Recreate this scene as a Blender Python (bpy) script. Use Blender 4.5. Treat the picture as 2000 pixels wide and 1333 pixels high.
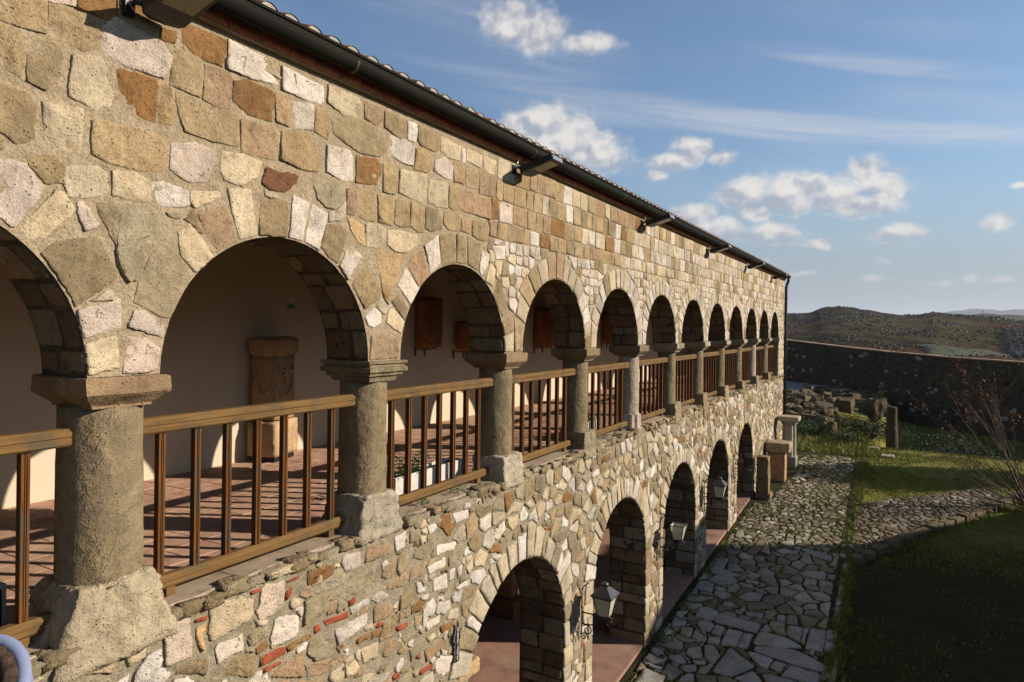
import bpy, math, random
import numpy as np
from mathutils import Vector, Matrix, noise as mn

for o in list(bpy.data.objects):
    bpy.data.objects.remove(o)
SC = bpy.context.scene
COL = SC.collection
R = math.radians
EYE = 6.0                       # eye height above datum; x runs along the facade, y into the building
YAW = .5132                     # angle between the view and the facade
D = 3.806                       # the facade plane

# ---------------------------------------------------------------- camera
cam = bpy.data.cameras.new('camera')
cam.sensor_fit = 'HORIZONTAL'
cam.sensor_width = 36.0
cam.lens = 36.0 * 1333 / 2000
cam.shift_y = -30.6 / 2000
cam.clip_start = .05
cam.clip_end = 40000
camo = bpy.data.objects.new('camera', cam)
COL.objects.link(camo)
fw = Vector((math.cos(YAW), math.sin(YAW), 0))
rt = Vector((math.sin(YAW), -math.cos(YAW), 0))
upv = Vector((0, 0, 1))
rl = -.0132
r2 = rt * math.cos(rl) - upv * math.sin(rl)
u2 = rt * math.sin(rl) + upv * math.cos(rl)
m = Matrix((r2, u2, -fw)).transposed().to_4x4()
m.translation = Vector((0, 0, EYE))
camo.matrix_world = m
SC.camera = camo

# ---------------------------------------------------------------- light
SUN_EL = R(25.2)
SUN_AZ = Vector((math.sin(YAW) - .05 * math.cos(YAW), -math.cos(YAW) - .05 * math.sin(YAW))).normalized()
sun = bpy.data.lights.new('sun', 'SUN')
sun.energy = 5.0
sun.angle = R(.53)
sun.color = (1.0, .895, .755)
suno = bpy.data.objects.new('sun', sun)
COL.objects.link(suno)
sd = Vector((SUN_AZ.x * math.cos(SUN_EL), SUN_AZ.y * math.cos(SUN_EL), math.sin(SUN_EL)))
suno.rotation_euler = sd.to_track_quat('Z', 'Y').to_euler()
suno.location = (20, -30, 30)

W = bpy.data.worlds.new('World')
SC.world = W
W.use_nodes = True
wn = W.node_tree
wn.nodes.clear()


class NT:
    """tiny helper for node trees"""
    def __init__(s, tree):
        s.t = tree

    def n(s, typ, **kw):
        nd = s.t.nodes.new(typ)
        for k, v in kw.items():
            if k.startswith('i_'):
                k = k[2:]
                nd.inputs[int(k) if k.isdigit() else k.replace('_', ' ')].default_value = v
            else:
                setattr(nd, k, v)
        return nd

    def l(s, a, b):
        s.t.links.new(a, b)

    def math(s, op, a, b=None, c=None, clamp=False):
        nd = s.t.nodes.new('ShaderNodeMath')
        nd.operation = op
        nd.use_clamp = clamp
        for i, x in enumerate((a, b, c)):
            if x is None:
                continue
            if hasattr(x, 'is_output'):
                s.t.links.new(x, nd.inputs[i])
            else:
                nd.inputs[i].default_value = x
        return nd.outputs[0]

    def vmath(s, op, a, b=None, c=None):
        nd = s.t.nodes.new('ShaderNodeVectorMath')
        nd.operation = op
        for i, x in enumerate((a, b, c)):
            if x is None:
                continue
            if hasattr(x, 'is_output'):
                s.t.links.new(x, nd.inputs[i])
            else:
                nd.inputs[i].default_value = x
        return nd.outputs[1] if op in ('LENGTH', 'DOT_PRODUCT', 'DISTANCE') else nd.outputs[0]

    def mix(s, f, a, b, blend='MIX'):
        nd = s.t.nodes.new('ShaderNodeMix')
        nd.data_type = 'RGBA'
        nd.blend_type = blend
        for i, x in ((0, f), (6, a), (7, b)):
            if hasattr(x, 'is_output'):
                s.t.links.new(x, nd.inputs[i])
            elif i == 0:
                nd.inputs[i].default_value = x
            else:
                nd.inputs[i].default_value = tuple(x[:3]) + (1,)
        return nd.outputs[2]

    def noise(s, vec, scale, detail=4, rough=.55, dist=0.0, col=False):
        nd = s.t.nodes.new('ShaderNodeTexNoise')
        nd.inputs['Scale'].default_value = scale
        nd.inputs['Detail'].default_value = detail
        nd.inputs['Roughness'].default_value = rough
        nd.inputs['Distortion'].default_value = dist
        if vec is not None:
            s.t.links.new(vec, nd.inputs['Vector'])
        return nd.outputs[1] if col else nd.outputs[0]

    def ramp(s, f, stops, interp='LINEAR'):
        nd = s.t.nodes.new('ShaderNodeValToRGB')
        cr = nd.color_ramp
        cr.interpolation = interp
        while len(cr.elements) < len(stops):
            cr.elements.new(.5)
        for e, (p, c) in zip(cr.elements, stops):
            e.position = p
            e.color = (c, c, c, 1) if not hasattr(c, '__len__') else tuple(c[:3]) + (1,)
        s.t.links.new(f, nd.inputs[0])
        return nd.outputs[0]

    def smooth(s, x, a, b):
        nd = s.t.nodes.new('ShaderNodeMapRange')
        nd.interpolation_type = 'SMOOTHSTEP'
        s.t.links.new(x, nd.inputs[0])
        nd.inputs[1].default_value = a
        nd.inputs[2].default_value = b
        return nd.outputs[0]


# the sky: Nishita with cumulus and cirrus laid over it by direction
CL = [(.5186,.4204,.0525,.0288,.6),(.4813,.406,.045,.0344,.6),(.4106,.3908,.0597,.0152,.45),(.5019,.2816,.0375,.0252,1),(.4717,.2914,.0375,.0244,1),(.4346,.2717,.0449,.0324,1),(.3978,.2473,.0522,.0289,1),(.4648,.253,.045,.029,1),(.2602,.2478,.0305,.0183,1),(.2888,.2326,.0351,.0142,1),(.2186,.2343,.0201,.0098,.9),(.3069,.2148,.0162,.01,.8),(.0361,.2029,.0227,.0222,1),(.0129,.1786,.029,.022,1),(.0757,.1766,.0408,.0241,1),(.1293,.1794,.039,.0274,1),(.1852,.1859,.0398,.0223,1),(.1036,.1925,.0275,.0162,1),(.1722,.1575,.024,.0112,.9),(.0395,.1601,.0467,.0145,1),(.2543,.1605,.0326,.0143,1),(.2233,.1376,.0431,.0185,1),(.1527,.1286,.0393,.0153,1),(-.0008,.1228,.0314,.013,1),(-.1024,.1288,.0147,.0103,1),(.0889,.1129,.0246,.0082,.6),(-.0763,.066,.0112,.0075,.5),(-.1251,.1711,.0108,.0047,.7),(-.0471,.0589,.0191,.0051,.4),(.1932,.0923,.0427,.0071,.4),(.1145,.0748,.0277,.0055,.4),(.0288,.0673,.0266,.006,.4),(.0169,.0884,.0092,.0059,.5),(-.1117,.0627,.0183,.0055,.35)]
# the same kind of cloud goes on all round the horizon
_rc = random.Random(5)
for _k in range(7):
    _a = _rc.uniform(.75, 5.9)
    _e = _rc.uniform(.08, .42)
    for _j in range(3):
        CL.append((_a + _rc.uniform(-.05, .05) - (2 * math.pi if _a > math.pi else 0), _e + _rc.uniform(-.012, .012), _rc.uniform(.03, .06), _rc.uniform(.014, .028), 1))


def cloud_group():
    g = bpy.data.node_groups.new('cloud_density', 'ShaderNodeTree')
    g.interface.new_socket('P', in_out='INPUT', socket_type='NodeSocketVector')
    g.interface.new_socket('Density', in_out='OUTPUT', socket_type='NodeSocketFloat')
    g.interface.new_socket('Relief', in_out='OUTPUT', socket_type='NodeSocketFloat')
    T = NT(g)
    gi = T.n('NodeGroupInput')
    go = T.n('NodeGroupOutput')
    P = gi.outputs[0]
    w = T.noise(P, 34, 3, .5, col=True)
    Pw = T.vmath('MULTIPLY_ADD', T.vmath('SUBTRACT', w, (.5, .5, .5)), (.016, .012, 0), P)
    best = vacc = wacc = None
    for a, e, ra, re, al in CL:
        q = T.vmath('MULTIPLY_ADD', Pw, (1 / ra, 1 / re, 0), (-a / ra, -e / re, 0))
        d = T.vmath('LENGTH', q)
        v = T.math('MULTIPLY_ADD', d, -1.0, 1.0 - (1 - al) * .35)
        best = v if best is None else T.math('MAXIMUM', best, v)
        if al > .85 and ra > .025:
            w_ = T.math('MAXIMUM', v, 0.0)
            vy = T.vmath('DOT_PRODUCT', q, (-.35, .94, 0))
            vacc = T.math('MULTIPLY', w_, vy) if vacc is None else T.math('MULTIPLY_ADD', w_, vy, vacc)
            wacc = w_ if wacc is None else T.math('ADD', wacc, w_)
    nz = T.noise(P, 46, 7, .60)
    r1 = T.noise(P, 30, 3, .5)
    r2_ = T.noise(T.vmath('ADD', P, (-.007, .010, 0)), 30, 3, .5)
    rel = T.math('MULTIPLY_ADD', T.math('SUBTRACT', r1, r2_), 1.7, T.math('MULTIPLY', T.math('DIVIDE', vacc, T.math('ADD', wacc, .05)), .55))
    dens = T.math('MULTIPLY_ADD', T.math('SUBTRACT', nz, .5), 1.5, best)
    T.l(dens, go.inputs[0])
    T.l(rel, go.inputs[1])
    return g


def build_sky():
    T = NT(wn)
    out = T.n('ShaderNodeOutputWorld')
    bg = T.n('ShaderNodeBackground', i_Strength=.068)
    sky = T.n('ShaderNodeTexSky', sky_type='NISHITA', sun_disc=False, sun_elevation=SUN_EL,
              sun_rotation=math.atan2(SUN_AZ.x, SUN_AZ.y), altitude=100, air_density=1.25, dust_density=.55, ozone_density=2.6)
    tc = T.n('ShaderNodeTexCoord')
    sep = T.n('ShaderNodeSeparateXYZ')
    T.l(tc.outputs['Generated'], sep.inputs[0])
    az = T.math('ARCTAN2', sep.outputs[1], sep.outputs[0])
    el = T.math('ARCSINE', sep.outputs[2])
    cb = T.n('ShaderNodeCombineXYZ')
    T.l(az, cb.inputs[0])
    T.l(el, cb.inputs[1])
    P = cb.outputs[0]
    g = cloud_group()

    nd = T.n('ShaderNodeGroup')
    nd.node_tree = g
    T.l(P, nd.inputs[0])
    d0 = nd.outputs[0]
    cov = T.smooth(d0, -.34, .56)
    lit = T.smooth(nd.outputs[1], -.36, .30)
    # cirrus: long soft streaks
    q = T.n('ShaderNodeMapping', vector_type='TEXTURE')
    q.inputs['Rotation'].default_value = (0, 0, R(8.5))
    q.inputs['Scale'].default_value = (1 / 2.2, 1 / 26, 1)
    T.l(P, q.inputs[0])
    c1 = T.noise(q.outputs[0], 1.0, 6, .62, .6)
    q2 = T.n('ShaderNodeMapping', vector_type='TEXTURE')
    q2.inputs['Rotation'].default_value = (0, 0, R(8.5))
    q2.inputs['Scale'].default_value = (1 / 1.6, 1 / 6, 1)
    T.l(P, q2.inputs[0])
    c2 = T.noise(q2.outputs[0], 1.1, 3, .5)

    def streak(a0, e0, a1, e1, wdt):
        ux, uy = a1 - a0, e1 - e0
        ln = math.hypot(ux, uy)
        ux, uy = ux / ln, uy / ln
        cx, cy = (a0 + a1) / 2, (e0 + e1) / 2
        dx = T.vmath('DOT_PRODUCT', T.vmath('SUBTRACT', P, (cx, cy, 0)), (ux / (ln * .62), uy / (ln * .62), 0))
        dy = T.vmath('DOT_PRODUCT', T.vmath('SUBTRACT', P, (cx, cy, 0)), (-uy / wdt, ux / wdt, 0))
        rr = T.math('ADD', T.math('POWER', T.math('ABSOLUTE', dx), 2), T.math('POWER', T.math('ABSOLUTE', dy), 2))
        return T.smooth(rr, 1.0, 0.0)
    s1 = streak(.46, .325, -.30, .195, .024)
    s2 = streak(.20, .378, -.14, .290, .016)
    s3 = streak(.60, .335, .18, .285, .030)
    s4 = streak(.75, .42, .35, .36, .07)
    st = T.math('MAXIMUM', T.math('MAXIMUM', s1, T.math('MULTIPLY', s2, .55)), T.math('MAXIMUM', T.math('MULTIPLY', s3, .6), T.math('MULTIPLY', s4, .45)))
    wis = T.smooth(c1, .30, .72)
    gen = T.math('MULTIPLY', T.math('MULTIPLY', T.smooth(c2, .42, .75), wis), .6)
    cir = T.math('MAXIMUM', T.math('MULTIPLY', st, T.math('MULTIPLY_ADD', wis, .85, .10)), gen)
    cir = T.math('MULTIPLY', cir, T.smooth(el, .05, .22))
    cirf = T.math('MULTIPLY', cir, .8)
    base = T.mix(1.0, sky.outputs[0], (.90, 1.0, 1.13), 'MULTIPLY')
    hz = T.smooth(el, .24, .0)
    base = T.mix(T.math('MULTIPLY', hz, .85), base, (2.5, 2.9, 3.6))
    white = T.mix(lit, (3.7, 3.95, 4.6), (7.8, 7.4, 6.9))
    low = T.smooth(el, .02, .17)
    c = T.mix(cirf, base, (6.0, 6.1, 6.4))
    covf = T.math('MULTIPLY', cov, T.math('MULTIPLY_ADD', low, .62, .30))
    c = T.mix(covf, c, white)
    T.l(c, bg.inputs[0])
    T.l(bg.outputs[0], out.inputs[0])


build_sky()
SC.view_settings.view_transform = 'Standard'
SC.view_settings.look = 'None'
SC.view_settings.exposure = .68
SC.view_settings.gamma = 1.0
SC.view_settings.use_curve_mapping = False
SC.render.engine = 'CYCLES'
SC.cycles.use_denoising = True
SC.cycles.max_bounces = 6
SC.cycles.diffuse_bounces = 3
SC.cycles.use_adaptive_sampling = True
SC.cycles.adaptive_threshold = .025
SC.cycles.caustics_reflective = False
SC.cycles.caustics_refractive = False
W.cycles.sampling_method = 'MANUAL'
W.cycles.sample_map_resolution = 128
SC.cycles.glossy_bounces = 2
SC.cycles.transmission_bounces = 4
SC.cycles.volume_bounces = 0

# ---------------------------------------------------------------- helpers
rnd = random.Random(11)


def z(h):
    return h + EYE


def gz(t):                      # the courtyard climbs gently along the facade
    return z(-5.63 + .0445 * (t - 11.65))


def s2l(r, g, b, k=.86):
    f = lambda c: (c / 255 / 12.92 if c / 255 <= .04045 else ((c / 255 + .055) / 1.055) ** 2.4) * k
    return (f(r), f(g), f(b))


class MB:
    def __init__(s):
        s.v = []
        s.f = []
        s.c = []

    def add(s, v, f, c=None):
        o = len(s.v)
        c = c or (.5, .5, .5)
        s.v.extend(tuple(p[:3]) for p in v)
        s.f.extend(tuple(i + o for i in q) for q in f)
        s.c.extend((c[0], c[1], c[2], p[3] if len(p) > 3 else 0.0) for p in v)
        return s

    def box(s, x0, x1, y0, y1, z0, z1, c=None, bev=0.0):
        if bev <= 0:
            v = [(x, y, zz) for zz in (z0, z1) for y in (y0, y1) for x in (x0, x1)]
            f = [(0, 2, 3, 1), (4, 5, 7, 6), (0, 1, 5, 4), (2, 6, 7, 3), (0, 4, 6, 2), (1, 3, 7, 5)]
            return s.add(v, f, c)
        b = bev
        lv = [(z0, b), (z0 + b, 0), (z1 - b, 0), (z1, b)]
        v = []
        for zz, i in lv:
            a0, a1, b0, b1 = x0 + i, x1 - i, y0 + i, y1 - i
            e = b * .7
            v += [(a0 + e, b0, zz), (a1 - e, b0, zz), (a1, b0 + e, zz), (a1, b1 - e, zz), (a1 - e, b1, zz), (a0 + e, b1, zz), (a0, b1 - e, zz), (a0, b0 + e, zz)]
        f = [tuple(range(7, -1, -1)), tuple(range(24, 32))]
        for k in range(3):
            for i in range(8):
                j = (i + 1) % 8
                f.append((k * 8 + i, k * 8 + j, k * 8 + 8 + j, k * 8 + 8 + i))
        return s.add(v, f, c)

    def tube(s, pts, rad, n=8, c=None, cap=True):
        pts = [Vector(p) for p in pts]
        rad = rad if hasattr(rad, '__len__') else [rad] * len(pts)
        v = []
        up = Vector((0, 0, 1))
        pn = None
        for i, p in enumerate(pts):
            d = (pts[min(i + 1, len(pts) - 1)] - pts[max(i - 1, 0)])
            if d.length < 1e-9:
                d = Vector((0, 0, 1))
            d.normalize()
            if pn is None:
                a = up if abs(d.z) < .9 else Vector((1, 0, 0))
                pn = d.cross(a).normalized()
            else:
                pn = (pn - d * pn.dot(d))
                if pn.length < 1e-6:
                    pn = d.cross(up)
                pn.normalize()
            b = d.cross(pn)
            for k in range(n):
                an = 2 * math.pi * k / n
                v.append(p + (pn * math.cos(an) + b * math.sin(an)) * rad[i])
        f = []
        for i in range(len(pts) - 1):
            for k in range(n):
                j = (k + 1) % n
                f.append((i * n + k, i * n + j, i * n + n + j, i * n + n + k))
        if cap:
            f.append(tuple(range(n - 1, -1, -1)))
            f.append(tuple((len(pts) - 1) * n + k for k in range(n)))
        return s.add(v, f, c)

    def lathe(s, prof, n=24, cx=0, cy=0, c=None, jit=0.0, seed=0):
        v = []
        for r_, zz in prof:
            for k in range(n):
                an = 2 * math.pi * k / n
                rr = r_
                if jit:
                    rr += jit * (mn.noise((math.cos(an) * 2.2 + seed, math.sin(an) * 2.2, zz * 3.5 + seed)) + .5 * mn.noise((math.cos(an) * 6 + seed, math.sin(an) * 6, zz * 9)))
                v.append((cx + rr * math.cos(an), cy + rr * math.sin(an), zz))
        f = []
        for i in range(len(prof) - 1):
            for k in range(n):
                j = (k + 1) % n
                f.append((i * n + k, i * n + j, i * n + n + j, i * n + n + k))
        f.append(tuple(range(n - 1, -1, -1)))
        f.append(tuple((len(prof) - 1) * n + k for k in range(n)))
        return s.add(v, f, c)

    def mesh(s, name, mat, smooth=False, colour=False):
        me = bpy.data.meshes.new(name)
        me.from_pydata(s.v, [], s.f)
        if colour:
            at = me.attributes.new('col', 'FLOAT_COLOR', 'POINT')
            a = np.ones((len(s.v), 4), dtype=np.float32)
            a[:] = np.array([q if len(q) == 4 else tuple(q) + (0.,) for q in s.c], dtype=np.float32)
            at.data.foreach_set('color', a.ravel())
        me.materials.append(mat)
        if smooth:
            me.polygons.foreach_set('use_smooth', [True] * len(me.polygons))
        me.update()
        return me

    def build(s, name, mat, parent=None, smooth=False, colour=False, loc=None):
        me = s.mesh(name, mat, smooth, colour)
        if parent is not None and loc is None:
            pl = world_loc(parent)
            me.transform(Matrix.Translation(-pl))
        return link(name, me, parent, loc)


def world_loc(o):
    v = Vector((0, 0, 0))
    while o is not None:
        v += o.location
        o = o.parent
    return v


def link(name, data, parent=None, loc=None):
    o = bpy.data.objects.new(name, data)
    COL.objects.link(o)
    o.parent = parent
    if loc is not None:
        o.location = loc
    return o


def tag(o, label=None, cat=None, group=None, kind=None):
    if label:
        o['label'] = label
    if cat:
        o['category'] = cat
    if group:
        o['group'] = group
    if kind:
        o['kind'] = kind
    return o


def empty(name, loc, label=None, cat=None, group=None):
    o = link(name, None, None, loc)
    o.empty_display_size = .1
    return tag(o, label, cat, group)


def rock(seed, sx, sy, sz, sub=2, rough=.12, blocky=.55):
    """an irregular block: a cube sphere pushed towards a box, with noise"""
    n = 2 ** sub
    idx = {}
    v = []
    f = []

    def vid(p):
        k = tuple(round(c, 5) for c in p)
        if k not in idx:
            idx[k] = len(v)
            q = Vector(p)
            sph = q.normalized()
            w = q.lerp(sph, 1 - blocky)
            nz = mn.noise(w * 1.7 + Vector((seed * 3.1, seed, -seed))) + .45 * mn.noise(w * 4.3 + Vector((seed, -seed * 2, 0)))
            w = w * (1 + rough * nz)
            v.append((w.x * sx, w.y * sy, w.z * sz))
        return idx[k]
    for ax in range(3):
        for sg in (-1, 1):
            for i in range(n):
                for j in range(n):
                    q = []
                    for a, b in ((i, j), (i + 1, j), (i + 1, j + 1), (i, j + 1)):
                        p = [0, 0, 0]
                        p[ax] = sg
                        p[(ax + 1) % 3] = a / n * 2 - 1
                        p[(ax + 2) % 3] = b / n * 2 - 1
                        q.append(vid(p))
                    f.append(tuple(q) if sg > 0 else tuple(reversed(q)))
    return v, f


# ---------------------------------------------------------------- materials
ALB = .65                       # overall lightness of the painted palette


def finish_mats():
    for m_ in bpy.data.materials:
        if not m_.use_nodes or 'Principled BSDF' not in m_.node_tree.nodes:
            continue
        T = NT(m_.node_tree)
        i_ = m_.node_tree.nodes['Principled BSDF'].inputs['Base Color']
        k = .78 if 'plaster' in m_.name else ALB
        if i_.links:
            src = i_.links[0].from_socket
            T.l(T.mix(1.0, src, (k, k, k), 'MULTIPLY'), i_)


def new_mat(name):
    m_ = bpy.data.materials.new(name)
    m_.use_nodes = True
    t = m_.node_tree
    T = NT(t)
    b = t.nodes['Principled BSDF']
    b.inputs['Specular IOR Level'].default_value = .25
    geo = T.n('ShaderNodeNewGeometry')
    return m_, T, b, geo.outputs['Position']


def set_bump(T, b, h, strength, dist):
    nd = T.n('ShaderNodeBump')
    nd.inputs['Strength'].default_value = strength
    nd.inputs['Distance'].default_value = dist
    T.l(h, nd.inputs['Height'])
    T.l(nd.outputs[0], b.inputs['Normal'])


def mat_stone(name, pits=.5, stain=.35, bump=1.0, lichen=(.10, .095, .07), smear=(.42, .32, .205)):
    m_, T, b, P = new_mat(name)
    at = T.n('ShaderNodeAttribute', attribute_type='GEOMETRY', attribute_name='col')
    c = at.outputs['Color']
    big = T.noise(P, 3.1, 3, .6)
    mid = T.noise(P, 17, 4, .68)
    fine = T.noise(P, 85, 2, .7)
    c = T.mix(1.0, c, T.ramp(big, [(.25, .74), (.5, 1.0), (.75, 1.16)]), 'MULTIPLY')
    c = T.mix(1.0, c, T.ramp(mid, [(.25, .76), (.5, 1.0), (.78, 1.14)]), 'MULTIPLY')
    c = T.mix(1.0, c, T.ramp(fine, [(.28, .72), (.5, 1.0), (.75, 1.12)]), 'MULTIPLY')
    # beds and blotches of another tone, rain streaks
    vn = T.noise(P, 5.2, 4, .62, 1.2)
    c = T.mix(T.math('MULTIPLY', T.smooth(vn, .50, .66), .42), c, T.mix(1.0, c, (1.28, 1.25, 1.20), 'MULTIPLY'))
    c = T.mix(T.math('MULTIPLY', T.smooth(vn, .47, .34), .50), c, T.mix(1.0, c, (.66, .60, .52), 'MULTIPLY'))
    mst = T.n('ShaderNodeMapping')
    mst.inputs['Scale'].default_value = (9, 9, 1.1)
    T.l(P, mst.inputs[0])
    c = T.mix(T.math('MULTIPLY', T.smooth(T.noise(mst.outputs[0], 1, 4, .65), .53, .72), .42), c, T.mix(1.0, c, (.50, .46, .40), 'MULTIPLY'))
    # warm iron bloom
    c = T.mix(T.math('MULTIPLY', T.smooth(T.noise(P, 6.3, 2, .6), .58, .78), .22), c, (.40, .25, .12))
    # soot and lichen
    ln = T.noise(P, 8.5, 4, .75)
    c = T.mix(T.math('MULTIPLY', T.smooth(ln, .56, .74), stain), c, lichen)
    vo = T.n('ShaderNodeTexVoronoi', feature='F1')
    vo.inputs['Scale'].default_value = 44
    T.l(P, vo.inputs['Vector'])
    pit = T.math('MULTIPLY', T.smooth(vo.outputs['Distance'], .30, .12), T.smooth(mid, .50, .62))
    lum = T.n('ShaderNodeRGBToBW')
    T.l(at.outputs['Color'], lum.inputs[0])
    pale = T.smooth(lum.outputs[0], .34, .52)
    c = T.mix(T.math('MULTIPLY', pit, T.math('MULTIPLY_ADD', pale, pits * .5, pits * .6)), c, (.09, .07, .045))
    # grey lichen freckles on the pale limestone
    fr_ = T.math('MULTIPLY', T.smooth(T.noise(P, 130, 2, .8), .54, .66), T.smooth(T.noise(P, 7.7, 3, .7), .45, .62))
    c = T.mix(T.math('MULTIPLY', fr_, T.math('MULTIPLY_ADD', pale, .55, .12)), c, (.17, .15, .12))
    # mortar smeared over the edges
    ed = T.math('MULTIPLY_ADD', T.math('SUBTRACT', mid, .5), 1.0, T.math('MULTIPLY_ADD', T.math('SUBTRACT', fine, .5), .6, at.outputs['Alpha']))
    c = T.mix(T.smooth(ed, .86, 1.08), c, T.mix(1.0, smear, T.ramp(fine, [(.25, .6), (.5, 1.0), (.75, 1.25)]), 'MULTIPLY'))
    T.l(c, b.inputs['Base Color'])
    b.inputs['Roughness'].default_value = .92
    b.inputs['Specular IOR Level'].default_value = .12
    mp = T.n('ShaderNodeMapping', vector_type='TEXTURE')
    mp.inputs['Rotation'].default_value = (0, R(38), 0)
    mp.inputs['Scale'].default_value = (1 / 58, 1 / 20, 1 / 13)
    T.l(T.vmath('MULTIPLY_ADD', T.noise(P, 4.5, 1, .5, col=True), (.10, .0, .10), P), mp.inputs[0])
    chis = T.math('MULTIPLY', T.noise(mp.outputs[0], 1, 2, .5), T.math('MULTIPLY_ADD', T.smooth(big, .40, .58), T.math('MULTIPLY_ADD', pale, -.9, 1.1), .15))
    h = T.math('MULTIPLY_ADD', mid, .55, T.math('MULTIPLY', fine, .34))
    h = T.math('MULTIPLY_ADD', chis, .85, h)
    h = T.math('MULTIPLY_ADD', pit, -.55, h)
    set_bump(T, b, h, .9 * bump, .026)
    return m_


def mat_mortar(name, ca, cb_, scale=1.0, moss=.0):
    m_, T, b, P = new_mat(name)
    a = T.noise(P, 9 * scale, 4, .7)
    f = T.noise(P, 70 * scale, 3, .75)
    g = T.noise(P, 28 * scale, 2, .65)
    c = T.mix(T.smooth(a, .3, .7), ca, cb_)
    c = T.mix(1.0, c, T.ramp(f, [(.25, .55), (.5, 1.0), (.75, 1.3)]), 'MULTIPLY')
    c = T.mix(T.math('MULTIPLY', T.smooth(T.noise(P, 4.2, 6, .7), .57, .77), .32), c, (.10, .085, .055))
    if moss:
        c = T.mix(T.math('MULTIPLY', T.smooth(T.noise(P, 5.1, 6, .7), .52, .7), moss), c, (.10, .095, .025))
    peb = T.n('ShaderNodeTexVoronoi', feature='F1')
    peb.inputs['Scale'].default_value = 48
    T.l(P, peb.inputs['Vector'])
    pb = T.math('MULTIPLY', T.smooth(peb.outputs['Distance'], .34, .2), T.smooth(g, .55, .68))
    c = T.mix(T.math('MULTIPLY', pb, .6), c, (.46, .38, .26))
    T.l(c, b.inputs['Base Color'])
    b.inputs['Roughness'].default_value = .96
    b.inputs['Specular IOR Level'].default_value = .08
    h = T.math('MULTIPLY_ADD', a, .9, T.math('MULTIPLY_ADD', g, .8, T.math('MULTIPLY', f, .5)))
    h = T.math('MULTIPLY_ADD', pb, .3, h)
    set_bump(T, b, h, .8, .022)
    return m_


def mat_plain(name, col, rough=.7, var=.12, scale=8, bump=.2, bdist=.004, metal=0, spec=.25, stain=None, stain_amt=.3):
    m_, T, b, P = new_mat(name)
    n1 = T.noise(P, scale, 5, .6)
    n2 = T.noise(P, scale * 9, 4, .65)
    c = T.mix(1.0, col, T.ramp(n1, [(.25, 1 - var * 1.6), (.5, 1.0), (.75, 1 + var)]), 'MULTIPLY')
    c = T.mix(1.0, c, T.ramp(n2, [(.25, 1 - var), (.5, 1.0), (.75, 1 + var * .7)]), 'MULTIPLY')
    if stain:
        c = T.mix(T.math('MULTIPLY', T.smooth(T.noise(P, scale * .45, 6, .7), .5, .72), stain_amt), c, stain)
    T.l(c, b.inputs['Base Color'])
    b.inputs['Roughness'].default_value = rough
    b.inputs['Metallic'].default_value = metal
    b.inputs['Specular IOR Level'].default_value = spec
    if bump:
        set_bump(T, b, T.math('MULTIPLY_ADD', n2, .6, n1), bump, bdist)
    return m_


def mat_wood(name, ca, cb_, along='X'):
    m_, T, b, P = new_mat(name)
    mp = T.n('ShaderNodeMapping')
    mp.inputs['Scale'].default_value = {'X': (2.2, 46, 46), 'Z': (46, 46, 2.2)}[along]
    T.l(P, mp.inputs[0])
    g = T.noise(mp.outputs[0], 1, 6, .68, .5)
    w = T.noise(P, 5, 4, .6)
    c = T.mix(T.smooth(g, .32, .68), ca, cb_)
    c = T.mix(T.math('MULTIPLY', T.smooth(w, .45, .66), .65), c, (.10, .08, .052))
    c = T.mix(T.math('MULTIPLY', T.smooth(g, .60, .74), .6), c, (.04, .022, .010))
    kn = T.n('ShaderNodeTexVoronoi', feature='F1')
    kn.inputs['Scale'].default_value = 3.3
    T.l(P, kn.inputs['Vector'])
    c = T.mix(T.smooth(kn.outputs['Distance'], .09, .03), c, (.09, .04, .012))
    T.l(c, b.inputs['Base Color'])
    b.inputs['Roughness'].default_value = .78
    b.inputs['Specular IOR Level'].default_value = .12
    set_bump(T, b, g, .9, .006)
    return m_


M = {}
M['stone'] = mat_stone('wall stone')
M['rubble'] = mat_stone('rubble stone', .55, .38, 1.1, (.10, .095, .07), (.32, .265, .18))
M['brick'] = mat_stone('old red brick', .25, .25, .9)
M['pave'] = mat_stone('paving stone', .55, .5, .8, (.05, .05, .035), (.07, .065, .03))
M['sandstone'] = mat_stone('column sandstone', .7, .4, .85)
M['soffit'] = mat_stone('soffit stone', .5, .95, 1.0, (.022, .017, .012), (.12, .095, .065))  # soot stains, with the shade under the arches also put into the colour
M['darkmortar'] = mat_mortar('soot and shade soffit mortar', (.085, .065, .042), (.16, .125, .085))  # mortar colour holds both soot and painted shade of the arch undersides
M['mortar'] = mat_mortar('lime mortar', (.36, .275, .172), (.47, .37, .24))
M['mortar_low'] = mat_mortar('rubble mortar', (.26, .215, .14), (.40, .335, .23), 1.0, .16)
M['plaster'] = mat_plain('cream plaster', (.78, .70, .56), .9, .035, 1.3, .15, .002)
M['tile'] = mat_stone('terracotta floor tile', .1, .12, .25, (.2, .12, .08))
M['grout'] = mat_plain('tile grout', (.42, .28, .20), .95)
M['sill'] = mat_plain('worn sill slab', (.46, .35, .235), .85, .16, 6, .5, .008, stain=(.12, .10, .06), stain_amt=.6)
M['wood_x'] = mat_wood('weathered rail wood', (.16, .085, .027), (.25, .145, .05), 'X')
M['wood_z'] = mat_wood('varnished baluster wood', (.12, .042, .010), (.22, .092, .024), 'Z')
M['gutter'] = mat_plain('dark bronze gutter paint', (.015, .0145, .010), .7, .2, 3, .08, .002, 0, .06)
M['collar'] = mat_plain('gutter clip', (.07, .062, .045), .4, .1, 8, .0)
M['pipe'] = mat_plain('dark downpipe paint', (.035, .026, .02), .4, .15, 3, .05, .002, 0, .4)
M['rooftile'] = mat_stone('roof tile clay', .3, .3, .6)
M['blacksteel'] = mat_plain('black powder coat', (.014, .014, .015), .45, .1, 9, .05, .001, 0, .4)
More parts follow.
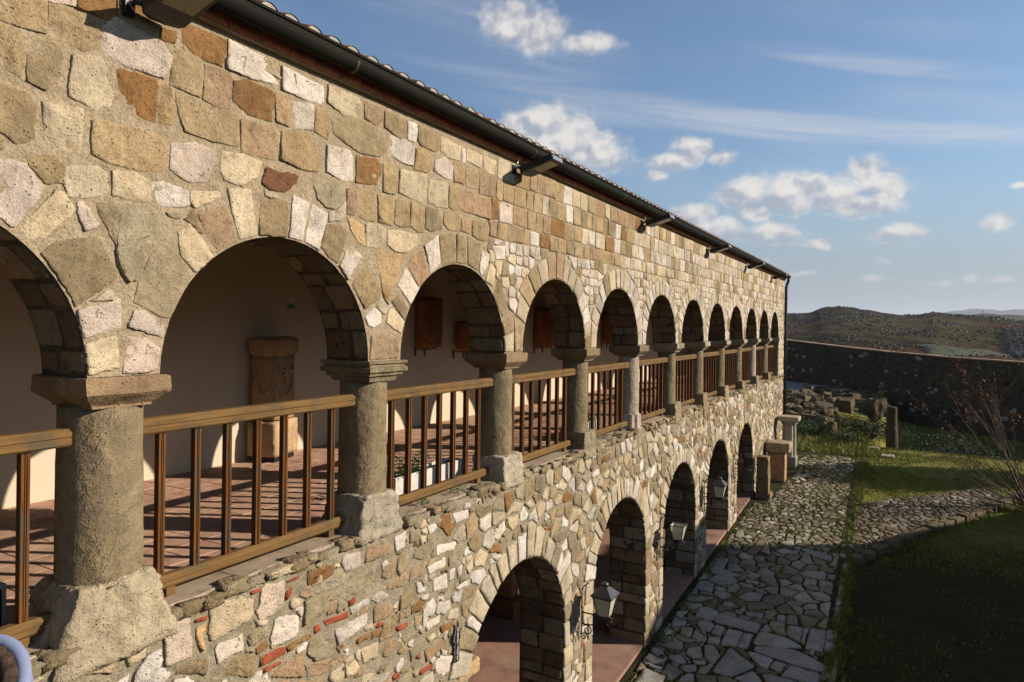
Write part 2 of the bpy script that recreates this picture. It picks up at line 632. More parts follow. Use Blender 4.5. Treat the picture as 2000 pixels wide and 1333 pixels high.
M['silver'] = mat_plain('bare aluminium', (.55, .56, .58), .3, .05, 9, .0, .001, .9, .5)
M['lampglass'] = mat_plain('floodlight lens', (.30, .27, .15), .25, .2, 40, .2, .002, 0, .5)
M['iron'] = mat_plain('wrought iron', (.013, .013, .015), .5, .15, 20, .2, .002, 0, .4)
M['leadgrey'] = mat_plain('lantern roof sheet', (.075, .078, .085), .45, .2, 12, .15, .002, .3, .5)
M['white'] = mat_plain('white trough', (.72, .68, .60), .85, .08, 14, .5, .006, stain=(.3, .25, .18))
M['soil'] = mat_plain('planter soil', (.05, .035, .02), .95, .3, 30, .8, .02)
M['ceiling'] = mat_wood('dark ceiling boards', (.07, .04, .02), (.13, .075, .04), 'X')
M['concrete'] = mat_plain('grey concrete', (.30, .28, .25), .9, .15, 5, .4, .01, stain=(.12, .11, .09))
M['cement'] = mat_plain('pale cement', (.52, .46, .38), .9, .12, 9, .5, .008)
M['whiteplug'] = mat_plain('tile end mortar', (.44, .39, .32), .9, .15, 20, .5, .008)
M['black'] = mat_plain('black marble', (.016, .016, .018), .35, .3, 7, .05, .001)
M['signbrown'] = mat_plain('sign board brown', (.022, .010, .010), .45, .05, 9, .0)
M['signwhite'] = mat_plain('sign white', (.78, .76, .72), .5, .02, 9, .0)
M['antique'] = mat_stone('antique marble', .35, .3, .7, (.14, .09, .045))


def mat_glass(name):
    m_, T, b, P = new_mat(name)
    b.inputs['Base Color'].default_value = (.75, .78, .60, 1)
    b.inputs['Roughness'].default_value = .22
    b.inputs['Transmission Weight'].default_value = .35
    b.inputs['IOR'].default_value = 1.3
    n_ = T.noise(P, 30, 4, .6)
    c = T.mix(T.smooth(n_, .35, .7), (.75, .78, .58), (.95, .95, .80))
    T.l(c, b.inputs['Base Color'])
    return m_


M['lanternglass'] = mat_glass('dusty lantern glass')


def mat_leaf(name, ca, cb_):
    m_, T, b, P = new_mat(name)
    oi = T.noise(P, 14, 3, .6)
    c = T.mix(T.smooth(oi, .35, .65), ca, cb_)
    T.l(c, b.inputs['Base Color'])
    b.inputs['Roughness'].default_value = .6
    b.inputs['Specular IOR Level'].default_value = .2
    try:
        b.inputs['Transmission Weight'].default_value = 0
        b.inputs['Subsurface Weight'].default_value = 0
    except Exception:
        pass
    return m_


M['leaf'] = mat_leaf('green leaf', (.035, .075, .012), (.085, .14, .025))
M['grass'] = mat_leaf('grass blade', (.15, .19, .024), (.32, .30, .065))
M['darkleaf'] = mat_leaf('dark shrub leaf', (.018, .034, .008), (.05, .07, .02))
M['dryleaf'] = mat_leaf('orange dry leaf', (.22, .07, .015), (.38, .17, .04))
M['bark'] = mat_plain('grey bark', (.16, .115, .085), .9, .25, 20, .6, .006)
M['petal_red'] = mat_leaf('red petal', (.45, .01, .012), (.6, .03, .03))
M['petal_pink'] = mat_leaf('pink petal', (.5, .06, .25), (.6, .12, .35))


def mat_gallery_wall():
    m_, T, b, P = new_mat('gallery plaster')
    c = T.mix(1.0, (.60, .51, .37), T.ramp(T.noise(P, .8, 5, .6), [(.25, .9), (.5, 1.0), (.75, 1.05)]), 'MULTIPLY')
    mp = T.n('ShaderNodeMapping')
    mp.inputs['Scale'].default_value = (3.5, 3.5, .25)
    T.l(P, mp.inputs[0])
    c = T.mix(T.math('MULTIPLY', T.smooth(T.noise(mp.outputs[0], 1, 5, .6), .58, .8), .22), c, (.48, .33, .20))
    T.l(c, b.inputs['Base Color'])
    b.inputs['Roughness'].default_value = .92
    set_bump(T, b, T.noise(P, 30, 4, .6), .12, .004)
    return m_


M['gallery'] = mat_gallery_wall()


def mat_ground():
    m_, T, b, P = new_mat('lawn and soil')
    n1 = T.noise(P, .55, 6, .65)
    n2 = T.noise(P, 3.2, 6, .7)
    n3 = T.noise(P, 26, 5, .7)
    c = T.mix(T.smooth(n2, .36, .66), (.17, .18, .03), (.30, .28, .065))
    dry = T.math('MULTIPLY', T.smooth(n1, .50, .68), .75)
    c = T.mix(dry, c, (.19, .125, .05))
    c = T.mix(1.0, c, T.ramp(n3, [(.25, .55), (.5, 1.0), (.75, 1.35)]), 'MULTIPLY')
    # bare earth, darkened to carry the church's shade in its colour
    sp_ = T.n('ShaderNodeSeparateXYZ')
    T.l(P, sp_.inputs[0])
    shade_x = T.math('MULTIPLY_ADD', T.math('SUBTRACT', n1, .5), 9.0, sp_.outputs[0])
    c = T.mix(T.math('MULTIPLY', T.smooth(shade_x, 22.5, 18.0), .85), c, T.mix(T.smooth(n2, .45, .65), (.026, .019, .011), (.020, .024, .009)))
    T.l(c, b.inputs['Base Color'])
    b.inputs['Roughness'].default_value = .95
    b.inputs['Specular IOR Level'].default_value = .05
    set_bump(T, b, T.math('MULTIPLY_ADD', n3, .6, n2), 1.0, .06)
    return m_


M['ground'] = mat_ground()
M['earth'] = mat_mortar('paving joints soil', (.030, .036, .012), (.065, .058, .026), .8, .7)
M['gravel'] = mat_plain('pale gravel', (.36, .33, .30), .95, .25, 14, .9, .02)
M['redfloor'] = mat_plain('terracotta paint floor', (.40, .225, .16), .75, .22, 2.6, .15, .003, stain=(.46, .34, .22), stain_amt=.9)


def mat_hill():
    m_, T, b, P = new_mat('scrub hillside')
    n1 = T.noise(P, .004, 6, .62, .4)
    n2 = T.noise(P, .02, 6, .68, .3)
    n3 = T.noise(P, .09, 5, .7)
    c = T.mix(T.smooth(n2, .40, .62), (.030, .030, .016), (.085, .060, .034))
    c = T.mix(T.math('MULTIPLY', T.smooth(n1, .47, .60), .85), c, (.10, .085, .035))
    c = T.mix(T.math('MULTIPLY', T.smooth(T.noise(P, .007, 5, .6), .50, .62), .7), c, (.105, .050, .034))
    c = T.mix(T.math('MULTIPLY', T.smooth(n3, .58, .72), .55), c, (.20, .165, .10))
    c = T.mix(1.0, c, T.ramp(n3, [(.25, .6), (.5, 1.0), (.75, 1.2)]), 'MULTIPLY')
    T.l(c, b.inputs['Base Color'])
    b.inputs['Roughness'].default_value = .97
    b.inputs['Specular IOR Level'].default_value = .0
    set_bump(T, b, T.math('MULTIPLY_ADD', n2, 1.4, n3), 1.0, 4.0)
    return m_


M['hill'] = mat_hill()
M['scrub'] = mat_leaf('hill scrub', (.022, .024, .012), (.055, .040, .024))
M['field'] = mat_plain('green field', (.048, .056, .018), .95, .3, .05, .3, .4)

PAL = {'T': s2l(190, 164, 124), 'O': s2l(162, 121, 76), 'P': s2l(224, 203, 183), 'Y': s2l(221, 201, 166), 'G': s2l(174, 158, 127),
       'W': s2l(235, 221, 204), 'R': s2l(152, 106, 76), 'S': s2l(170, 149, 114), 'K': s2l(184, 155, 122), 'N': s2l(213, 178, 130),
       'B': s2l(180, 94, 64), 'L': s2l(208, 193, 165)}


def tint(code, k=.10):
    c = PAL[code]
    a = 1 + rnd.uniform(-k, k)
    b_ = rnd.uniform(-.03, .03)
    return (min(.8, c[0] * a * (1 + b_)), min(.78, c[1] * a), min(.75, c[2] * a * (1 - b_ * 1.5)))

# ---------------------------------------------------------------- the facade: measures
T0, T1 = -2.3, 28.2             # ends of the building along the facade
SPC = 2.25
COLS = [2.298 + SPC * k for k in range(-1, 11)]        # column axes; the first stands outside the picture
AR, SPRING, TOPW = .915, -.315, 1.865                  # upper arches
UP_C = [c + SPC / 2 for c in COLS]
UP_C.insert(0, COLS[0] - SPC / 2)
TH = .46                        # thickness of the upper wall
LO_C = [7.07, 10.44, 13.84, 17.21, 20.68]
LR, LSPRING, LTH = 1.19, -3.96, .66
SILL = -1.74
FLOOR = -1.79
BACK = 7.3


def px(t, d, h):
    Z = t * math.cos(YAW) + d * math.sin(YAW)
    if Z < .2:
        return (-9999, -9999)
    X = t * math.sin(YAW) - d * math.cos(YAW)
    return (1000 + 1333 * X / Z, 636 - 1333 * h / Z)


def poly_area(p):
    return abs(sum(p[i][0] * p[(i + 1) % len(p)][1] - p[(i + 1) % len(p)][0] * p[i][1] for i in range(len(p)))) / 2


def centroid(p):
    return (sum(q[0] for q in p) / len(p), sum(q[1] for q in p) / len(p))


class Occ:
    """what part of a surface is taken already, on a 1 cm grid"""
    def __init__(s, x0, x1, y0, y1, res=.01):
        s.x0, s.y0, s.r = x0, y0, res
        s.a = np.zeros((int((y1 - y0) / res) + 2, int((x1 - x0) / res) + 2), dtype=bool)

    def poly(s, p):
        xs = [q[0] for q in p]
        ys = [q[1] for q in p]
        i0, i1 = int((min(xs) - s.x0) / s.r), int((max(xs) - s.x0) / s.r) + 2
        j0, j1 = int((min(ys) - s.y0) / s.r), int((max(ys) - s.y0) / s.r) + 2
        i0, j0 = max(i0, 0), max(j0, 0)
        i1, j1 = min(i1, s.a.shape[1]), min(j1, s.a.shape[0])
        if i1 <= i0 or j1 <= j0:
            return
        X = s.x0 + (np.arange(i0, i1) + .5) * s.r
        Y = (s.y0 + (np.arange(j0, j1) + .5) * s.r)[:, None]
        ins = np.zeros((j1 - j0, i1 - i0), dtype=bool)
        n = len(p)
        for k in range(n):
            (xa, ya), (xb, yb) = p[k], p[(k + 1) % n]
            if ya == yb:
                continue
            c = (Y < max(ya, yb)) & (Y >= min(ya, yb))
            xi = xa + (Y - ya) * (xb - xa) / (yb - ya)
            ins ^= c & (X < xi)
        s.a[j0:j1, i0:i1] |= ins

    def at(s, x, y):
        i, j = int((x - s.x0) / s.r), int((y - s.y0) / s.r)
        if 0 <= i < s.a.shape[1] and 0 <= j < s.a.shape[0]:
            return s.a[j, i]
        return True


def densify(p, step, cap=18):
    per = sum(math.dist(p[i], p[(i + 1) % len(p)]) for i in range(len(p)))
    step = max(step, per / cap)
    out = []
    for i in range(len(p)):
        a, b = p[i], p[(i + 1) % len(p)]
        n = max(1, round(math.dist(a, b) / step))
        for k in range(n):
            out.append((a[0] + (b[0] - a[0]) * k / n, a[1] + (b[1] - a[1]) * k / n))
    return out


def shrink(p, occ, gap, c=None):
    """pull a cell's outline in to the free space round its centre, leaving a joint"""
    c = c or centroid(p)
    if occ.at(*c):
        return None
    out = []
    for x, y in p:
        dx, dy = x - c[0], y - c[1]
        L = math.hypot(dx, dy)
        if L < 1e-6:
            continue
        free = L
        k = .012
        while k < L:
            if occ.at(c[0] + dx * k / L, c[1] + dy * k / L):
                free = k - .006
                break
            k += .008
        r_ = min(L - gap * .5, free - gap * (.5 if free == L else .8))
        r_ = max(r_, .012)
        out.append((c[0] + dx * r_ / L, c[1] + dy * r_ / L))
    return out


def cells(pts, wx=1.0, rad=None):
    """Voronoi cells of points, x squeezed by wx"""
    P = [(x / wx, y) for x, y in pts]
    g = {}
    s = rad
    for i, (x, y) in enumerate(P):
        g.setdefault((int(x // s), int(y // s)), []).append(i)
    res = []
    for i, (x, y) in enumerate(P):
        poly = [(x - s, y - s), (x + s, y - s), (x + s, y + s), (x - s, y + s)]
        cx, cy = int(x // s), int(y // s)
        nb = [j for a in (-2, -1, 0, 1, 2) for b in (-2, -1, 0, 1, 2) for j in g.get((cx + a, cy + b), ()) if j != i]
        nb.sort(key=lambda j: (P[j][0] - x) ** 2 + (P[j][1] - y) ** 2)
        for j in nb[:18]:
            mx, my = (P[j][0] + x) / 2, (P[j][1] + y) / 2
            nx, ny = P[j][0] - x, P[j][1] - y
            out = []
            for k in range(len(poly)):
                a, b = poly[k], poly[(k + 1) % len(poly)]
                da = (a[0] - mx) * nx + (a[1] - my) * ny
                db = (b[0] - mx) * nx + (b[1] - my) * ny
                if da <= 0:
                    out.append(a)
                if (da < 0) != (db < 0) and da != db:
                    q = da / (da - db)
                    out.append((a[0] + (b[0] - a[0]) * q, a[1] + (b[1] - a[1]) * q))
            poly = out
            if len(poly) < 3:
                break
        res.append([(a * wx, b) for a, b in poly])
    return res


def compact(p):
    per = sum(math.dist(p[i], p[(i + 1) % len(p)]) for i in range(len(p)))
    return poly_area(p) / (per * per + 1e-9) > .040


def soften(p, k=.16):
    """cut the corners of an outline once"""
    out = []
    n = len(p)
    for i in range(n):
        a, b = p[i], p[(i + 1) % n]
        out.append((a[0] + (b[0] - a[0]) * k, a[1] + (b[1] - a[1]) * k))
        out.append((a[0] + (b[0] - a[0]) * (1 - k), a[1] + (b[1] - a[1]) * (1 - k)))
    return out


def slab(p, proud, lod, to3, jit=.004, seed=0.0, tilt=.004, back=.03):
    """a stone lying in a face: outline p, standing proud of it; to3 maps (x, y, out) to space"""
    c = centroid(p)
    ta, tb = rnd.uniform(-1, 1) * tilt, rnd.uniform(-1, 1) * tilt
    size = max(.03, math.sqrt(poly_area(p)))

    def ring(ins, out, wob, e=0.0):
        q = []
        for x, y in p:
            dx, dy = c[0] - x, c[1] - y
            L = math.hypot(dx, dy) or 1
            k = min(ins / L, .8)
            xx, yy = x + dx * k, y + dy * k
            o = out
            if wob:
                o += wob * mn.noise((xx * 7 + seed, yy * 7, seed)) + wob * .6 * mn.noise((xx * 21, yy * 21, seed * 2)) + ta * (xx - c[0]) / size * 4 + tb * (yy - c[1]) / size * 4
            j2 = jit * .6 if lod == 0 else 0
            q.append(tuple(to3(xx + jit * mn.noise((xx * 36, yy * 36, seed + 3)) + j2 * mn.noise((xx * 95, yy * 95, seed)), yy + jit * mn.noise((xx * 36, yy * 36, seed + 9)) + j2 * mn.noise((xx * 95, yy * 95, seed + 5)), o)) + (e,))
        return q
    n = len(p)
    if lod == 0:
        rings = [ring(0, -back, 0, 1), ring(0, proud * .3, .001, 1), ring(.006, proud * .75, .003, .80), ring(.018, proud, .006, .45), ring(min(max(.04, size * .16), size * .24), proud, .010), ring(size * .32, proud * 1.05, .012)]
    elif lod == 1:
        rings = [ring(0, -back, 0, 1), ring(0, proud * .4, 0, .95), ring(.012, proud * .9, .003, .5), ring(min(max(.03, size * .2), size * .28), proud, .006)]
    else:
        rings = [ring(0, -back, 0, 1), ring(0, proud * .5, 0, .8), ring(.016, proud, .004, .1)]
    v = [q for r_ in rings for q in r_]
    f = []
    for k in range(len(rings) - 1):
        for i in range(n):
            j = (i + 1) % n
            f.append((k * n + i, k * n + j, k * n + n + j, k * n + n + i))
    v.append(to3(c[0], c[1], proud * 1.04))
    b0 = (len(rings) - 1) * n
    for i in range(n):
        f.append((b0 + i, b0 + (i + 1) % n, len(v) - 1))
    return v, f


def wall3(d):
    return lambda x, y, o: (x, d - o, z(y))


def ccw(p):
    a = sum(p[i][0] * p[(i + 1) % len(p)][1] - p[(i + 1) % len(p)][0] * p[i][1] for i in range(len(p)))
    return p if a > 0 else p[::-1]


def scr(p, d):
    """size of a facade outline in the photograph, 0 when outside the frame"""
    q = [px(x, d, y) for x, y in p]
    c = centroid(q)
    if not (-40 < c[0] < 2040 and -60 < c[1] < 1400):
        return poly_area(p) * 1e-3
    return poly_area(q)


class Pieces:
    """collects alike pieces; the 300 that show largest become parts, the rest one part"""
    def __init__(s, name, mat, limit=300):
        s.name, s.mat, s.limit, s.it = name, mat, limit, []

    def add(s, size, v, f, c):
        s.it.append((size, v, f, c))

    def build(s, parent, smooth=True):
        s.it.sort(key=lambda q: -q[0])
        for _, v, f, c in s.it[:s.limit]:
            MB().add(v, f, c).build(s.name, s.mat, parent, smooth, True)
        if len(s.it) > s.limit:
            b = MB()
            for _, v, f, c in s.it[s.limit:]:
                b.add(v, f, c)
            o = b.build('small_' + s.name + 's', s.mat, parent, smooth, True)
            o['kind'] = 'stuff'


UP=[('T',[(1.618,1.625),(1.741,1.64),(1.854,1.625),(1.853,1.468),(1.816,1.46),(1.689,1.452),(1.616,1.458)]),('T',[(1.876,1.619),(1.89,1.634),(2.115,1.623),(2.124,1.553),(2.108,1.485),(2.048,1.444),(1.924,1.453),(1.879,1.492)]),('P',[(1.758,1.669),(2.003,1.75),(2.002,1.658),(1.885,1.639),(1.854,1.64)]),('O',[(2.015,1.759),(2.195,1.833),(2.232,1.784),(2.214,1.665),(2.012,1.656)]),('O',[(2.258,1.773),(2.314,1.8),(2.37,1.794),(2.486,1.748),(2.462,1.725),(2.263,1.737)]),('O',[(2.486,1.731),(2.584,1.743),(2.57,1.674),(2.485,1.662)]),('P',[(2.167,1.637),(2.214,1.681),(2.484,1.645),(2.538,1.583),(2.544,1.55),(2.505,1.436),(2.298,1.439),(2.149,1.467),(2.14,1.569)]),('O',[(2.624,1.769),(2.667,1.82),(2.926,1.821),(2.932,1.761),(2.895,1.644),(2.71,1.657),(2.633,1.696)]),('W',[(2.945,1.83),(3.388,1.822),(3.377,1.667),(3.156,1.648),(2.945,1.641)]),('W',[(3.4,1.807),(3.791,1.795),(3.818,1.656),(3.616,1.645),(3.397,1.645)]),('T',[(1.624,1.424),(1.688,1.424),(1.746,1.397),(1.755,1.366),(1.744,1.21),(1.686,1.221),(1.622,1.229)]),('S',[(1.785,1.415),(1.798,1.429),(1.924,1.423),(1.933,1.386),(1.927,1.274),(1.866,1.177),(1.778,1.201)]),('Y',[(1.994,1.396),(2.138,1.432),(2.158,1.407),(2.163,1.334),(2.209,1.262),(2.203,1.197),(2.124,1.15),(1.977,1.178)]),('O',[(2.232,1.398),(2.264,1.407),(2.445,1.407),(2.457,1.376),(2.448,1.171),(2.316,1.172),(2.251,1.209),(2.242,1.336)]),('T',[(2.463,1.389),(2.548,1.391),(2.565,1.292),(2.557,1.186),(2.478,1.167),(2.467,1.289)]),('T',[(2.563,1.614),(2.595,1.636),(2.737,1.642),(2.763,1.584),(2.747,1.405),(2.642,1.412),(2.548,1.419)]),('K',[(2.783,1.609),(2.959,1.62),(2.98,1.576),(2.97,1.385),(2.856,1.38),(2.773,1.4)]),('O',[(3.002,1.577),(3.093,1.616),(3.3,1.604),(3.316,1.555),(3.305,1.399),(3.105,1.395),(2.993,1.454)]),('K',[(3.342,1.596),(3.454,1.621),(3.47,1.57),(3.459,1.409),(3.347,1.416)]),('P',[(3.497,1.591),(3.672,1.617),(3.69,1.586),(3.688,1.443),(3.521,1.41)]),('T',[(3.719,1.601),(3.857,1.601),(3.866,1.559),(3.843,1.406),(3.716,1.435)]),('Y',[(3.851,1.82),(4.168,1.82),(4.212,1.785),(4.198,1.657),(4.012,1.641),(3.838,1.684)]),('S',[(3.891,1.579),(4.015,1.619),(4.156,1.638),(4.328,1.655),(4.431,1.637),(4.508,1.567),(4.533,1.467),(4.426,1.401),(4.298,1.392),(4.187,1.394),(4.034,1.427),(3.922,1.458)]),('T',[(2.591,1.38),(2.733,1.383),(2.759,1.367),(2.999,1.38),(3.028,1.324),(3.018,1.163),(2.838,1.155),(2.651,1.161),(2.608,1.268)]),('K',[(3.059,1.338),(3.33,1.358),(3.354,1.31),(3.343,1.132),(3.195,1.129),(3.063,1.128)]),('T',[(3.406,1.355),(3.612,1.411),(3.725,1.38),(3.77,1.201),(3.74,1.138),(3.571,1.128),(3.394,1.156)]),('W',[(3.842,1.355),(4.093,1.371),(4.125,1.316),(4.133,1.141),(4.003,1.126),(3.839,1.156)]),('S',[(1.621,1.137),(1.685,1.136),(1.786,1.126),(1.812,1.075),(1.814,0.91),(1.732,0.874),(1.683,0.91),(1.618,0.924)]),('Y',[(1.856,1.106),(1.929,1.105),(2.034,1.122),(2.043,1.052),(2.031,0.886),(1.936,0.887),(1.863,0.951)]),('T',[(2.098,1.081),(2.165,1.092),(2.238,1.077),(2.43,1.105),(2.518,1.062),(2.516,0.902),(2.357,0.862),(2.204,0.872),(2.101,0.899)]),('P',[(2.561,1.06),(2.716,1.105),(2.844,1.083),(2.85,1.023),(2.807,0.887),(2.673,0.859),(2.559,0.909)]),('Y',[(2.915,1.098),(3.07,1.111),(3.219,1.095),(3.193,0.998),(3.067,0.912),(2.934,0.921),(2.906,0.972)]),('R',[(3.275,1.072),(3.392,1.047),(3.462,1.073),(3.579,1.066),(3.569,1.008),(3.425,0.93),(3.306,0.924),(3.24,0.954)]),('S',[(1.782,0.822),(1.898,0.839),(1.953,0.8),(1.948,0.723),(1.869,0.706),(1.799,0.772)]),('Y',[(1.968,0.802),(2.12,0.83),(2.177,0.808),(2.181,0.703),(2.088,0.663),(1.98,0.653),(1.962,0.731)]),('Y',[(2.214,0.826),(2.334,0.841),(2.425,0.807),(2.43,0.695),(2.355,0.685),(2.217,0.698)]),('W',[(2.449,0.805),(2.509,0.82),(2.665,0.793),(2.677,0.718),(2.632,0.7),(2.447,0.67)]),('Y',[(2.698,0.804),(2.918,0.838),(2.932,0.809),(2.832,0.764),(2.723,0.706),(2.684,0.743)]),('P',[(2.028,0.629),(2.067,0.634),(2.132,0.528),(2.116,0.505),(2.065,0.485),(2.037,0.569)]),('G',[(2.126,0.634),(2.287,0.656),(2.26,0.561),(2.232,0.421),(2.199,0.486),(2.15,0.574)]),('G',[(2.305,0.645),(2.49,0.656),(2.518,0.609),(2.508,0.553),(2.454,0.475),(2.353,0.245),(2.308,0.226),(2.248,0.319),(2.24,0.396),(2.26,0.553)]),('Y',[(2.533,0.652),(2.66,0.663),(2.608,0.62),(2.548,0.631)]),('N',[(4.401,0.618),(4.808,0.61),(4.739,0.495),(4.644,0.339),(4.577,0.18),(4.527,0.22),(4.47,0.445)]),('W',[(6.312,0.854),(6.56,0.877),(6.577,0.74),(6.389,0.725)]),('K',[(4.256,1.807),(4.46,1.819),(4.472,1.717),(4.379,1.655),(4.266,1.682)]),('S',[(4.513,1.806),(4.799,1.799),(4.81,1.654),(4.716,1.624),(4.51,1.665)]),('W',[(4.82,1.8),(4.947,1.803),(4.953,1.744),(4.936,1.641),(4.832,1.645)]),('S',[(4.97,1.799),(5.288,1.779),(5.286,1.675),(5.252,1.628),(5.012,1.634),(4.967,1.672)]),('Y',[(5.339,1.795),(5.655,1.771),(5.642,1.629),(5.472,1.625),(5.327,1.654)]),('Y',[(5.786,1.779),(6.06,1.773),(6.036,1.64),(5.783,1.668)]),('Y',[(6.101,1.781),(6.333,1.774),(6.307,1.623),(6.107,1.613)]),('W',[(4.563,1.62),(4.788,1.631),(4.897,1.59),(4.894,1.427),(4.755,1.422),(4.574,1.458)]),('G',[(3.71,1.022),(3.836,1.074),(3.978,1.074),(4.022,1.033),(4.009,0.942),(3.93,0.887),(3.833,0.893),(3.76,0.937)]),('K',[(4.057,1.055),(4.139,1.059),(4.153,0.881),(4.077,0.871)]),('T',[(4.174,1.04),(4.235,1.083),(4.359,1.103),(4.396,1.058),(4.386,0.86),(4.279,0.855),(4.177,0.875)]),('T',[(4.435,1.077),(4.607,1.072),(4.639,0.988),(4.616,0.853),(4.443,0.858)]),('T',[(4.676,1.074),(4.746,1.093),(4.846,1.063),(4.857,0.872),(4.727,0.857),(4.658,0.875)]),('T',[(4.883,1.095),(5.072,1.067),(5.075,0.85),(4.975,0.848),(4.872,0.883)]),('S',[(5.111,1.082),(5.28,1.086),(5.345,1.017),(5.36,0.921),(5.194,0.873),(5.099,0.891)]),('T',[(5.405,1.074),(5.625,1.103),(5.669,1.068),(5.666,0.935),(5.479,0.924),(5.394,0.974)]),('K',[(5.706,1.063),(5.837,1.08),(5.874,1.032),(5.843,0.934),(5.693,0.938)]),('S',[(5.904,1.067),(6.205,1.094),(6.224,1.009),(6.179,0.895),(6.017,0.889),(5.9,0.92)]),('O',[(4.174,1.346),(4.415,1.374),(4.472,1.338),(4.464,1.258),(4.411,1.159),(4.164,1.138)]),('T',[(4.499,1.351),(4.627,1.376),(4.688,1.344),(4.692,1.192),(4.649,1.127),(4.501,1.122)]),('Y',[(4.723,1.35),(5.11,1.385),(5.12,1.116),(4.877,1.131),(4.712,1.151)]),('Y',[(5.157,1.346),(5.438,1.366),(5.449,1.134),(5.281,1.12),(5.136,1.142)]),('T',[(5.48,1.343),(5.631,1.368),(5.657,1.312),(5.635,1.156),(5.554,1.129),(5.467,1.152)]),('K',[(5.685,1.357),(5.969,1.351),(6.232,1.349),(6.248,1.132),(5.925,1.144),(5.662,1.139)]),('T',[(4.946,1.587),(5.068,1.613),(5.177,1.56),(5.199,1.478),(5.111,1.414),(4.927,1.398)]),('P',[(5.241,1.544),(5.392,1.604),(5.528,1.552),(5.525,1.421),(5.388,1.416),(5.223,1.444)]),('T',[(5.547,1.586),(5.709,1.618),(5.754,1.534),(5.723,1.415),(5.56,1.407)]),('T',[(5.773,1.579),(5.917,1.617),(6.004,1.58),(6.0,1.409),(5.779,1.404)]),('K',[(6.024,1.573),(6.345,1.611),(6.339,1.388),(6.029,1.371)]),('W',[(5.686,1.772),(5.755,1.761),(5.758,1.648),(5.709,1.618)]),('N',[(4.076,0.83),(4.134,0.829),(4.241,0.792),(4.281,0.637),(4.202,0.663),(4.121,0.745)]),('Y',[(4.291,0.814),(4.404,0.828),(4.534,0.808),(4.526,0.711),(4.465,0.645),(4.312,0.64)]),('Y',[(4.574,0.804),(4.74,0.818),(4.967,0.81),(4.965,0.717),(4.808,0.639),(4.667,0.636),(4.572,0.672)])]
VO=[('P',[(1.723,0.786),(1.773,0.777),(1.864,0.676),(1.832,0.602),(1.735,0.451),(1.71,0.453),(1.63,0.519),(1.632,0.769)]),('Y',[(1.915,0.673),(1.952,0.669),(2.008,0.586),(1.988,0.543),(1.848,0.386),(1.794,0.37),(1.739,0.437)]),('Y',[(2.607,0.545),(2.69,0.601),(2.732,0.567),(2.861,0.414),(2.738,0.3),(2.625,0.397)]),('K',[(2.733,0.673),(2.934,0.753),(2.968,0.712),(3.037,0.533),(2.895,0.444),(2.807,0.536)]),('Y',[(2.953,0.87),(3.128,0.898),(3.158,0.799),(3.199,0.59),(3.055,0.54),(2.992,0.715)]),('S',[(1.847,0.342),(1.928,0.411),(2.115,0.453),(2.156,0.431),(2.243,0.275),(2.238,0.215),(2.144,0.153),(2.023,0.066),(1.985,0.141)]),('P',[(2.027,0.052),(2.263,0.121),(2.274,-0.044),(2.064,-0.105)]),('Y',[(2.064,-0.132),(2.243,-0.086),(2.255,-0.156),(2.262,-0.268),(2.189,-0.28),(2.089,-0.314)]),('P',[(2.313,-0.08),(2.422,-0.101),(2.502,-0.168),(2.481,-0.285),(2.419,-0.316),(2.279,-0.313),(2.289,-0.218)]),('P',[(2.342,0.06),(2.415,0.06),(2.544,-0.013),(2.523,-0.105),(2.423,-0.074),(2.305,-0.036)]),('G',[(2.526,0.463),(2.575,0.449),(2.712,0.289),(2.564,0.016),(2.52,0.014),(2.342,0.104),(2.362,0.21),(2.448,0.403)]),('S',[(3.215,0.851),(3.455,0.873),(3.47,0.785),(3.451,0.602),(3.21,0.594)]),('W',[(3.504,0.921),(3.678,0.891),(3.607,0.599),(3.475,0.61)]),('W',[(3.697,0.886),(3.853,0.835),(3.769,0.548),(3.62,0.596)]),('S',[(3.844,0.754),(3.988,0.785),(4.073,0.727),(4.049,0.633),(3.972,0.464),(3.88,0.502),(3.781,0.579)]),('W',[(4.115,0.655),(4.259,0.559),(4.081,0.343),(3.986,0.447)]),('S',[(4.292,0.498),(4.492,0.284),(4.453,0.202),(4.285,0.119),(4.224,0.197),(4.13,0.318)]),('W',[(4.403,0.136),(4.488,0.089),(4.498,0.007),(4.4,-0.04),(4.334,-0.023),(4.288,0.056)]),('Y',[(4.64,0.139),(4.804,0.022),(4.759,-0.079),(4.662,-0.044),(4.561,0.007),(4.589,0.122)]),('S',[(4.708,0.258),(4.859,0.142),(4.818,0.025),(4.628,0.189)]),('K',[(4.375,-0.104),(4.547,-0.075),(4.726,-0.129),(4.743,-0.315),(4.352,-0.31)]),('K',[(4.876,0.59),(5.048,0.673),(5.161,0.45),(5.006,0.337),(4.847,0.519)]),('W',[(5.078,0.729),(5.291,0.849),(5.354,0.574),(5.191,0.466)]),('S',[(5.313,0.842),(5.516,0.901),(5.564,0.868),(5.609,0.611),(5.379,0.561)]),('S',[(5.605,0.892),(5.788,0.902),(5.781,0.615),(5.625,0.612)]),('S',[(5.812,0.895),(6.06,0.86),(6.007,0.563),(5.816,0.614)]),('W',[(6.084,0.782),(6.25,0.755),(6.207,0.629),(6.077,0.503),(6.034,0.573)]),('Y',[(6.268,0.674),(6.386,0.599),(6.329,0.409),(6.153,0.463)]),('S',[(6.446,0.54),(6.649,0.207),(6.531,0.098),(6.339,0.326)]),('W',[(4.82,0.5),(5.017,0.319),(4.903,0.163),(4.709,0.342)])]
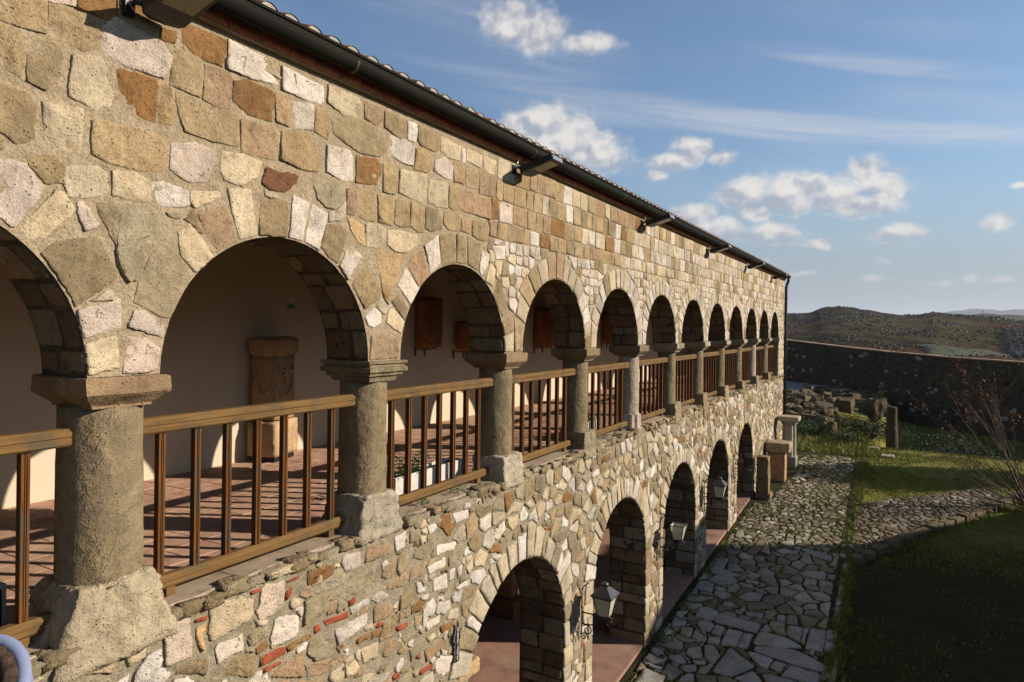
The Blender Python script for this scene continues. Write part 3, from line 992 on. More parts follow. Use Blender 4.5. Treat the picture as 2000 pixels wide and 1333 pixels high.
LO=[('P',[(4.076,-1.836),(4.27,-1.868),(4.278,-1.98),(4.208,-1.998),(4.092,-1.974),(4.047,-1.893)]),('B',[(3.59,-1.737),(3.755,-1.751),(3.754,-1.813),(3.605,-1.803)]),('O',[(3.702,-1.847),(3.964,-1.88),(3.971,-1.96),(3.802,-1.967),(3.7,-1.958)]),('G',[(4.139,-2.055),(4.328,-2.05),(4.432,-2.056),(4.44,-2.157),(4.244,-2.213),(4.108,-2.164)]),('K',[(4.352,-1.865),(4.642,-1.886),(4.663,-1.986),(4.54,-1.992),(4.329,-1.982)]),('K',[(4.571,-2.087),(4.719,-2.046),(4.716,-2.177),(4.625,-2.204),(4.548,-2.165)]),('G',[(4.777,-2.05),(4.908,-2.045),(4.93,-2.171),(4.785,-2.229),(4.739,-2.17)]),('W',[(4.7,-1.866),(4.864,-1.853),(4.861,-1.986),(4.731,-2.006)]),('G',[(4.924,-1.869),(5.086,-1.898),(5.058,-1.998),(4.922,-1.981)]),('G',[(5.007,-2.059),(5.293,-2.049),(5.264,-2.166),(5.131,-2.188),(4.98,-2.127)]),('W',[(5.19,-1.895),(5.324,-1.891),(5.35,-1.953),(5.228,-1.983)]),('W',[(5.346,-2.111),(5.66,-2.161),(5.628,-2.226),(5.344,-2.206)]),('W',[(5.195,-2.27),(5.482,-2.264),(5.481,-2.345),(5.219,-2.356)]),('G',[(5.539,-2.282),(5.716,-2.302),(5.745,-2.361),(5.537,-2.371)]),('W',[(5.285,-2.425),(5.507,-2.426),(5.533,-2.573),(5.295,-2.547)]),('W',[(5.025,-2.354),(5.101,-2.379),(5.126,-2.441),(5.191,-2.456),(5.176,-2.498),(5.048,-2.483)]),('W',[(5.607,-1.874),(5.881,-1.891),(5.894,-1.98),(5.664,-1.98)]),('W',[(5.664,-2.618),(5.942,-2.619),(5.925,-2.673),(5.708,-2.666)]),('W',[(5.565,-2.42),(5.653,-2.424),(5.636,-2.518),(5.563,-2.534)]),('W',[(5.698,-2.438),(5.79,-2.425),(5.772,-2.521),(5.71,-2.551)]),('Y',[(5.851,-2.478),(5.995,-2.42),(5.993,-2.523),(5.896,-2.561)]),('Y',[(3.537,-1.998),(3.649,-2.038),(3.648,-2.087),(3.567,-2.094),(3.52,-2.064)]),('W',[(4.154,-2.288),(4.375,-2.28),(4.384,-2.332),(4.182,-2.352)]),('W',[(3.991,-2.403),(4.372,-2.397),(4.371,-2.493),(4.12,-2.528),(4.025,-2.535)]),('P',[(4.438,-2.282),(4.535,-2.274),(4.622,-2.333),(4.621,-2.376),(4.489,-2.371),(4.416,-2.316)]),('K',[(4.446,-2.383),(4.643,-2.412),(4.721,-2.514),(4.64,-2.541),(4.444,-2.522)]),('S',[(4.793,-2.408),(4.949,-2.426),(4.972,-2.502),(4.922,-2.559),(4.778,-2.542)]),('B',[(3.866,-2.283),(4.134,-2.307),(4.133,-2.36),(3.901,-2.335)]),('B',[(3.77,-2.296),(3.822,-2.291),(3.83,-2.345),(3.778,-2.355)]),('G',[(3.166,-2.112),(3.3,-2.132),(3.299,-2.201),(3.179,-2.207)]),('G',[(3.726,-2.39),(3.83,-2.376),(3.943,-2.507),(3.932,-2.58),(3.791,-2.569),(3.7,-2.466)]),('Y',[(4.285,-2.678),(4.494,-2.696),(4.502,-2.813),(4.333,-2.815)]),('O',[(4.237,-2.576),(4.4,-2.581),(4.399,-2.622),(4.246,-2.627)]),('O',[(4.421,-2.583),(4.528,-2.597),(4.516,-2.656),(4.42,-2.645)]),('B',[(4.741,-2.667),(4.907,-2.681),(4.906,-2.718),(4.775,-2.717)]),('K',[(4.591,-2.779),(4.773,-2.768),(4.772,-2.827),(4.633,-2.884),(4.578,-2.86)]),('Y',[(4.116,-2.752),(4.233,-2.737),(4.282,-2.827),(4.231,-2.858),(4.114,-2.835)]),('W',[(4.733,-3.015),(4.852,-2.964),(4.863,-3.043),(4.767,-3.088)]),('K',[(5.164,-3.037),(5.492,-3.062),(5.491,-3.126),(5.188,-3.163)]),('O',[(5.411,-2.916),(5.641,-2.941),(5.625,-3.001),(5.423,-2.986)]),('G',[(4.938,-2.956),(5.14,-2.949),(5.152,-3.016),(4.96,-3.071)]),('W',[(5.17,-2.79),(5.414,-2.805),(5.412,-2.869),(5.194,-2.878)]),('Y',[(5.206,-2.945),(5.355,-2.942),(5.354,-2.989),(5.245,-3.0)]),('G',[(4.832,-2.792),(5.066,-2.811),(5.04,-2.862),(4.867,-2.866)]),('B',[(5.083,-3.202),(5.307,-3.224),(5.293,-3.257),(5.108,-3.251)]),('K',[(3.69,-2.549),(4.118,-2.634),(4.079,-2.683),(3.859,-2.701),(3.705,-2.646)]),('P',[(3.265,-1.836),(3.307,-1.826),(3.481,-1.854),(3.488,-1.927),(3.473,-2.05),(3.391,-2.064),(3.261,-2.067),(3.224,-1.975),(3.251,-1.949)]),('Y',[(2.872,-1.808),(2.956,-1.816),(3.068,-1.839),(3.082,-1.823),(3.147,-1.862),(3.203,-1.888),(3.201,-1.967),(3.182,-2.014),(3.05,-2.04),(2.872,-2.051),(2.856,-1.99)]),('W',[(3.398,-2.098),(3.514,-2.114),(3.599,-2.144),(3.62,-2.185),(3.61,-2.234),(3.623,-2.272),(3.596,-2.3),(3.452,-2.299),(3.363,-2.293),(3.352,-2.219)]),('P',[(2.599,-1.815),(2.696,-1.831),(2.736,-1.863),(2.735,-1.93),(2.746,-1.99),(2.739,-2.088),(2.631,-2.09),(2.56,-2.074),(2.546,-1.831)]),('W',[(2.911,-2.088),(3.121,-2.096),(3.127,-2.21),(3.034,-2.205),(2.923,-2.215),(2.907,-2.161)]),('G',[(3.671,-2.065),(3.826,-2.067),(4.06,-2.1),(4.049,-2.146),(3.93,-2.166),(3.909,-2.214),(3.777,-2.232),(3.663,-2.241)]),('N',[(2.77,-1.921),(2.841,-1.921),(2.85,-1.954),(2.81,-1.983),(2.825,-2.091),(2.812,-2.091),(2.774,-2.036)]),('B',[(2.758,-1.872),(2.851,-1.877),(2.841,-1.899),(2.761,-1.887)]),('B',[(3.181,-1.834),(3.261,-1.835),(3.264,-1.858),(3.184,-1.858)]),('B',[(3.487,-1.937),(3.547,-1.925),(3.542,-1.972),(3.486,-2.001)]),('B',[(3.276,-2.317),(3.436,-2.311),(3.493,-2.332),(3.488,-2.385),(3.267,-2.382)]),('B',[(3.29,-2.408),(3.45,-2.413),(3.458,-2.439),(3.297,-2.439)]),('O',[(3.506,-2.341),(3.702,-2.317),(3.752,-2.35),(3.738,-2.362),(3.518,-2.378)]),('O',[(3.239,-2.227),(3.332,-2.223),(3.331,-2.273),(3.23,-2.288)]),('G',[(3.165,-2.135),(3.218,-2.102),(3.302,-2.127),(3.305,-2.181),(3.239,-2.209),(3.164,-2.202)]),('K',[(3.408,-2.464),(3.682,-2.429),(3.666,-2.575),(3.661,-2.626),(3.367,-2.499)]),('S',[(2.63,-2.149),(2.686,-2.114),(2.844,-2.145),(2.853,-2.206),(2.842,-2.247)]),('S',[(2.97,-2.271),(3.047,-2.235),(3.208,-2.263),(3.214,-2.382),(3.19,-2.414),(2.99,-2.321)]),('Y',[(2.87,-1.738),(2.971,-1.739),(3.012,-1.789),(3.012,-1.812),(2.869,-1.778)]),('Y',[(2.992,-1.74),(3.209,-1.731),(3.212,-1.781),(3.097,-1.783),(3.019,-1.78)]),('S',[(2.661,-1.715),(2.805,-1.717),(2.798,-1.757),(2.746,-1.789),(2.691,-1.773)]),('B',[(3.497,-1.863),(3.608,-1.861),(3.608,-1.881),(3.501,-1.877)]),('Y',[(3.727,-1.944),(3.746,-1.903),(3.848,-1.917),(3.851,-1.98),(3.744,-1.99)]),('Y',[(2.32,-1.862),(2.441,-1.881),(2.44,-1.966),(2.338,-1.985),(2.319,-1.951)]),('O',[(2.275,-1.842),(2.313,-1.859),(2.313,-1.891),(2.28,-1.883)]),('Y',[(2.049,-1.829),(2.242,-1.86),(2.247,-1.973),(2.071,-1.912),(2.025,-1.878)])]
PV=[[(16.384,3.661),(16.51,3.377),(15.863,3.338),(15.791,3.583)],[(15.724,3.647),(15.855,3.44),(15.604,2.857),(15.49,3.11),(15.476,3.539)],[(15.057,3.521),(15.386,3.417),(15.523,3.117),(15.299,2.913),(15.034,2.972),(14.912,3.24)],[(14.922,3.666),(14.933,3.343),(14.407,3.276),(14.488,3.66)],[(14.796,3.277),(14.791,3.07),(14.604,3.055),(14.582,3.243)],[(14.543,3.258),(14.605,2.984),(14.443,2.859),(14.214,3.022),(14.341,3.214)],[(14.444,2.789),(14.833,2.626),(14.873,2.33),(14.489,2.362),(14.364,2.568)],[(15.083,2.503),(14.943,2.249),(14.863,2.491)],[(15.457,2.794),(15.479,2.518),(15.284,2.499),(15.261,2.772)],[(15.691,2.823),(15.901,2.759),(15.86,2.529),(15.61,2.612),(15.57,2.777)],[(16.374,1.791),(16.603,1.694),(16.703,1.306),(16.213,1.281),(16.145,1.508),(16.246,1.754)],[(14.981,1.756),(15.048,1.28),(14.957,1.284),(14.817,1.716)],[(14.104,3.0),(14.2,2.858),(13.997,2.66),(13.904,2.8),(13.942,2.966)],[(13.654,3.338),(13.738,3.22),(13.636,2.947),(13.207,2.988),(13.237,3.329)],[(13.481,2.982),(13.544,2.906),(13.445,2.145),(13.084,2.161),(13.168,2.958)],[(13.892,2.519),(13.96,2.192),(13.755,2.161),(13.716,2.477)],[(13.889,2.707),(13.894,2.575),(13.748,2.527),(13.708,2.673)],[(13.018,3.68),(12.94,3.389),(12.727,3.4),(12.598,3.619)],[(13.071,3.221),(13.179,3.048),(13.059,2.912),(12.702,2.919),(12.751,3.08),(12.897,3.201)],[(13.092,2.898),(13.071,2.722),(12.68,2.705),(12.666,2.89)],[(12.686,3.433),(12.755,3.232),(12.339,3.172),(12.41,3.382)],[(12.728,3.182),(12.486,2.913),(12.298,2.911),(12.365,3.167)],[(12.569,2.889),(12.588,2.696),(12.319,2.671),(12.315,2.874)],[(13.024,2.659),(13.026,2.388),(12.387,2.383),(12.328,2.652)],[(13.008,2.374),(13.011,2.21),(12.403,2.208),(12.392,2.374)],[(13.194,2.137),(13.207,1.795),(13.086,1.544),(12.922,1.354),(12.758,1.698),(12.657,2.152)],[(12.61,2.105),(12.801,1.512),(12.655,1.216),(12.435,0.929),(12.216,1.01),(12.264,1.415),(12.363,1.874),(12.413,2.093)],[(13.699,1.714),(13.723,1.443),(13.093,1.428),(13.275,1.703)],[(13.703,1.431),(13.71,1.361),(13.035,1.355),(13.098,1.419)],[(13.777,1.328),(13.8,1.062),(12.933,1.046),(12.908,1.333)],[(13.804,1.053),(13.836,0.879),(12.971,0.874),(12.937,1.037)],[(12.339,2.484),(11.895,1.971),(11.393,2.271),(11.401,2.581)],[(12.32,2.194),(12.356,2.026),(12.293,1.75),(11.912,1.808),(12.06,2.017)],[(12.261,1.727),(12.211,1.527),(11.898,1.588),(11.967,1.779)],[(12.239,1.467),(12.144,0.995),(11.761,1.0),(11.805,1.577)],[(11.712,1.851),(11.769,1.572),(11.72,1.047),(11.544,1.0),(11.233,1.64)],[(11.747,1.985),(11.605,1.871),(11.307,1.711),(11.297,2.036),(11.356,2.228)],[(12.137,3.651),(12.239,3.486),(12.097,3.236),(11.846,3.191),(11.812,3.451),(11.853,3.653)],[(11.706,3.672),(11.726,3.489),(11.522,3.409),(11.424,3.524),(11.529,3.67)],[(11.969,3.12),(12.106,2.928),(11.762,2.817),(11.651,2.959),(11.793,3.116)],[(12.214,2.892),(12.263,2.74),(11.972,2.558),(11.625,2.62),(11.813,2.8)],[(11.567,3.36),(11.67,3.145),(11.463,3.001),(11.355,3.141),(11.443,3.305)],[(10.977,3.588),(10.893,3.189),(10.524,3.177),(10.364,3.584)],[(11.37,3.066),(11.489,2.861),(11.316,2.799),(11.188,2.941),(11.263,3.077)],[(11.605,2.968),(11.668,2.747),(11.583,2.708),(11.489,2.861)],[(11.161,3.545),(11.154,3.303),(11.05,3.352),(11.073,3.558)],[(13.878,1.725),(13.774,1.499),(13.739,1.74)],[(14.046,1.947),(14.085,1.803),(13.829,1.772),(13.761,1.919)],[(17.449,1.004),(17.545,0.876),(15.509,0.879),(15.486,0.997)],[(15.45,1.006),(15.478,0.878),(14.985,0.904),(14.971,0.998)],[(14.937,1.006),(14.97,0.872),(14.219,0.882),(14.272,0.995)],[(17.862,1.968),(17.994,1.899),(17.837,1.27),(17.43,1.252),(17.54,1.573)],[(18.716,1.133),(18.838,1.017),(17.775,0.973),(17.846,1.103)],[(17.562,2.493),(17.805,2.252),(17.715,1.993),(17.508,2.012),(17.424,2.35)],[(18.541,3.605),(18.68,3.468),(18.265,3.347),(18.036,3.441),(18.169,3.569)],[(18.192,2.493),(18.386,2.216),(18.14,2.124),(17.953,2.228),(18.025,2.385)]]


BLD = empty('museum_building', (13, D, gz(13)), 'long two-storey stone museum building with arched gallery over arched ground floor', 'building')


def arch_low(t):
    for c in UP_C:
        if abs(t - c) < AR:
            return SPRING + math.sqrt(AR * AR - (t - c) ** 2)
    return SPRING


def mortar_sheet(name, mat, segs, d, parent, disp=.006, flip=False):
    """segs: list of (t, low, top); consecutive columns with the same key are joined"""
    b = MB()
    prev = None
    for t, lo, hi in segs:
        n = 1 + max(2, int((hi - lo) / (.07 if t < 9 else .2)))
        cur = [(t, d + disp * (mn.noise((t * 6, k * .37 + lo, 1)) + mn.noise((t * 17, (lo + (hi - lo) * k / (n - 1)) * 17, 5))), z(lo + (hi - lo) * k / (n - 1))) for k in range(n)]
        if prev is not None and t > prev[0][0] + 1e-6:
            o = len(b.v)
            b.v += prev + cur
            b.c += [(.5, .5, .5)] * (len(prev) + len(cur))
            na, nb = len(prev), len(cur)
            i = j = 0
            while i < na - 1 or j < nb - 1:
                if j == nb - 1 or (i < na - 1 and (i + 1) / (na - 1) <= (j + 1) / (nb - 1)):
                    f = (o + i, o + na + j, o + i + 1)
                    i += 1
                else:
                    f = (o + i, o + na + j, o + na + j + 1)
                    j += 1
                b.f.append(f[::-1] if flip else f)
        prev = cur
    return b.build(name, mat, parent, True)


def tsamp(a, b, extra):
    s = set(round(x, 4) for x in extra)
    t = a
    while t < b:
        s.add(round(t, 4))
        t += .05 if t < 9 else .11
    s.add(b)
    return sorted(x for x in s if a <= x <= b)


up_t = tsamp(T0, T1, [c + s * AR for c in UP_C for s in (-1, 1)] + [c + AR * math.cos(a * math.pi / 24) for c in UP_C for a in range(1, 24)])
UPW = mortar_sheet('upper_wall', M['mortar'], [(t, arch_low(t), TOPW + .2) for t in up_t], D + .003, BLD, .0022)
mortar_sheet('upper_wall_inner_face', M['mortar'], [(t, arch_low(t), TOPW + .1) for t in up_t], D + TH, BLD, .002, True)
lo_segs = []
for t in tsamp(T0, T1, [c + LR * math.cos(a * math.pi / 28) for c in LO_C for a in range(0, 29)]):
    ins = [c for c in LO_C if abs(t - c) < LR - 1e-4]
    edge = [c for c in LO_C if abs(abs(t - c) - LR) <= 2e-4]
    if ins:
        lo_segs.append((t, LSPRING + math.sqrt(LR * LR - (t - ins[0]) ** 2), SILL - .05))
    elif edge:
        if t < edge[0]:
            lo_segs += [(t, gz(t) - EYE - .2, SILL - .05), (t + 1e-5, LSPRING, SILL - .05)]
        else:
            lo_segs += [(t - 1e-5, LSPRING, SILL - .05), (t, gz(t) - EYE - .2, SILL - .05)]
    else:
        lo_segs.append((t, gz(t) - EYE - .2, SILL - .05))
lo_segs.sort()
LOW = mortar_sheet('lower_wall', M['mortar_low'], lo_segs, D + .004, BLD, .0045)

# soffits and jambs
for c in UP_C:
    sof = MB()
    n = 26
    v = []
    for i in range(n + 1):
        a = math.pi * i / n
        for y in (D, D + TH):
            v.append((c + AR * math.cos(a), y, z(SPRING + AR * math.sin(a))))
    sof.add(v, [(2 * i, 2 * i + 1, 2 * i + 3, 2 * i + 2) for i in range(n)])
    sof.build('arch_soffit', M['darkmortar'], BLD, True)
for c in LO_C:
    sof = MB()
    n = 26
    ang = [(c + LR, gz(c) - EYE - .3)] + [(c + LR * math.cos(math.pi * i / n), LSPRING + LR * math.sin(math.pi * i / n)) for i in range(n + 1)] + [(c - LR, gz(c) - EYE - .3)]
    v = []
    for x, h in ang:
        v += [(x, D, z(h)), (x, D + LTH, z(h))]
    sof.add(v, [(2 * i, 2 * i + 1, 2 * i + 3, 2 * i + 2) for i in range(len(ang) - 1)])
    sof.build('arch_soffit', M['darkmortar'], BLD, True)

# ---- stones of the upper wall
occ = Occ(T0, T1 + .1, -6.1, 1.95)
for c in UP_C:
    occ.poly([(c + AR * math.cos(math.pi * i / 24), SPRING + AR * math.sin(math.pi * i / 24)) for i in range(25)])
for c in LO_C:
    occ.poly([(c + LR * math.cos(math.pi * i / 24), LSPRING + LR * math.sin(math.pi * i / 24)) for i in range(25)] + [(c - LR, -6.1), (c + LR, -6.1)])
wall_st = Pieces('wall_stone', M['stone'])
vous = Pieces('arch_stone', M['stone'])
vlow = Pieces('arch_stone', M['stone'])
rub = Pieces('rubble_stone', M['rubble'])
brk = Pieces('brick_fragment', M['brick'])


def lod_of(a):
    return 0 if a > 1500 else 1 if a > 220 else 2


def put(coll, p, code, proud, d=D, k=.10, jit=.004):
    p = ccw(p)
    a = scr(p, d)
    L = lod_of(a)
    q = densify(p, .022 if L == 0 else .055, 44 if L == 0 else 15 if L == 1 else 9)
    if L < 2:
        q = soften(q, .25)[::1] if len(q) < 9 else q
    s_ = rnd.uniform(0, 50)
    v, f = slab(q, proud, L, wall3(d), jit, s_)
    coll.add(a, v, f, tint(code, k))


def grow(p, a):
    c = centroid(p)
    return [(x + (x - c[0]) / (math.hypot(x - c[0], y - c[1]) + 1e-6) * a, y + (y - c[1]) / (math.hypot(x - c[0], y - c[1]) + 1e-6) * a) for x, y in p]


for code, p in UP:
    p = grow(p, .011)
    put(wall_st, p, code, rnd.uniform(.003, .008), jit=.007)
    occ.poly(p)
# keep traced arch stones clear of the opening
for code, p in VO:
    q = []
    for x, y in p:
        for c in UP_C:
            dx, dy = x - c, y - SPRING
            r_ = math.hypot(dx, dy)
            if r_ < AR + .004 and dy > -.05:
                x, y = c + dx / r_ * (AR + .004), SPRING + dy / r_ * (AR + .004)
        q.append((x, max(y, SPRING + .012)))
    put(vous, q, code, rnd.uniform(.004, .010), jit=.007)
    occ.poly(q)


def vcol(t):
    r_ = rnd.random()
    if t < 8:
        return 'WSTYSK'[int(r_ * 6)]
    return 'WYLPLSWL'[int(r_ * 8)]


for c in UP_C:
    a = 0.0
    while a < math.pi - .02:
        da = rnd.uniform(.15, .27)
        if math.pi - a - da < .12:
            da = math.pi - a
        am = a + da / 2
        ro = AR + rnd.uniform(.25, .34)
        g = .012
        pts = []
        for rr, aa in ((AR + .004, a + g / AR / 2), (AR + .004, am), (AR + .004, a + da - g / AR / 2), (ro, a + da - g / ro / 2), (ro + .01, am), (ro, a + g / ro / 2)):
            x, y = c + rr * math.cos(aa), SPRING + rr * math.sin(aa)
            lim = SPC / 2 - .008
            x = c + max(-lim, min(lim, x - c))
            pts.append((x, max(y, SPRING + .01)))
        cc = centroid(pts)
        mid = (c + (AR + .14) * math.cos(am), SPRING + (AR + .14) * math.sin(am))
        if poly_area(pts) > .004 and T0 + .02 < cc[0] < T1 - .03:
            free = not occ.at(*cc) and not occ.at(*mid) and not (cc[0] > 1.2 and cc[0] < 5.6)
            if free or (not occ.at(*cc) and cc[0] > 4.9):
                q = shrink(densify(pts, .05, 22), occ, .010)
                if q and poly_area(q) > .006:
                    put(vous, q, vcol(cc[0]), rnd.uniform(.005, .012), jit=.006)
                    occ.poly(q)
        a += da


def fill_rows(rows, wmin, wmax, colf, proud, gap, coll, tlim=(T0, T1)):
    for h0, h1 in rows:
        t = tlim[0] + rnd.uniform(0, .1)
        while t < tlim[1] - .05:
            w = rnd.uniform(wmin, wmax) * (1.25 if rnd.random() < .2 else 1)
            t2 = min(t + w, tlim[1] - .008)
            y0, y1 = h0 + rnd.uniform(-.008, .008), h1 + rnd.uniform(-.008, .008)
            p = [(t, y0 + rnd.uniform(-.01, .01)), (t2, y0 + rnd.uniform(-.01, .01)), (t2 + rnd.uniform(-.012, .012), y1), (t + rnd.uniform(-.012, .012), y1)]
            q = shrink(densify(p, .045, 16), occ, gap)
            if q and poly_area(q) > .004 and compact(q):
                put(coll, q, colf((t + t2) / 2, (h0 + h1) / 2), rnd.uniform(*proud))
                occ.poly(q)
            t = t2


def ashlar_col(t, h):
    r_ = rnd.random()
    if t < 7:
        return 'TTTSKYOPT'[int(r_ * 9)]
    if t < 10.6 + (h - 1.3) * 2:
        return 'TTTTSKTTOYTW'[int(r_ * 12)] if h > 1.0 else 'WYYTWTSWY'[int(r_ * 9)]
    return 'WYLLPTYSWLPYTK'[int(r_ * 14)]


fill_rows([(1.605, 1.845), (1.365, 1.605), (1.135, 1.365), (.945, 1.135)], .17, .33, ashlar_col, (.003, .009), .011, wall_st)


def spandrel_col(t, h):
    return 'WYPLWLWYS'[int(rnd.random() * 9)]


# spandrels: small irregular stones
sp = []
y = SPRING + .06
while y < .95:
    t = T0 + .05
    while t < T1:
        if not occ.at(t, y):
            sp.append((t + rnd.uniform(-.03, .03), y + rnd.uniform(-.025, .025)))
        t += .155
    y += .125
for p0, cell in zip(sp, cells(sp, 1.15, .3)):
    if occ.at(*p0) or len(cell) < 3:
        continue
    q = shrink(densify(cell, .05, 14), occ, .016, p0)
    if q and poly_area(q) > .0022 and compact(q):
        put(wall_st, q, spandrel_col(*p0), rnd.uniform(.004, .010), jit=.006)
        occ.poly(q)

# ---- stones of the lower wall
occ2 = Occ(T0, T1 + .1, -6.1, 1.95)
occ2.a[:] = occ.a
occ2.a[int((SILL - .055 + 6.1) / .01):, :] = True


def free_low(p):
    return [(x, min(y, SILL - .06)) for x, y in p]


BASE_ZONE = [(1.80, 2.66, -1.92), (4.06, 4.80, -1.84), (6.45, 7.0, -1.86)]
for a, b_, lo in BASE_ZONE:
    occ2.poly([(a, SILL), (b_, SILL), (b_ - .12, lo), (a + .2, lo)])
for code, p in LO:
    p = free_low(p)
    if poly_area(p) < .0008:
        continue
    inside = sum(math.hypot(x - c, y - LSPRING) < LR + .02 for x, y in p for c in LO_C)
    if inside:
        continue
    if code == 'B':
        put(brk, p, code, rnd.uniform(.006, .014), jit=.004)
    else:
        put(rub, p, code, rnd.uniform(.006, .015), jit=.011)
    occ2.poly(p)
# rings of the lower arches: long pale wedges
for c in LO_C:
    for part in (0, 1):
        if part == 0:
            a = 0.0
            while a < math.pi - .01:
                da = rnd.uniform(.085, .20)
                if math.pi - a - da < .07:
                    da = math.pi - a
                am = a + da / 2
                ro = LR + rnd.uniform(.27, .42) * (1.0 if .3 < am < 2.84 else .8)
                pts = [(c + rr * math.cos(aa), LSPRING + rr * math.sin(aa)) for rr, aa in ((LR + .004, a + .006), (LR + .004, am), (LR + .004, a + da - .006), (ro, a + da - .004), (ro + rnd.uniform(-.03, .03), am), (ro - rnd.uniform(0, .05), a + .004))]
                q = shrink(densify(pts, .06, 20), occ2, .012)
                if q and poly_area(q) > .006:
                    put(vlow, q, 'LLYWLG'[int(rnd.random() * 6)], rnd.uniform(.014, .026))
                    occ2.poly(q)
                a += da
        else:
            for s_ in (-1, 1):
                y = LSPRING
                while y > gz(c) - EYE + .02:
                    hh = rnd.uniform(.16, .36)
                    w = rnd.uniform(.18, .40)
                    x0 = c + s_ * (LR + .004)
                    p = [(x0, y - hh + .012), (x0 + s_ * w, y - hh + .012), (x0 + s_ * w * rnd.uniform(.85, 1), y - .006), (x0, y - .006)]
                    q = shrink(densify(ccw(p), .06, 18), occ2, .012)
                    if q and poly_area(q) > .006:
                        put(vlow, q, 'LLYWLKG'[int(rnd.random() * 7)], rnd.uniform(.012, .024))
                        occ2.poly(q)
                    y -= hh


def rub_col(t, h):
    r_ = rnd.random()
    return 'GGSGYWTLWYGSWKOLTSWYLW'[int(r_ * 22)]


for rnd_pass, (sx, sy, gap, amin) in enumerate(((.245, .155, .045, .0035), (.11, .08, .022, .0010))):
    pts = []
    y = -6.0
    row = 0
    while y < SILL - .03:
        t = T0 + .04 + (row % 2) * sx * .5
        while t < T1 - .03:
            if y > gz(t) - EYE - .05:
                qx, qy = t + rnd.uniform(-.38, .38) * sx, y + rnd.uniform(-.30, .30) * sy
                if rnd_pass == 0 and rnd.random() < .20:
                    pass
                elif not occ2.at(qx, qy):
                    pts.append((qx, qy))
            t += sx
        y += sy
        row += 1
    for p0, cell in zip(pts, cells(pts, 1.4, sx * 1.7)):
        if len(cell) < 3 or occ2.at(*p0):
            continue
        if rnd_pass == 1 and (rnd.random() < .40):
            continue
        q = shrink(densify(cell, .04, 15), occ2, gap * rnd.uniform(.7, 1.6), p0)
        if not q or poly_area(q) < amin or not compact(q):
            continue
        if scr(q, D) < 5 and p0[0] > 3:
            continue
        small = poly_area(q) < .008
        if small and rnd.random() < .05:
            put(brk, q, 'B', rnd.uniform(.008, .016))
        else:
            put(rub, q, rub_col(*p0), rnd.uniform(.004, .014), k=.18, jit=.012)
        occ2.poly(q)
wall_st.build(UPW)
vous.build(UPW)
vlow.build(LOW)
rub.build(LOW)
brk.build(LOW)

# carved strokes left on the reused inscription blocks
for a, b_ in (((2.949, 1.727), (3.077, 1.763)), ((3.077, 1.763), (3.054, 1.634)), ((3.245, 1.745), (3.383, 1.72)), ((3.501, 1.789), (3.519, 1.725))):
    car = MB()
    dx, dy = b_[0] - a[0], b_[1] - a[1]
    L = math.hypot(dx, dy)
    nx, ny = -dy / L * .005, dx / L * .005
    car.add([(a[0] + nx, D - .0150, z(a[1] + ny)), (a[0] - nx, D - .0150, z(a[1] - ny)), (b_[0] - nx, D - .0150, z(b_[1] - ny)), (b_[0] + nx, D - .0150, z(b_[1] + ny))], [(0, 1, 2, 3)])
    car.build('carved_stroke', M['mortar'], UPW)


# ---- stones that show under the arches, on the faces turned to the viewer
sofp = Pieces('soffit_stone', M['soffit'])


def soffit_run(path, d0, th, hmin, hmax, colset):
    """path: list of (x, h, nx, nh) along the curve; stones in two or three widths across the depth"""
    L = [0]
    for i in range(1, len(path)):
        L.append(L[-1] + math.dist(path[i][:2], path[i - 1][:2]))

    def at(s_):
        for i in range(1, len(path)):
            if L[i] >= s_ or i == len(path) - 1:
                k = max(0, min(1, (s_ - L[i - 1]) / max(1e-6, L[i] - L[i - 1])))
                return [path[i - 1][q] + (path[i][q] - path[i - 1][q]) * k for q in range(4)]
    s0 = .01
    while s0 < L[-1] - .06:
        hh = rnd.uniform(hmin, hmax)
        s1 = min(s0 + hh, L[-1])
        cuts = [0, th] if rnd.random() < .25 else [0, th * rnd.uniform(.35, .65), th]
        for a, b_ in zip(cuts, cuts[1:]):
            g = .016
            p = [(a + g, s0 + g * .8), (b_ - g, s0 + g * .8), (b_ - g, s1 - g * .8), (a + g, s1 - g * .8)]
            if p[1][0] - p[0][0] < .04 or p[2][1] - p[1][1] < .04:
                continue
            q = soften(densify([(x + rnd.uniform(-.01, .01), y + rnd.uniform(-.01, .01)) for x, y in p], .06, 12), .2) if d0 < 9 else densify(p, .1, 8)

            def to3(x, y, o):
                qx, qh, nx, nh = at(y)
                return (qx + nx * o, d0 + x, z(qh + nh * o))
            v, f = slab(ccw(q), rnd.uniform(.006, .016), 1, to3, .004, rnd.uniform(0, 9))
            dk = rnd.uniform(.45, .85)  # stones darkened further, shade painted in along with the soot
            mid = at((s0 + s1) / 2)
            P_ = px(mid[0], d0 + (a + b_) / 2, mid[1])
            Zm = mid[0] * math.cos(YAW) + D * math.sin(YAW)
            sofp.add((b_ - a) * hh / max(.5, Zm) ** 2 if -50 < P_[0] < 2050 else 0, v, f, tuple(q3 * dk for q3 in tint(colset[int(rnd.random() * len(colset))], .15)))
        s0 = s1


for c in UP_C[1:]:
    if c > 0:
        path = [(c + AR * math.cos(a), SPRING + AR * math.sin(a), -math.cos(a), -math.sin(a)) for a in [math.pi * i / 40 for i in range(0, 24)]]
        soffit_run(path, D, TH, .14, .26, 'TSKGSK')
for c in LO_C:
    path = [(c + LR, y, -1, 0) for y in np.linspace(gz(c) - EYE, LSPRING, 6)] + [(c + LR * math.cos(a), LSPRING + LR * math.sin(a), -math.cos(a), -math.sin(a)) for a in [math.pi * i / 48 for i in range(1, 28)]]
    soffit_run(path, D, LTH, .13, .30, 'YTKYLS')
sofp.build(BLD)
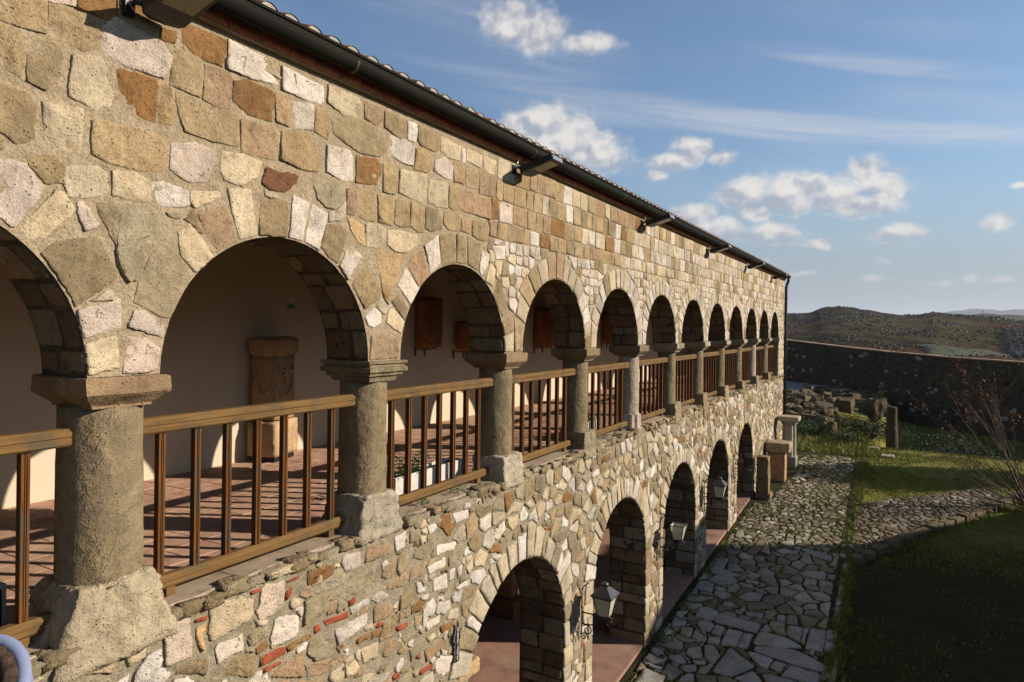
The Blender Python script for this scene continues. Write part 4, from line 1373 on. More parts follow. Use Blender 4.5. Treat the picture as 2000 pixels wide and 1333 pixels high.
# the end pier under the last upper arch, seen through it
endp = UP_C[-1] + AR
b = MB()
b.box(endp, T1 - .02, D + .012, D + TH - .01, z(SILL), z(SPRING + .02))
b.build('end_pier', M['mortar_low'], BLD)
fr = MB()
fr.box(endp + .001, T1, D + .001, D + .02, z(SILL - .06), z(SPRING + .03))
fr.build('end_pier_face', M['mortar'], BLD)
ps = Pieces('pier_stone', M['stone'])
y = SILL
while y < SPRING - .1:
    hh = rnd.uniform(.16, .3)
    x = endp
    while x < T1 - .15:
        w = rnd.uniform(.22, .45)
        x2 = min(x + w, T1)
        p = [(x + .008, y + .008), (x2 - .008, y + .008), (x2 - .008, min(y + hh, SPRING) - .008), (x + .008, min(y + hh, SPRING) - .008)]
        q = densify(p, .1, 9)
        v, f = slab(ccw(q), .012, 2, wall3(D), .004, rnd.uniform(0, 9))
        ps.add(1, v, f, tint('WYLY'[int(rnd.random() * 4)]))
        x = x2
    p = [(.01, y + .01), (TH - .01, y + .01), (TH - .01, min(y + hh, SPRING) - .01), (.01, min(y + hh, SPRING) - .01)]
    v, f = slab(ccw(densify(p, .1, 9)), .012, 2, lambda X, Y, o: (endp - o, D + X, z(Y)), .004, 3)
    ps.add(1, v, f, tint('KTK'[int(rnd.random() * 3)]))
    y += hh
ps.build(BLD)

# ---- body of the building behind the facade
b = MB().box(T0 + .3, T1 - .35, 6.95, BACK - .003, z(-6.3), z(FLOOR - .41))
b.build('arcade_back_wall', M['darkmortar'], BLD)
b = MB().box(T0, T1, BACK, BACK + .4, z(-6.3), z(2.0))
b.build('back_wall', M['gallery'], BLD)
b = MB().box(T1 - .35, T1 - .004, D + TH, BACK, z(-6.3), z(2.0))
b.box(T0 + .004, T0 + .3, D + TH, BACK, z(-6.3), z(2.0))
b.build('end_wall', M['plaster'], BLD)
b = MB().box(T0 + .3, T1 - .35, D + TH + .002, BACK - .002, z(1.72), z(1.95))
b.build('gallery_ceiling', M['ceiling'], BLD)
b = MB().box(T0 + .3, T1 - .35, D + LTH + .002, BACK - .002, z(FLOOR - .40), z(FLOOR - .024))
b.box(T0, T1, D + .03, D + LTH + .001, z(SILL - .6), z(SILL - .062))
b.build('floor_slab', M['grout'], BLD)
b = MB()
v = []
for t in (T0, T1 - .3):
    for y in (D + .02, BACK - .001):
        v.append((t, y, gz(t) + .045))
    for y in (D + .02, BACK - .001):
        v.append((t, y, gz(t) - .2))
b.add(v, [(0, 4, 5, 1), (0, 2, 6, 4), (2, 3, 7, 6)])
b.build('arcade_floor', M['redfloor'], BLD)

# floor tiles of the gallery
ft = Pieces('floor_tile', M['tile'])
ts = .33
ny = int((BACK - (D + TH)) / ts) + 1
for i in range(int((T1 - T0) / ts)):
    for j in range(ny):
        t0, d0 = T0 + i * ts, D + TH + .01 + j * ts
        t1_, d1 = t0 + ts - .005, min(d0 + ts - .005, BACK - .002)
        if t1_ > T1 - .36 or t0 < -1.2:
            continue
        h = FLOOR + rnd.uniform(-.0015, .0015)
        e = .004
        v = [(t0, d0, z(h - .03)), (t1_, d0, z(h - .03)), (t1_, d1, z(h - .03)), (t0, d1, z(h - .03)),
             (t0, d0, z(h - e)), (t1_, d0, z(h - e)), (t1_, d1, z(h - e)), (t0, d1, z(h - e)),
             (t0 + e, d0 + e, z(h)), (t1_ - e, d0 + e, z(h)), (t1_ - e, d1 - e, z(h)), (t0 + e, d1 - e, z(h))]
        f = [(8, 9, 10, 11)] + [(a + k, a + (k + 1) % 4, a + 4 + (k + 1) % 4, a + 4 + k) for a in (0, 4) for k in range(4)]
        P_ = px(t0, d0, FLOOR)
        vis = 0 <= P_[0] <= 1560 and t0 > 1.3
        kk = rnd.uniform(.93, 1.07)
        ft.add((1 / max(.5, t0 + 2) ** 2) if vis else 0, v, f, (.60 * kk, .365 * kk * rnd.uniform(.95, 1.05), .25 * kk))
ft.build(BLD, False)

# sill slabs under the railings, their front bedded in a ragged course of small stones
sl = Pieces('sill_slab', M['sill'])
t = T0
while t < T1 - .1:
    w = rnd.uniform(.75, 1.15)
    t2 = min(t + w, T1 - .01)
    n = 10
    yo = D + .045 + rnd.uniform(-.012, .012)
    zt = z(SILL + rnd.uniform(-.003, .003))
    v = []
    for lv_, ins in ((z(SILL - .058), 0), (zt - .008, 0), (zt, .008)):
        for i in range(n + 1):
            x = t + .003 + (t2 - t - .006) * i / n
            v.append((x, yo + ins + .022 * mn.noise((x * 7, 3, 1)) + .012 * mn.noise((x * 25, 1, 4)), lv_))
        v += [(t2 - .003, D + TH + .004, lv_), (t + .003, D + TH + .004, lv_)]
    m_ = n + 3
    f = [tuple(2 * m_ + i for i in range(m_))] + [(k * m_ + i, k * m_ + (i + 1) % m_, k * m_ + m_ + (i + 1) % m_, k * m_ + m_ + i) for k in range(2) for i in range(m_)]
    sl.add(1, v, f, (.4, .3, .2))
    t = t2
sl.build(BLD, False)
MB().box(T0, T1 - .01, D + .006, D + .10, z(SILL - .075), z(SILL - .022)).build('ledge_bed', M['mortar_low'], BLD)
ed = Pieces('ledge_stone', M['rubble'])
t = T0 + .02
while t < T1 - .1:
    w = rnd.uniform(.07, .24)
    if min(abs(t + w / 2 - c) for c in COLS) > .20 and rnd.random() < .88:
        hh = rnd.uniform(.045, .095)
        dp_ = rnd.uniform(.05, .085)
        v, f = rock(t * 3.7, w * .52, dp_, hh * .55, 2, .30, .78)
        y0 = D + .035 + rnd.uniform(-.008, .02)
        zc = z(SILL - .035 + rnd.uniform(-.02, .012))
        ed.add(w * hh / max(1, t + 1) ** 2 if t > 1.3 else 0, [(a + t + w / 2, b_ + y0, c + zc) for a, b_, c in v], f, tuple(q_ * rnd.uniform(.7, .95) for q_ in [1]) and tuple(c * .85 for c in tint('GSYGTS'[int(rnd.random() * 6)], .15)))
    t += w * .97
ed.build(BLD)

# ---------------------------------------------------------------- columns of the gallery (parts of the building)
CY = D + .235


def rough_block(x0, x1, y0, y1, h0, h1, taper=(0, 0), n=7, amp=.02, seed=0, sag=None):
    """a hewn block with a worn surface"""
    v, f = rock(seed, 1, 1, 1, 4 if amp > .015 else 3, 0, .95)
    out = []
    for a, b_, c in v:
        k = (c + 1) / 2
        tx, ty = 1 - taper[0] * k, 1 - taper[1] * k
        nz = Vector((mn.noise((a * 2.2 + seed, b_ * 2.2, c * 2.2)), mn.noise((a * 2.2, b_ * 2.2 + seed + 7, c * 2.2)), mn.noise((a * 2.2, b_ * 2.2, c * 2.2 + seed + 13))))
        n2 = Vector((mn.noise((a * 6 + seed, b_ * 6, c * 6)), mn.noise((a * 6, b_ * 6 + seed + 7, c * 6)), mn.noise((a * 6, b_ * 6, c * 6 + seed)))) * .45
        n3 = Vector((mn.noise((a * 15 + seed, b_ * 15, c * 15)), mn.noise((a * 15, b_ * 15 + seed, c * 15)), mn.noise((a * 15, b_ * 15, c * 15 + seed)))) * .30
        ch_ = abs(mn.noise((a * 3.1 + seed, b_ * 3.1, c * 3.1 + 4)))
        nz = (nz + n2 + n3) * amp - Vector((a, b_, c * .4)) * amp * .9 * max(0, .25 - ch_) * 2
        out.append(((x0 + x1) / 2 + a * tx * (x1 - x0) / 2 + nz.x, (y0 + y1) / 2 + b_ * ty * (y1 - y0) / 2 + nz.y, z((h0 + h1) / 2 + c * (h1 - h0) / 2 + nz.z * .7)))
    return out, f


cap_cols = ['K', 'K', 'G', 'K', 'S', 'S', 'L', 'L', 'L', 'L', 'L', 'L']
sh_cols = ['S', 'S', 'S', 'S', 'S', 'L', 'S', 'S', 'S', 'S', 'P', 'S']
for k, t in enumerate(COLS):
    i = k
    rad = [.20, .222, .205, .195, .185, .182, .18, .18, .18, .18, .18, .18][k]
    btop = [-1.45, -1.465, -1.45, -1.48, -1.50, -1.50, -1.50, -1.50, -1.5, -1.5, -1.5, -1.5][k] + rnd.uniform(-.01, .01)
    root = link('column', None, BLD, Vector((t, CY, z(SILL))) - BLD.location)
    root.empty_display_size = .1
    c = tuple(q_ * .84 for q_ in (tint(sh_cols[k], .05) if sh_cols[k] != 'S' else s2l(168, 149, 116)))
    prof = [(rad * 1.02, z(btop - .05))] + [(rad * (1.015 - .035 * q / 15), z(btop + (-.49 - btop) * q / 15)) for q in range(16)]
    MB().lathe(prof, 40, t, CY, c, .006, k * 3.3).build('shaft', M['sandstone'], root, True, True)
    # base block
    if k == 1:
        v, f = rough_block(t - .40, t + .35, D - .06, D + .46, -1.90, btop + .01, (.42, .22), 7, .032, 4)
        cb_ = tuple(q_ * .80 for q_ in tint('Y', .03))
    elif k == 2:
        v, f = rough_block(t - .33, t + .25, D - .04, D + .44, -1.82, btop + .01, (.30, .15), 7, .028, 9)
        cb_ = tuple(q_ * .82 for q_ in tint('L', .03))
    elif k == 3:
        v, f = rough_block(t - .24, t + .25, D - .04, D + .42, -1.84, btop + .01, (.08, .1), 7, .025, 2)
        cb_ = tint('L')
    elif k == 5:
        v, f = None, None
        n = 40
        vv = []
        for hh in (SILL - .16, SILL - .1, btop - .015, btop + .01):
            for q in range(n):
                an = 2 * math.pi * q / n
                rr = .205 - (.018 if q % 4 in (1, 2) else 0)
                vv.append((t + rr * math.cos(an), CY - .02 + rr * math.sin(an), z(hh)))
        ff = [(a * n + q, a * n + (q + 1) % n, a * n + n + (q + 1) % n, a * n + n + q) for a in range(3) for q in range(n)] + [tuple(3 * n + q for q in range(n))]
        MB().add(vv, ff, tint('P')).build('base', M['sandstone'], root, False, True)
    else:
        v, f = rough_block(t - .23, t + .23, D - .035, D + .40, SILL - .14, btop + .01, (.10, .08), 7, .02, k)
        cb_ = tint('S' if k % 2 else 'G')
    if v:
        MB().add(v, f, cb_).build('base', M['rubble'], root, True, True)
    # capital: a slab with a chamfer below
    a = .245
    y0, y1 = D - .052, D + .505
    ch = .075
    lv = [(-.492, ch), (-.478, ch), (-.425, .012), (-.410, 0), (-.325, 0), (SPRING - .002, .010)]
    if k == 2:
        lv = [(-.492, .075), (-.455, .06), (-.44, .03), (-.415, .028), (-.408, .0), (-.372, .0), (-.366, .018), (-.345, .02), (-.338, 0), (-.315, .004)]
    vv = []
    for hh, ins in lv:
        ring = []
        for (xa, ya), (xb, yb) in (((-a, y0), (a, y0)), ((a, y0), (a, y1)), ((a, y1), (-a, y1)), ((-a, y1), (-a, y0))):
            for q in range(5):
                x, y_ = xa + (xb - xa) * q / 5, ya + (yb - ya) * q / 5
                x = max(-a + ins, min(a - ins, x))
                y_ = max(y0 + ins, min(y1 - ins, y_))
                w = .008 if k != 2 else .014
                x += w * mn.noise((x * 9 + k, y_ * 9, hh * 14))
                y_ += w * mn.noise((x * 9, y_ * 9 + k * 3, hh * 14 + 4))
                ring.append((t + x, y_, z(hh + .004 * mn.noise((x * 11, y_ * 11, k)))))
        vv += ring
    n = 20
    ff = [(q * n + i_, q * n + (i_ + 1) % n, q * n + n + (i_ + 1) % n, q * n + n + i_) for q in range(len(lv) - 1) for i_ in range(n)]
    ff += [tuple(range(n - 1, -1, -1)), tuple((len(lv) - 1) * n + i_ for i_ in range(n))]
    cc = tuple(q_ * .8 for q_ in tint(cap_cols[k], .04))
    MB().add(vv, ff, cc).build('capital', M['rubble'] if k == 2 else M['sandstone'], root, False, True)
# plaster half column behind the gallery arches' far piers is left to the wall itself
# respond capital on the end pier
MB().box(endp - .06, endp + .12, D - .05, D + .50, z(-.49), z(SPRING), tint('L'), .02).build('respond_capital', M['sandstone'], BLD, False, True)

# ---------------------------------------------------------------- wooden railings, one per bay
def rail_profile(x0, x1, cy, h0, h1, w):
    """a moulded bar along x"""
    e = .012
    sec = [(cy - w / 2 + e, h0), (cy + w / 2 - e, h0), (cy + w / 2, h0 + e), (cy + w / 2, h0 + (h1 - h0) * .45), (cy + w / 2 - .008, h0 + (h1 - h0) * .5), (cy + w / 2, h0 + (h1 - h0) * .55),
           (cy + w / 2, h1 - .02), (cy + w / 2 - .02, h1), (cy - w / 2 + .02, h1), (cy - w / 2, h1 - .02), (cy - w / 2, h0 + (h1 - h0) * .55), (cy - w / 2 + .008, h0 + (h1 - h0) * .5), (cy - w / 2, h0 + (h1 - h0) * .45), (cy - w / 2, h0 + e)]
    n = len(sec)
    v = [(x, a, z(b_)) for x in (x0, x1) for a, b_ in sec]
    f = [(i, (i + 1) % n, n + (i + 1) % n, n + i) for i in range(n)] + [tuple(range(n - 1, -1, -1)), tuple(n + i for i in range(n))]
    return v, f


ORD = ['leftmost, cut by the picture edge', 'between the first and second columns from the left', 'between the second and third columns from the left', 'between the third and fourth columns from the left',
       'between the fourth and fifth columns from the left', 'between the fifth and sixth columns from the left', 'between the sixth and seventh columns from the left',
       'between the seventh and eighth columns from the left', 'between the eighth and ninth columns from the left', 'between the ninth and tenth columns from the left', 'between the tenth and last columns', 'between the last column and the end pier']
RY = CY - .03
for k, t in enumerate(COLS):
    x0, x1 = t + .17, t + SPC - .17
    if k == len(COLS) - 1:
        x1 = endp + .0
    root = empty('wooden_railing', ((x0 + x1) / 2, RY, z(SILL)), 'brown wooden gallery railing ' + ORD[k], 'railing', 'wooden railings of the upper gallery')
    rz_ = rnd.uniform(-.004, .004)
    v, f = rail_profile(x0, x1, RY + rnd.uniform(-.004, .004), -.698 + rz_, -.600 + rz_, .10)
    MB().add(v, f).build('top_rail', M['wood_x'], root)
    v, f = rail_profile(x0 + .03, x1 - .03, RY, -1.682, -1.60, .085)
    MB().add(v, f).build('bottom_rail', M['wood_x'], root)
    # two small feet carry the lower rail
    for x in (x0 + .25, x1 - .25):
        MB().box(x - .03, x + .03, RY - .025, RY + .025, z(SILL - .002), z(-1.68)).build('foot', M['wood_x'], root)
    nb = 7
    st = t + .352
    for i in range(nb):
        x = st + i * .2465 + rnd.uniform(-.006, .006)
        w = .023
        g = .005
        sec = []
        for (ax, ay) in ((-1, -1), (1, -1), (1, 1), (-1, 1)):
            bx, by = -ay, ax                      # along the side, counter-clockwise
            nx, ny = {(-1, -1): (0, -1), (1, -1): (1, 0), (1, 1): (0, 1), (-1, 1): (-1, 0)}[(ax, ay)]
            for s_, ins in ((-.92, 0), (-.38, 0), (-.30, g), (-.12, g), (-.06, 0), (.06, 0), (.12, g), (.30, g), (.38, 0), (.92, 0)):
                if nx == 0:
                    sec.append((x + (-ny) * s_ * w, RY + ny * (w - ins)))
                else:
                    sec.append((x + nx * (w - ins), RY + nx * s_ * w))
        n = len(sec)
        vv = [(a, b_, z(hh)) for hh in (-1.602, -.690) for a, b_ in sec]
        MB().add(vv, [(q, (q + 1) % n, n + (q + 1) % n, n + q) for q in range(n)]).build('baluster', M['wood_z'], root)

# ---------------------------------------------------------------- eaves, roof and gutter (parts of the building)
cb = Pieces('cornice_brick', M['brick'])
t = T0
while t < T1:
    w = rnd.uniform(.235, .262)
    y0 = D - .060 + rnd.uniform(-.004, .004)
    kk = rnd.uniform(.75, 1.1)
    bb = MB().box(t + .005, min(t + w, T1) - .005, y0, D + .12, z(1.884), z(1.958), None, .006)
    cb.add(1, bb.v, bb.f, (.66 * kk, .22 * kk, .10 * kk))
    t += w
cb.build(BLD, False)
MB().box(T0, T1, D - .045, D + .10, z(1.874), z(1.955)).build('cornice_bed', M['mortar'], BLD)
MB().box(T0, T1, D - .085, D + .10, z(1.960), z(1.990)).build('eaves_board', mat_plain('rust eaves board', (.50, .17, .07), .7, .2, 9, .2, .003), BLD)
MB().box(T0, T1 + .05, D - .045, D + .2, z(1.992), z(2.055)).build('fascia', M['pipe'], BLD)
PITCH = math.tan(R(19))
EAV = D - .15
b = MB()
RID = BACK + .2
hh = 2.10
b.add([(T0, EAV + .06, z(hh - .02)), (T1 + .1, EAV + .06, z(hh - .02)), (T1 + .1, RID, z(hh + (RID - EAV) * PITCH - .02)), (T0, RID, z(hh + (RID - EAV) * PITCH - .02)), (T0, RID + 4, z(hh)), (T1 + .1, RID + 4, z(hh)),
       (T0, EAV + .08, z(2.02)), (T1 + .1, EAV + .08, z(2.02)), (T0, RID + 4, z(2.02)), (T1 + .1, RID + 4, z(2.02))],
      [(0, 1, 2, 3), (3, 2, 5, 4), (6, 7, 1, 0), (8, 9, 7, 6), (4, 5, 9, 8), (0, 3, 4, 8, 6), (1, 7, 9, 5, 2)])
b.build('roof', M['rooftile'], BLD, False, True)
TP = .205
rt_ = Pieces('roof_tile', M['rooftile'])
plug = Pieces('tile_end_mortar', M['whiteplug'])
more = MB()


def barrel(x, ya, yb, r0, r1, lift):
    n = 7
    v = []
    for y_, r_ in ((ya, r0), (yb, r1)):
        zz = z(hh - .046 + (y_ - EAV) * PITCH) + lift
        for i in range(n + 1):
            a = math.pi * i / n
            v.append((x + r_ * math.cos(a), y_, zz + r_ * math.sin(a) * .85))
    f = [(i, i + 1, n + 2 + i, n + 1 + i) for i in range(n)]
    return v, f


x = T0 + .1
while x < T1 + .08:
    kk = rnd.uniform(.7, 1.15)
    col = (.40 * kk, .165 * kk, .085 * kk) if rnd.random() < .8 else (.36 * kk, .29 * kk, .20 * kk)
    j = rnd.uniform(-.012, .012)
    v, f = barrel(x, EAV - .02 + j, EAV + .40, .083, .072, .0)
    rt_.add(1, v, f, col)
    n = 7
    zz = z(hh - .046 + (-.015 + j) * PITCH)
    pv = [(x + .078 * math.cos(math.pi * i / n), EAV - .012 + j, zz + .078 * .85 * math.sin(math.pi * i / n)) for i in range(n + 1)]
    pv += [(p[0], p[1] + .03, p[2]) for p in pv]
    plug.add(1, pv, [tuple(range(n + 1))] + [(i, i + 1, n + 2 + i, n + 1 + i) for i in range(n)], (.5, .5, .5))
    for r_ in range(1, 10):
        v, f = barrel(x, EAV + .34 * r_, EAV + .34 * r_ + .42, .083, .072, .012)
        more.add(v, f, (col[0] * rnd.uniform(.8, 1.2), col[1], col[2]))
    x += TP
rt_.build(BLD)
plug.build(BLD, False)
o = more.build('upper_roof_tiles', M['rooftile'], BLD, True, True)
o['kind'] = 'stuff'
# half-round gutter
gx0, gx1 = T0, T1 + .16
gc, gr, gh = D - .142, .068, 2.004
sec = []
for i in range(13):
    a = math.pi + math.pi * i / 12
    sec.append((gc + gr * math.cos(a), gh + gr * 1.12 * math.sin(a)))
sec.insert(0, (gc - gr, gh + .035))
lip = [(gc - gr - .012, gh + .030), (gc - gr - .014, gh + .048), (gc - gr, gh + .052)]
sec = lip[::1] + sec[:1] + sec[1:] + [(gc + gr, gh + .05), (gc + gr - .006, gh + .05)]
inner = [(gc + (gr - .006) * math.cos(math.pi * 2 - math.pi * i / 12), gh + (gr - .006) * 1.12 * math.sin(math.pi * 2 - math.pi * i / 12)) for i in range(13)] + [(gc - gr + .006, gh + .035)]
prof = lip + [(gc - gr, gh + .02)] + [(gc + gr * math.cos(math.pi + math.pi * i / 12), gh + gr * 1.12 * math.sin(math.pi + math.pi * i / 12)) for i in range(1, 12)] + [(gc + gr, gh + .05), (gc + gr - .006, gh + .05)] + inner
n = len(prof)
v = [(xx, y_, z(h_)) for xx in (gx0, gx1) for y_, h_ in prof]
GUT = MB().add(v, [(i, n + i, n + (i + 1) % n, (i + 1) % n) for i in range(n)] + [tuple(range(n)), tuple(n + n - 1 - i for i in range(n))]).build('gutter', M['gutter'], BLD)
for gx in [1.0 + 2.95 * k for k in range(10)]:
    g2 = [(gc + (gr + .004) * math.cos(a), gh + (gr + .004) * 1.12 * math.sin(a)) for a in [math.pi + math.pi * i / 12 for i in range(13)]]
    v = [(gx + s_, y_, z(h_)) for s_ in (-.012, .012) for y_, h_ in g2]
    MB().add(v, [(i, 13 + i, 14 + i, i + 1) for i in range(12)]).build('gutter_joint', M['collar'], GUT, True)
# downpipe with its swan neck
dp = [(T1 + .06, gc, z(1.97)), (T1 + .06, gc, z(1.90)), (T1 + .05, gc + .01, z(1.84)), (T1 + .035, D - .09, z(1.72)), (T1 + .02, D - .07, z(1.62)), (T1 + .02, D - .065, z(1.5)), (T1 + .02, D - .065, z(0)), (T1 + .02, D - .065, gz(T1) + .1)]
DPO = MB().tube(dp, .052, 14).build('downpipe', M['pipe'], BLD, True)
for hb in (1.2, -.6, -2.4):
    MB().box(T1 - .045, T1 + .085, D - .125, D + .0, z(hb - .015), z(hb + .015), None, .003).build('pipe_clamp', M['pipe'], DPO)

# ---------------------------------------------------------------- floodlights under the eaves
def floodlight(t, h, big, label):
    root = empty('floodlight', (t, D, z(h)), label, 'floodlight', 'floodlights under the eaves')
    lx, W2, Lh = t, .125, .40
    # wall plate and arm
    MB().box(t - .17, t - .11, D - .03, D + .01, z(h + .0), z(h + .10), None, .004).build('wall_plate', M['blacksteel'], root)
    MB().tube([(t - .14, D - .02, z(h + .05)), (t - .13, D - .06, z(h + .075)), (t - .05, D - .12, z(h + .06))], .018, 8).build('arm', M['blacksteel'], root, True)
    # tilted head
    ax = Vector((0, -.957, .29)).normalized()
    sx = Vector((0, 0, 1)).cross(ax).normalized() * -1
    up = sx.cross(ax) * -1
    up = up if up.z > 0 else -up
    o0 = Vector((t, D - .10, z(h + .040)))

    def pt(a, s_, u):
        return tuple(o0 + ax * a + sx * s_ + up * u)
    v = []
    for a, w, u0, u1 in ((-.05, .05, -.012, .030), (-.01, W2 * .9, -.03, .042), (.02, W2, -.035, .048), (Lh - .01, W2, -.035, .030), (Lh, W2 * .97, -.03, .022)):
        v += [pt(a, -w, u0), pt(a, w, u0), pt(a, w, u1), pt(a, -w, u1)]
    f = [(0, 1, 2, 3), (16, 19, 18, 17)] + [(4 * k + i, 4 * k + 4 + i, 4 * k + 4 + (i + 1) % 4, 4 * k + (i + 1) % 4) for k in range(4) for i in range(4)]
    hd = MB().add(v, f).build('housing', M['blacksteel'], root)
    g = [pt(.14, -W2 * .78, -.0385), pt(.14, W2 * .78, -.0385), pt(Lh - .035, W2 * .78, -.0385), pt(Lh - .035, -W2 * .78, -.0385)]
    MB().add(g + [pt(.14, -W2 * .78, -.034), pt(.14, W2 * .78, -.034), pt(Lh - .035, W2 * .78, -.034), pt(Lh - .035, -W2 * .78, -.034)], [(0, 3, 2, 1), (0, 1, 5, 4), (1, 2, 6, 5), (2, 3, 7, 6), (3, 0, 4, 7)]).build('lens', M['lampglass'], root)
    e = [pt(Lh + .001, -W2 * .98, -.034), pt(Lh + .014, -W2 * .98, -.034), pt(Lh + .014, W2 * .98, -.034), pt(Lh + .001, W2 * .98, -.034), pt(Lh + .001, -W2 * .98, .024), pt(Lh + .014, -W2 * .98, .016), pt(Lh + .014, W2 * .98, .016), pt(Lh + .001, W2 * .98, .024)]
    MB().add(e, [(0, 1, 2, 3), (4, 7, 6, 5), (0, 4, 5, 1), (1, 5, 6, 2), (2, 6, 7, 3), (3, 7, 4, 0)]).build('edge_trim', M['silver'], root)
    # cable loop up to the eaves
    MB().tube([(t - .12, D - .04, z(h + .02)), (t - .17, D - .07, z(h + .05)), (t - .16, D - .075, z(h + .12)), (t - .12, D - .07, z(1.885))], .006, 6).build('cable', M['silver'], root, True)


FL = ['largest floodlight at the top left, below the gutter', 'second floodlight from the left, above the third arch', 'third floodlight from the left, below the gutter', 'fourth floodlight from the left, below the gutter', 'fifth floodlight from the left, below the gutter', 'farthest floodlight, beside the downpipe']
for (t, h), lb in zip(((2.42, 1.715), (6.857, 1.71), (11.32, 1.715), (15.90, 1.71), (20.45, 1.71), (25.05, 1.715)), FL):
    floodlight(t, h, False, 'black ' + lb)

# ---------------------------------------------------------------- iron wall lanterns of the ground floor
def spiral(cx, cz, r0, turns, a0, sgn, y_fn, n=30, shrink_=.18):
    pts = []
    for i in range(n + 1):
        k = i / n
        a = a0 + sgn * turns * 2 * math.pi * k
        r_ = r0 * (1 - (1 - shrink_) * k)
        pts.append((cx + r_ * math.cos(a), cz + r_ * math.sin(a)))
    return pts


def lantern(t, h, kind, label):
    """bracket scrolls lie in the plane square to the wall; kind 2 full, 1 without its roof, 0 bracket only"""
    root = empty('wall_lantern', (t, D - .03, z(h)), label, 'lantern', 'wrought iron wall lanterns')
    q = lambda out, up: (t, D - .03 - out, z(h + up))
    br = MB()
    br.tube([q(.0, -.30), q(.0, .34)], .009, 6)
    br.tube([q(0, .30), q(.02, .36), q(.07, .40), q(.10, .43)], .009, 6)
    br.tube([q(0, 0), q(.46, 0)], .010, 6)
    br.tube([q(.0, -.16)] + [q(.06 + .22 * math.sin(a), -.16 + .145 * (1 - math.cos(a)) * 1.0) for a in [i * math.pi / 2 / 6 for i in range(1, 7)]] + [q(.36, -.025)], .009, 6)
    br.tube([q(*p) for p in spiral(.40, -.07, .055, 1.3, math.pi / 2, -1, None)], .008, 6)
    br.tube([q(.02, -.18)] + [q(*p) for p in spiral(.085, -.235, .075, 1.5, 2.4, -1, None)], .009, 6)
    br.tube([q(*p) for p in spiral(.035, -.335, .05, 1.2, 1.2, 1, None)], .008, 6)
    br.build('bracket', M['iron'], root, True)
    if kind == 0:
        return
    cx, cy, b0 = t, D - .03 - .34, h + .03
    w0, w1, H = .075, .128, .26
    fr = MB()
    cs = [(-1, -1), (1, -1), (1, 1), (-1, 1)]
    for sx, sy in cs:
        fr.tube([(cx + sx * w0, cy + sy * w0, z(b0)), (cx + sx * w1, cy + sy * w1, z(b0 + H))], .008, 6)
    for w, hz in ((w0, b0), (w1, b0 + H)):
        for i in range(4):
            (ax, ay), (bx, by) = cs[i], cs[(i + 1) % 4]
            fr.tube([(cx + ax * w, cy + ay * w, z(hz)), (cx + bx * w, cy + by * w, z(hz))], .008, 6)
    fr.lathe([(.02, z(h - .01)), (.045, z(h + .005)), (.05, z(b0 - .012)), (w0 * 1.05, z(b0))], 12, cx, cy)
    fr.build('cage', M['iron'], root, True)
    for i in range(4):
        (ax, ay), (bx, by) = cs[i], cs[(i + 1) % 4]
        k = .96
        MB().add([(cx + ax * w0 * k, cy + ay * w0 * k, z(b0 + .004)), (cx + bx * w0 * k, cy + by * w0 * k, z(b0 + .004)), (cx + bx * w1 * k, cy + by * w1 * k, z(b0 + H - .004)), (cx + ax * w1 * k, cy + ay * w1 * k, z(b0 + H - .004))], [(0, 1, 2, 3)]).build('pane', M['lanternglass'], root)
    MB().lathe([(.012, z(b0)), (.014, z(b0 + .06)), (.03, z(b0 + .09)), (.034, z(b0 + .13)), (.015, z(b0 + .17))], 10, cx, cy).build('bulb', M['signwhite'], root, True)
    if kind == 2:
        w2 = .152
        rz = b0 + H + .008
        v = []
        for w, hz in ((w2, rz), (w2, rz + .022), (.045, rz + .125)):
            v += [(cx + sx * w, cy + sy * w, z(hz)) for sx, sy in cs]
        f = [(3, 2, 1, 0), (8, 9, 10, 11)] + [(4 * k + i, 4 * k + (i + 1) % 4, 4 * k + 4 + (i + 1) % 4, 4 * k + 4 + i) for k in range(2) for i in range(4)]
        MB().add(v, f).build('lantern_roof', M['leadgrey'], root)
        MB().lathe([(.036, z(rz + .12)), (.036, z(rz + .15)), (.05, z(rz + .152)), (.05, z(rz + .165)), (.03, z(rz + .182)), (.005, z(rz + .186))], 16, cx, cy).build('chimney', M['leadgrey'], root, True)


lantern(8.79, -3.98, 2, 'nearest black iron wall lantern with a pyramid roof and dusty panes')
lantern(12.40, -3.90, 1, 'wall lantern that lost its roof, open glass box on scrolled bracket')
lantern(15.74, -3.84, 2, 'third wall lantern along the facade, roofed, in front of a dark arch')
lantern(18.95, -3.76, 0, 'empty scrolled lantern bracket without its lantern, nearest the far corner')

# ---------------------------------------------------------------- arrow sign
root = empty('museum_sign', (5.66, D - .03, z(-3.345)), 'narrow dark brown arrow sign pointing up with white museum lettering', 'sign')


def arrow(w, sh, hw, H, hh_, y_, grow=0):
    a = [(-sh - grow, -grow), (sh + grow, -grow + 0), (sh + grow, H - hh_ - grow), (hw + grow * 2, H - hh_ - grow), (0, H + grow * 2.2), (-hw - grow * 2, H - hh_ - grow), (-sh - grow, H - hh_ - grow)]
    v = [(5.66 + p[0], y_, z(-3.345 + p[1])) for p in a] + [(5.66 + p[0], y_ + .006, z(-3.345 + p[1])) for p in a]
    n = len(a)
    return v, [tuple(range(n)), tuple(n + n - 1 - i for i in range(n))] + [(i, n + i, n + (i + 1) % n, (i + 1) % n) for i in range(n)]


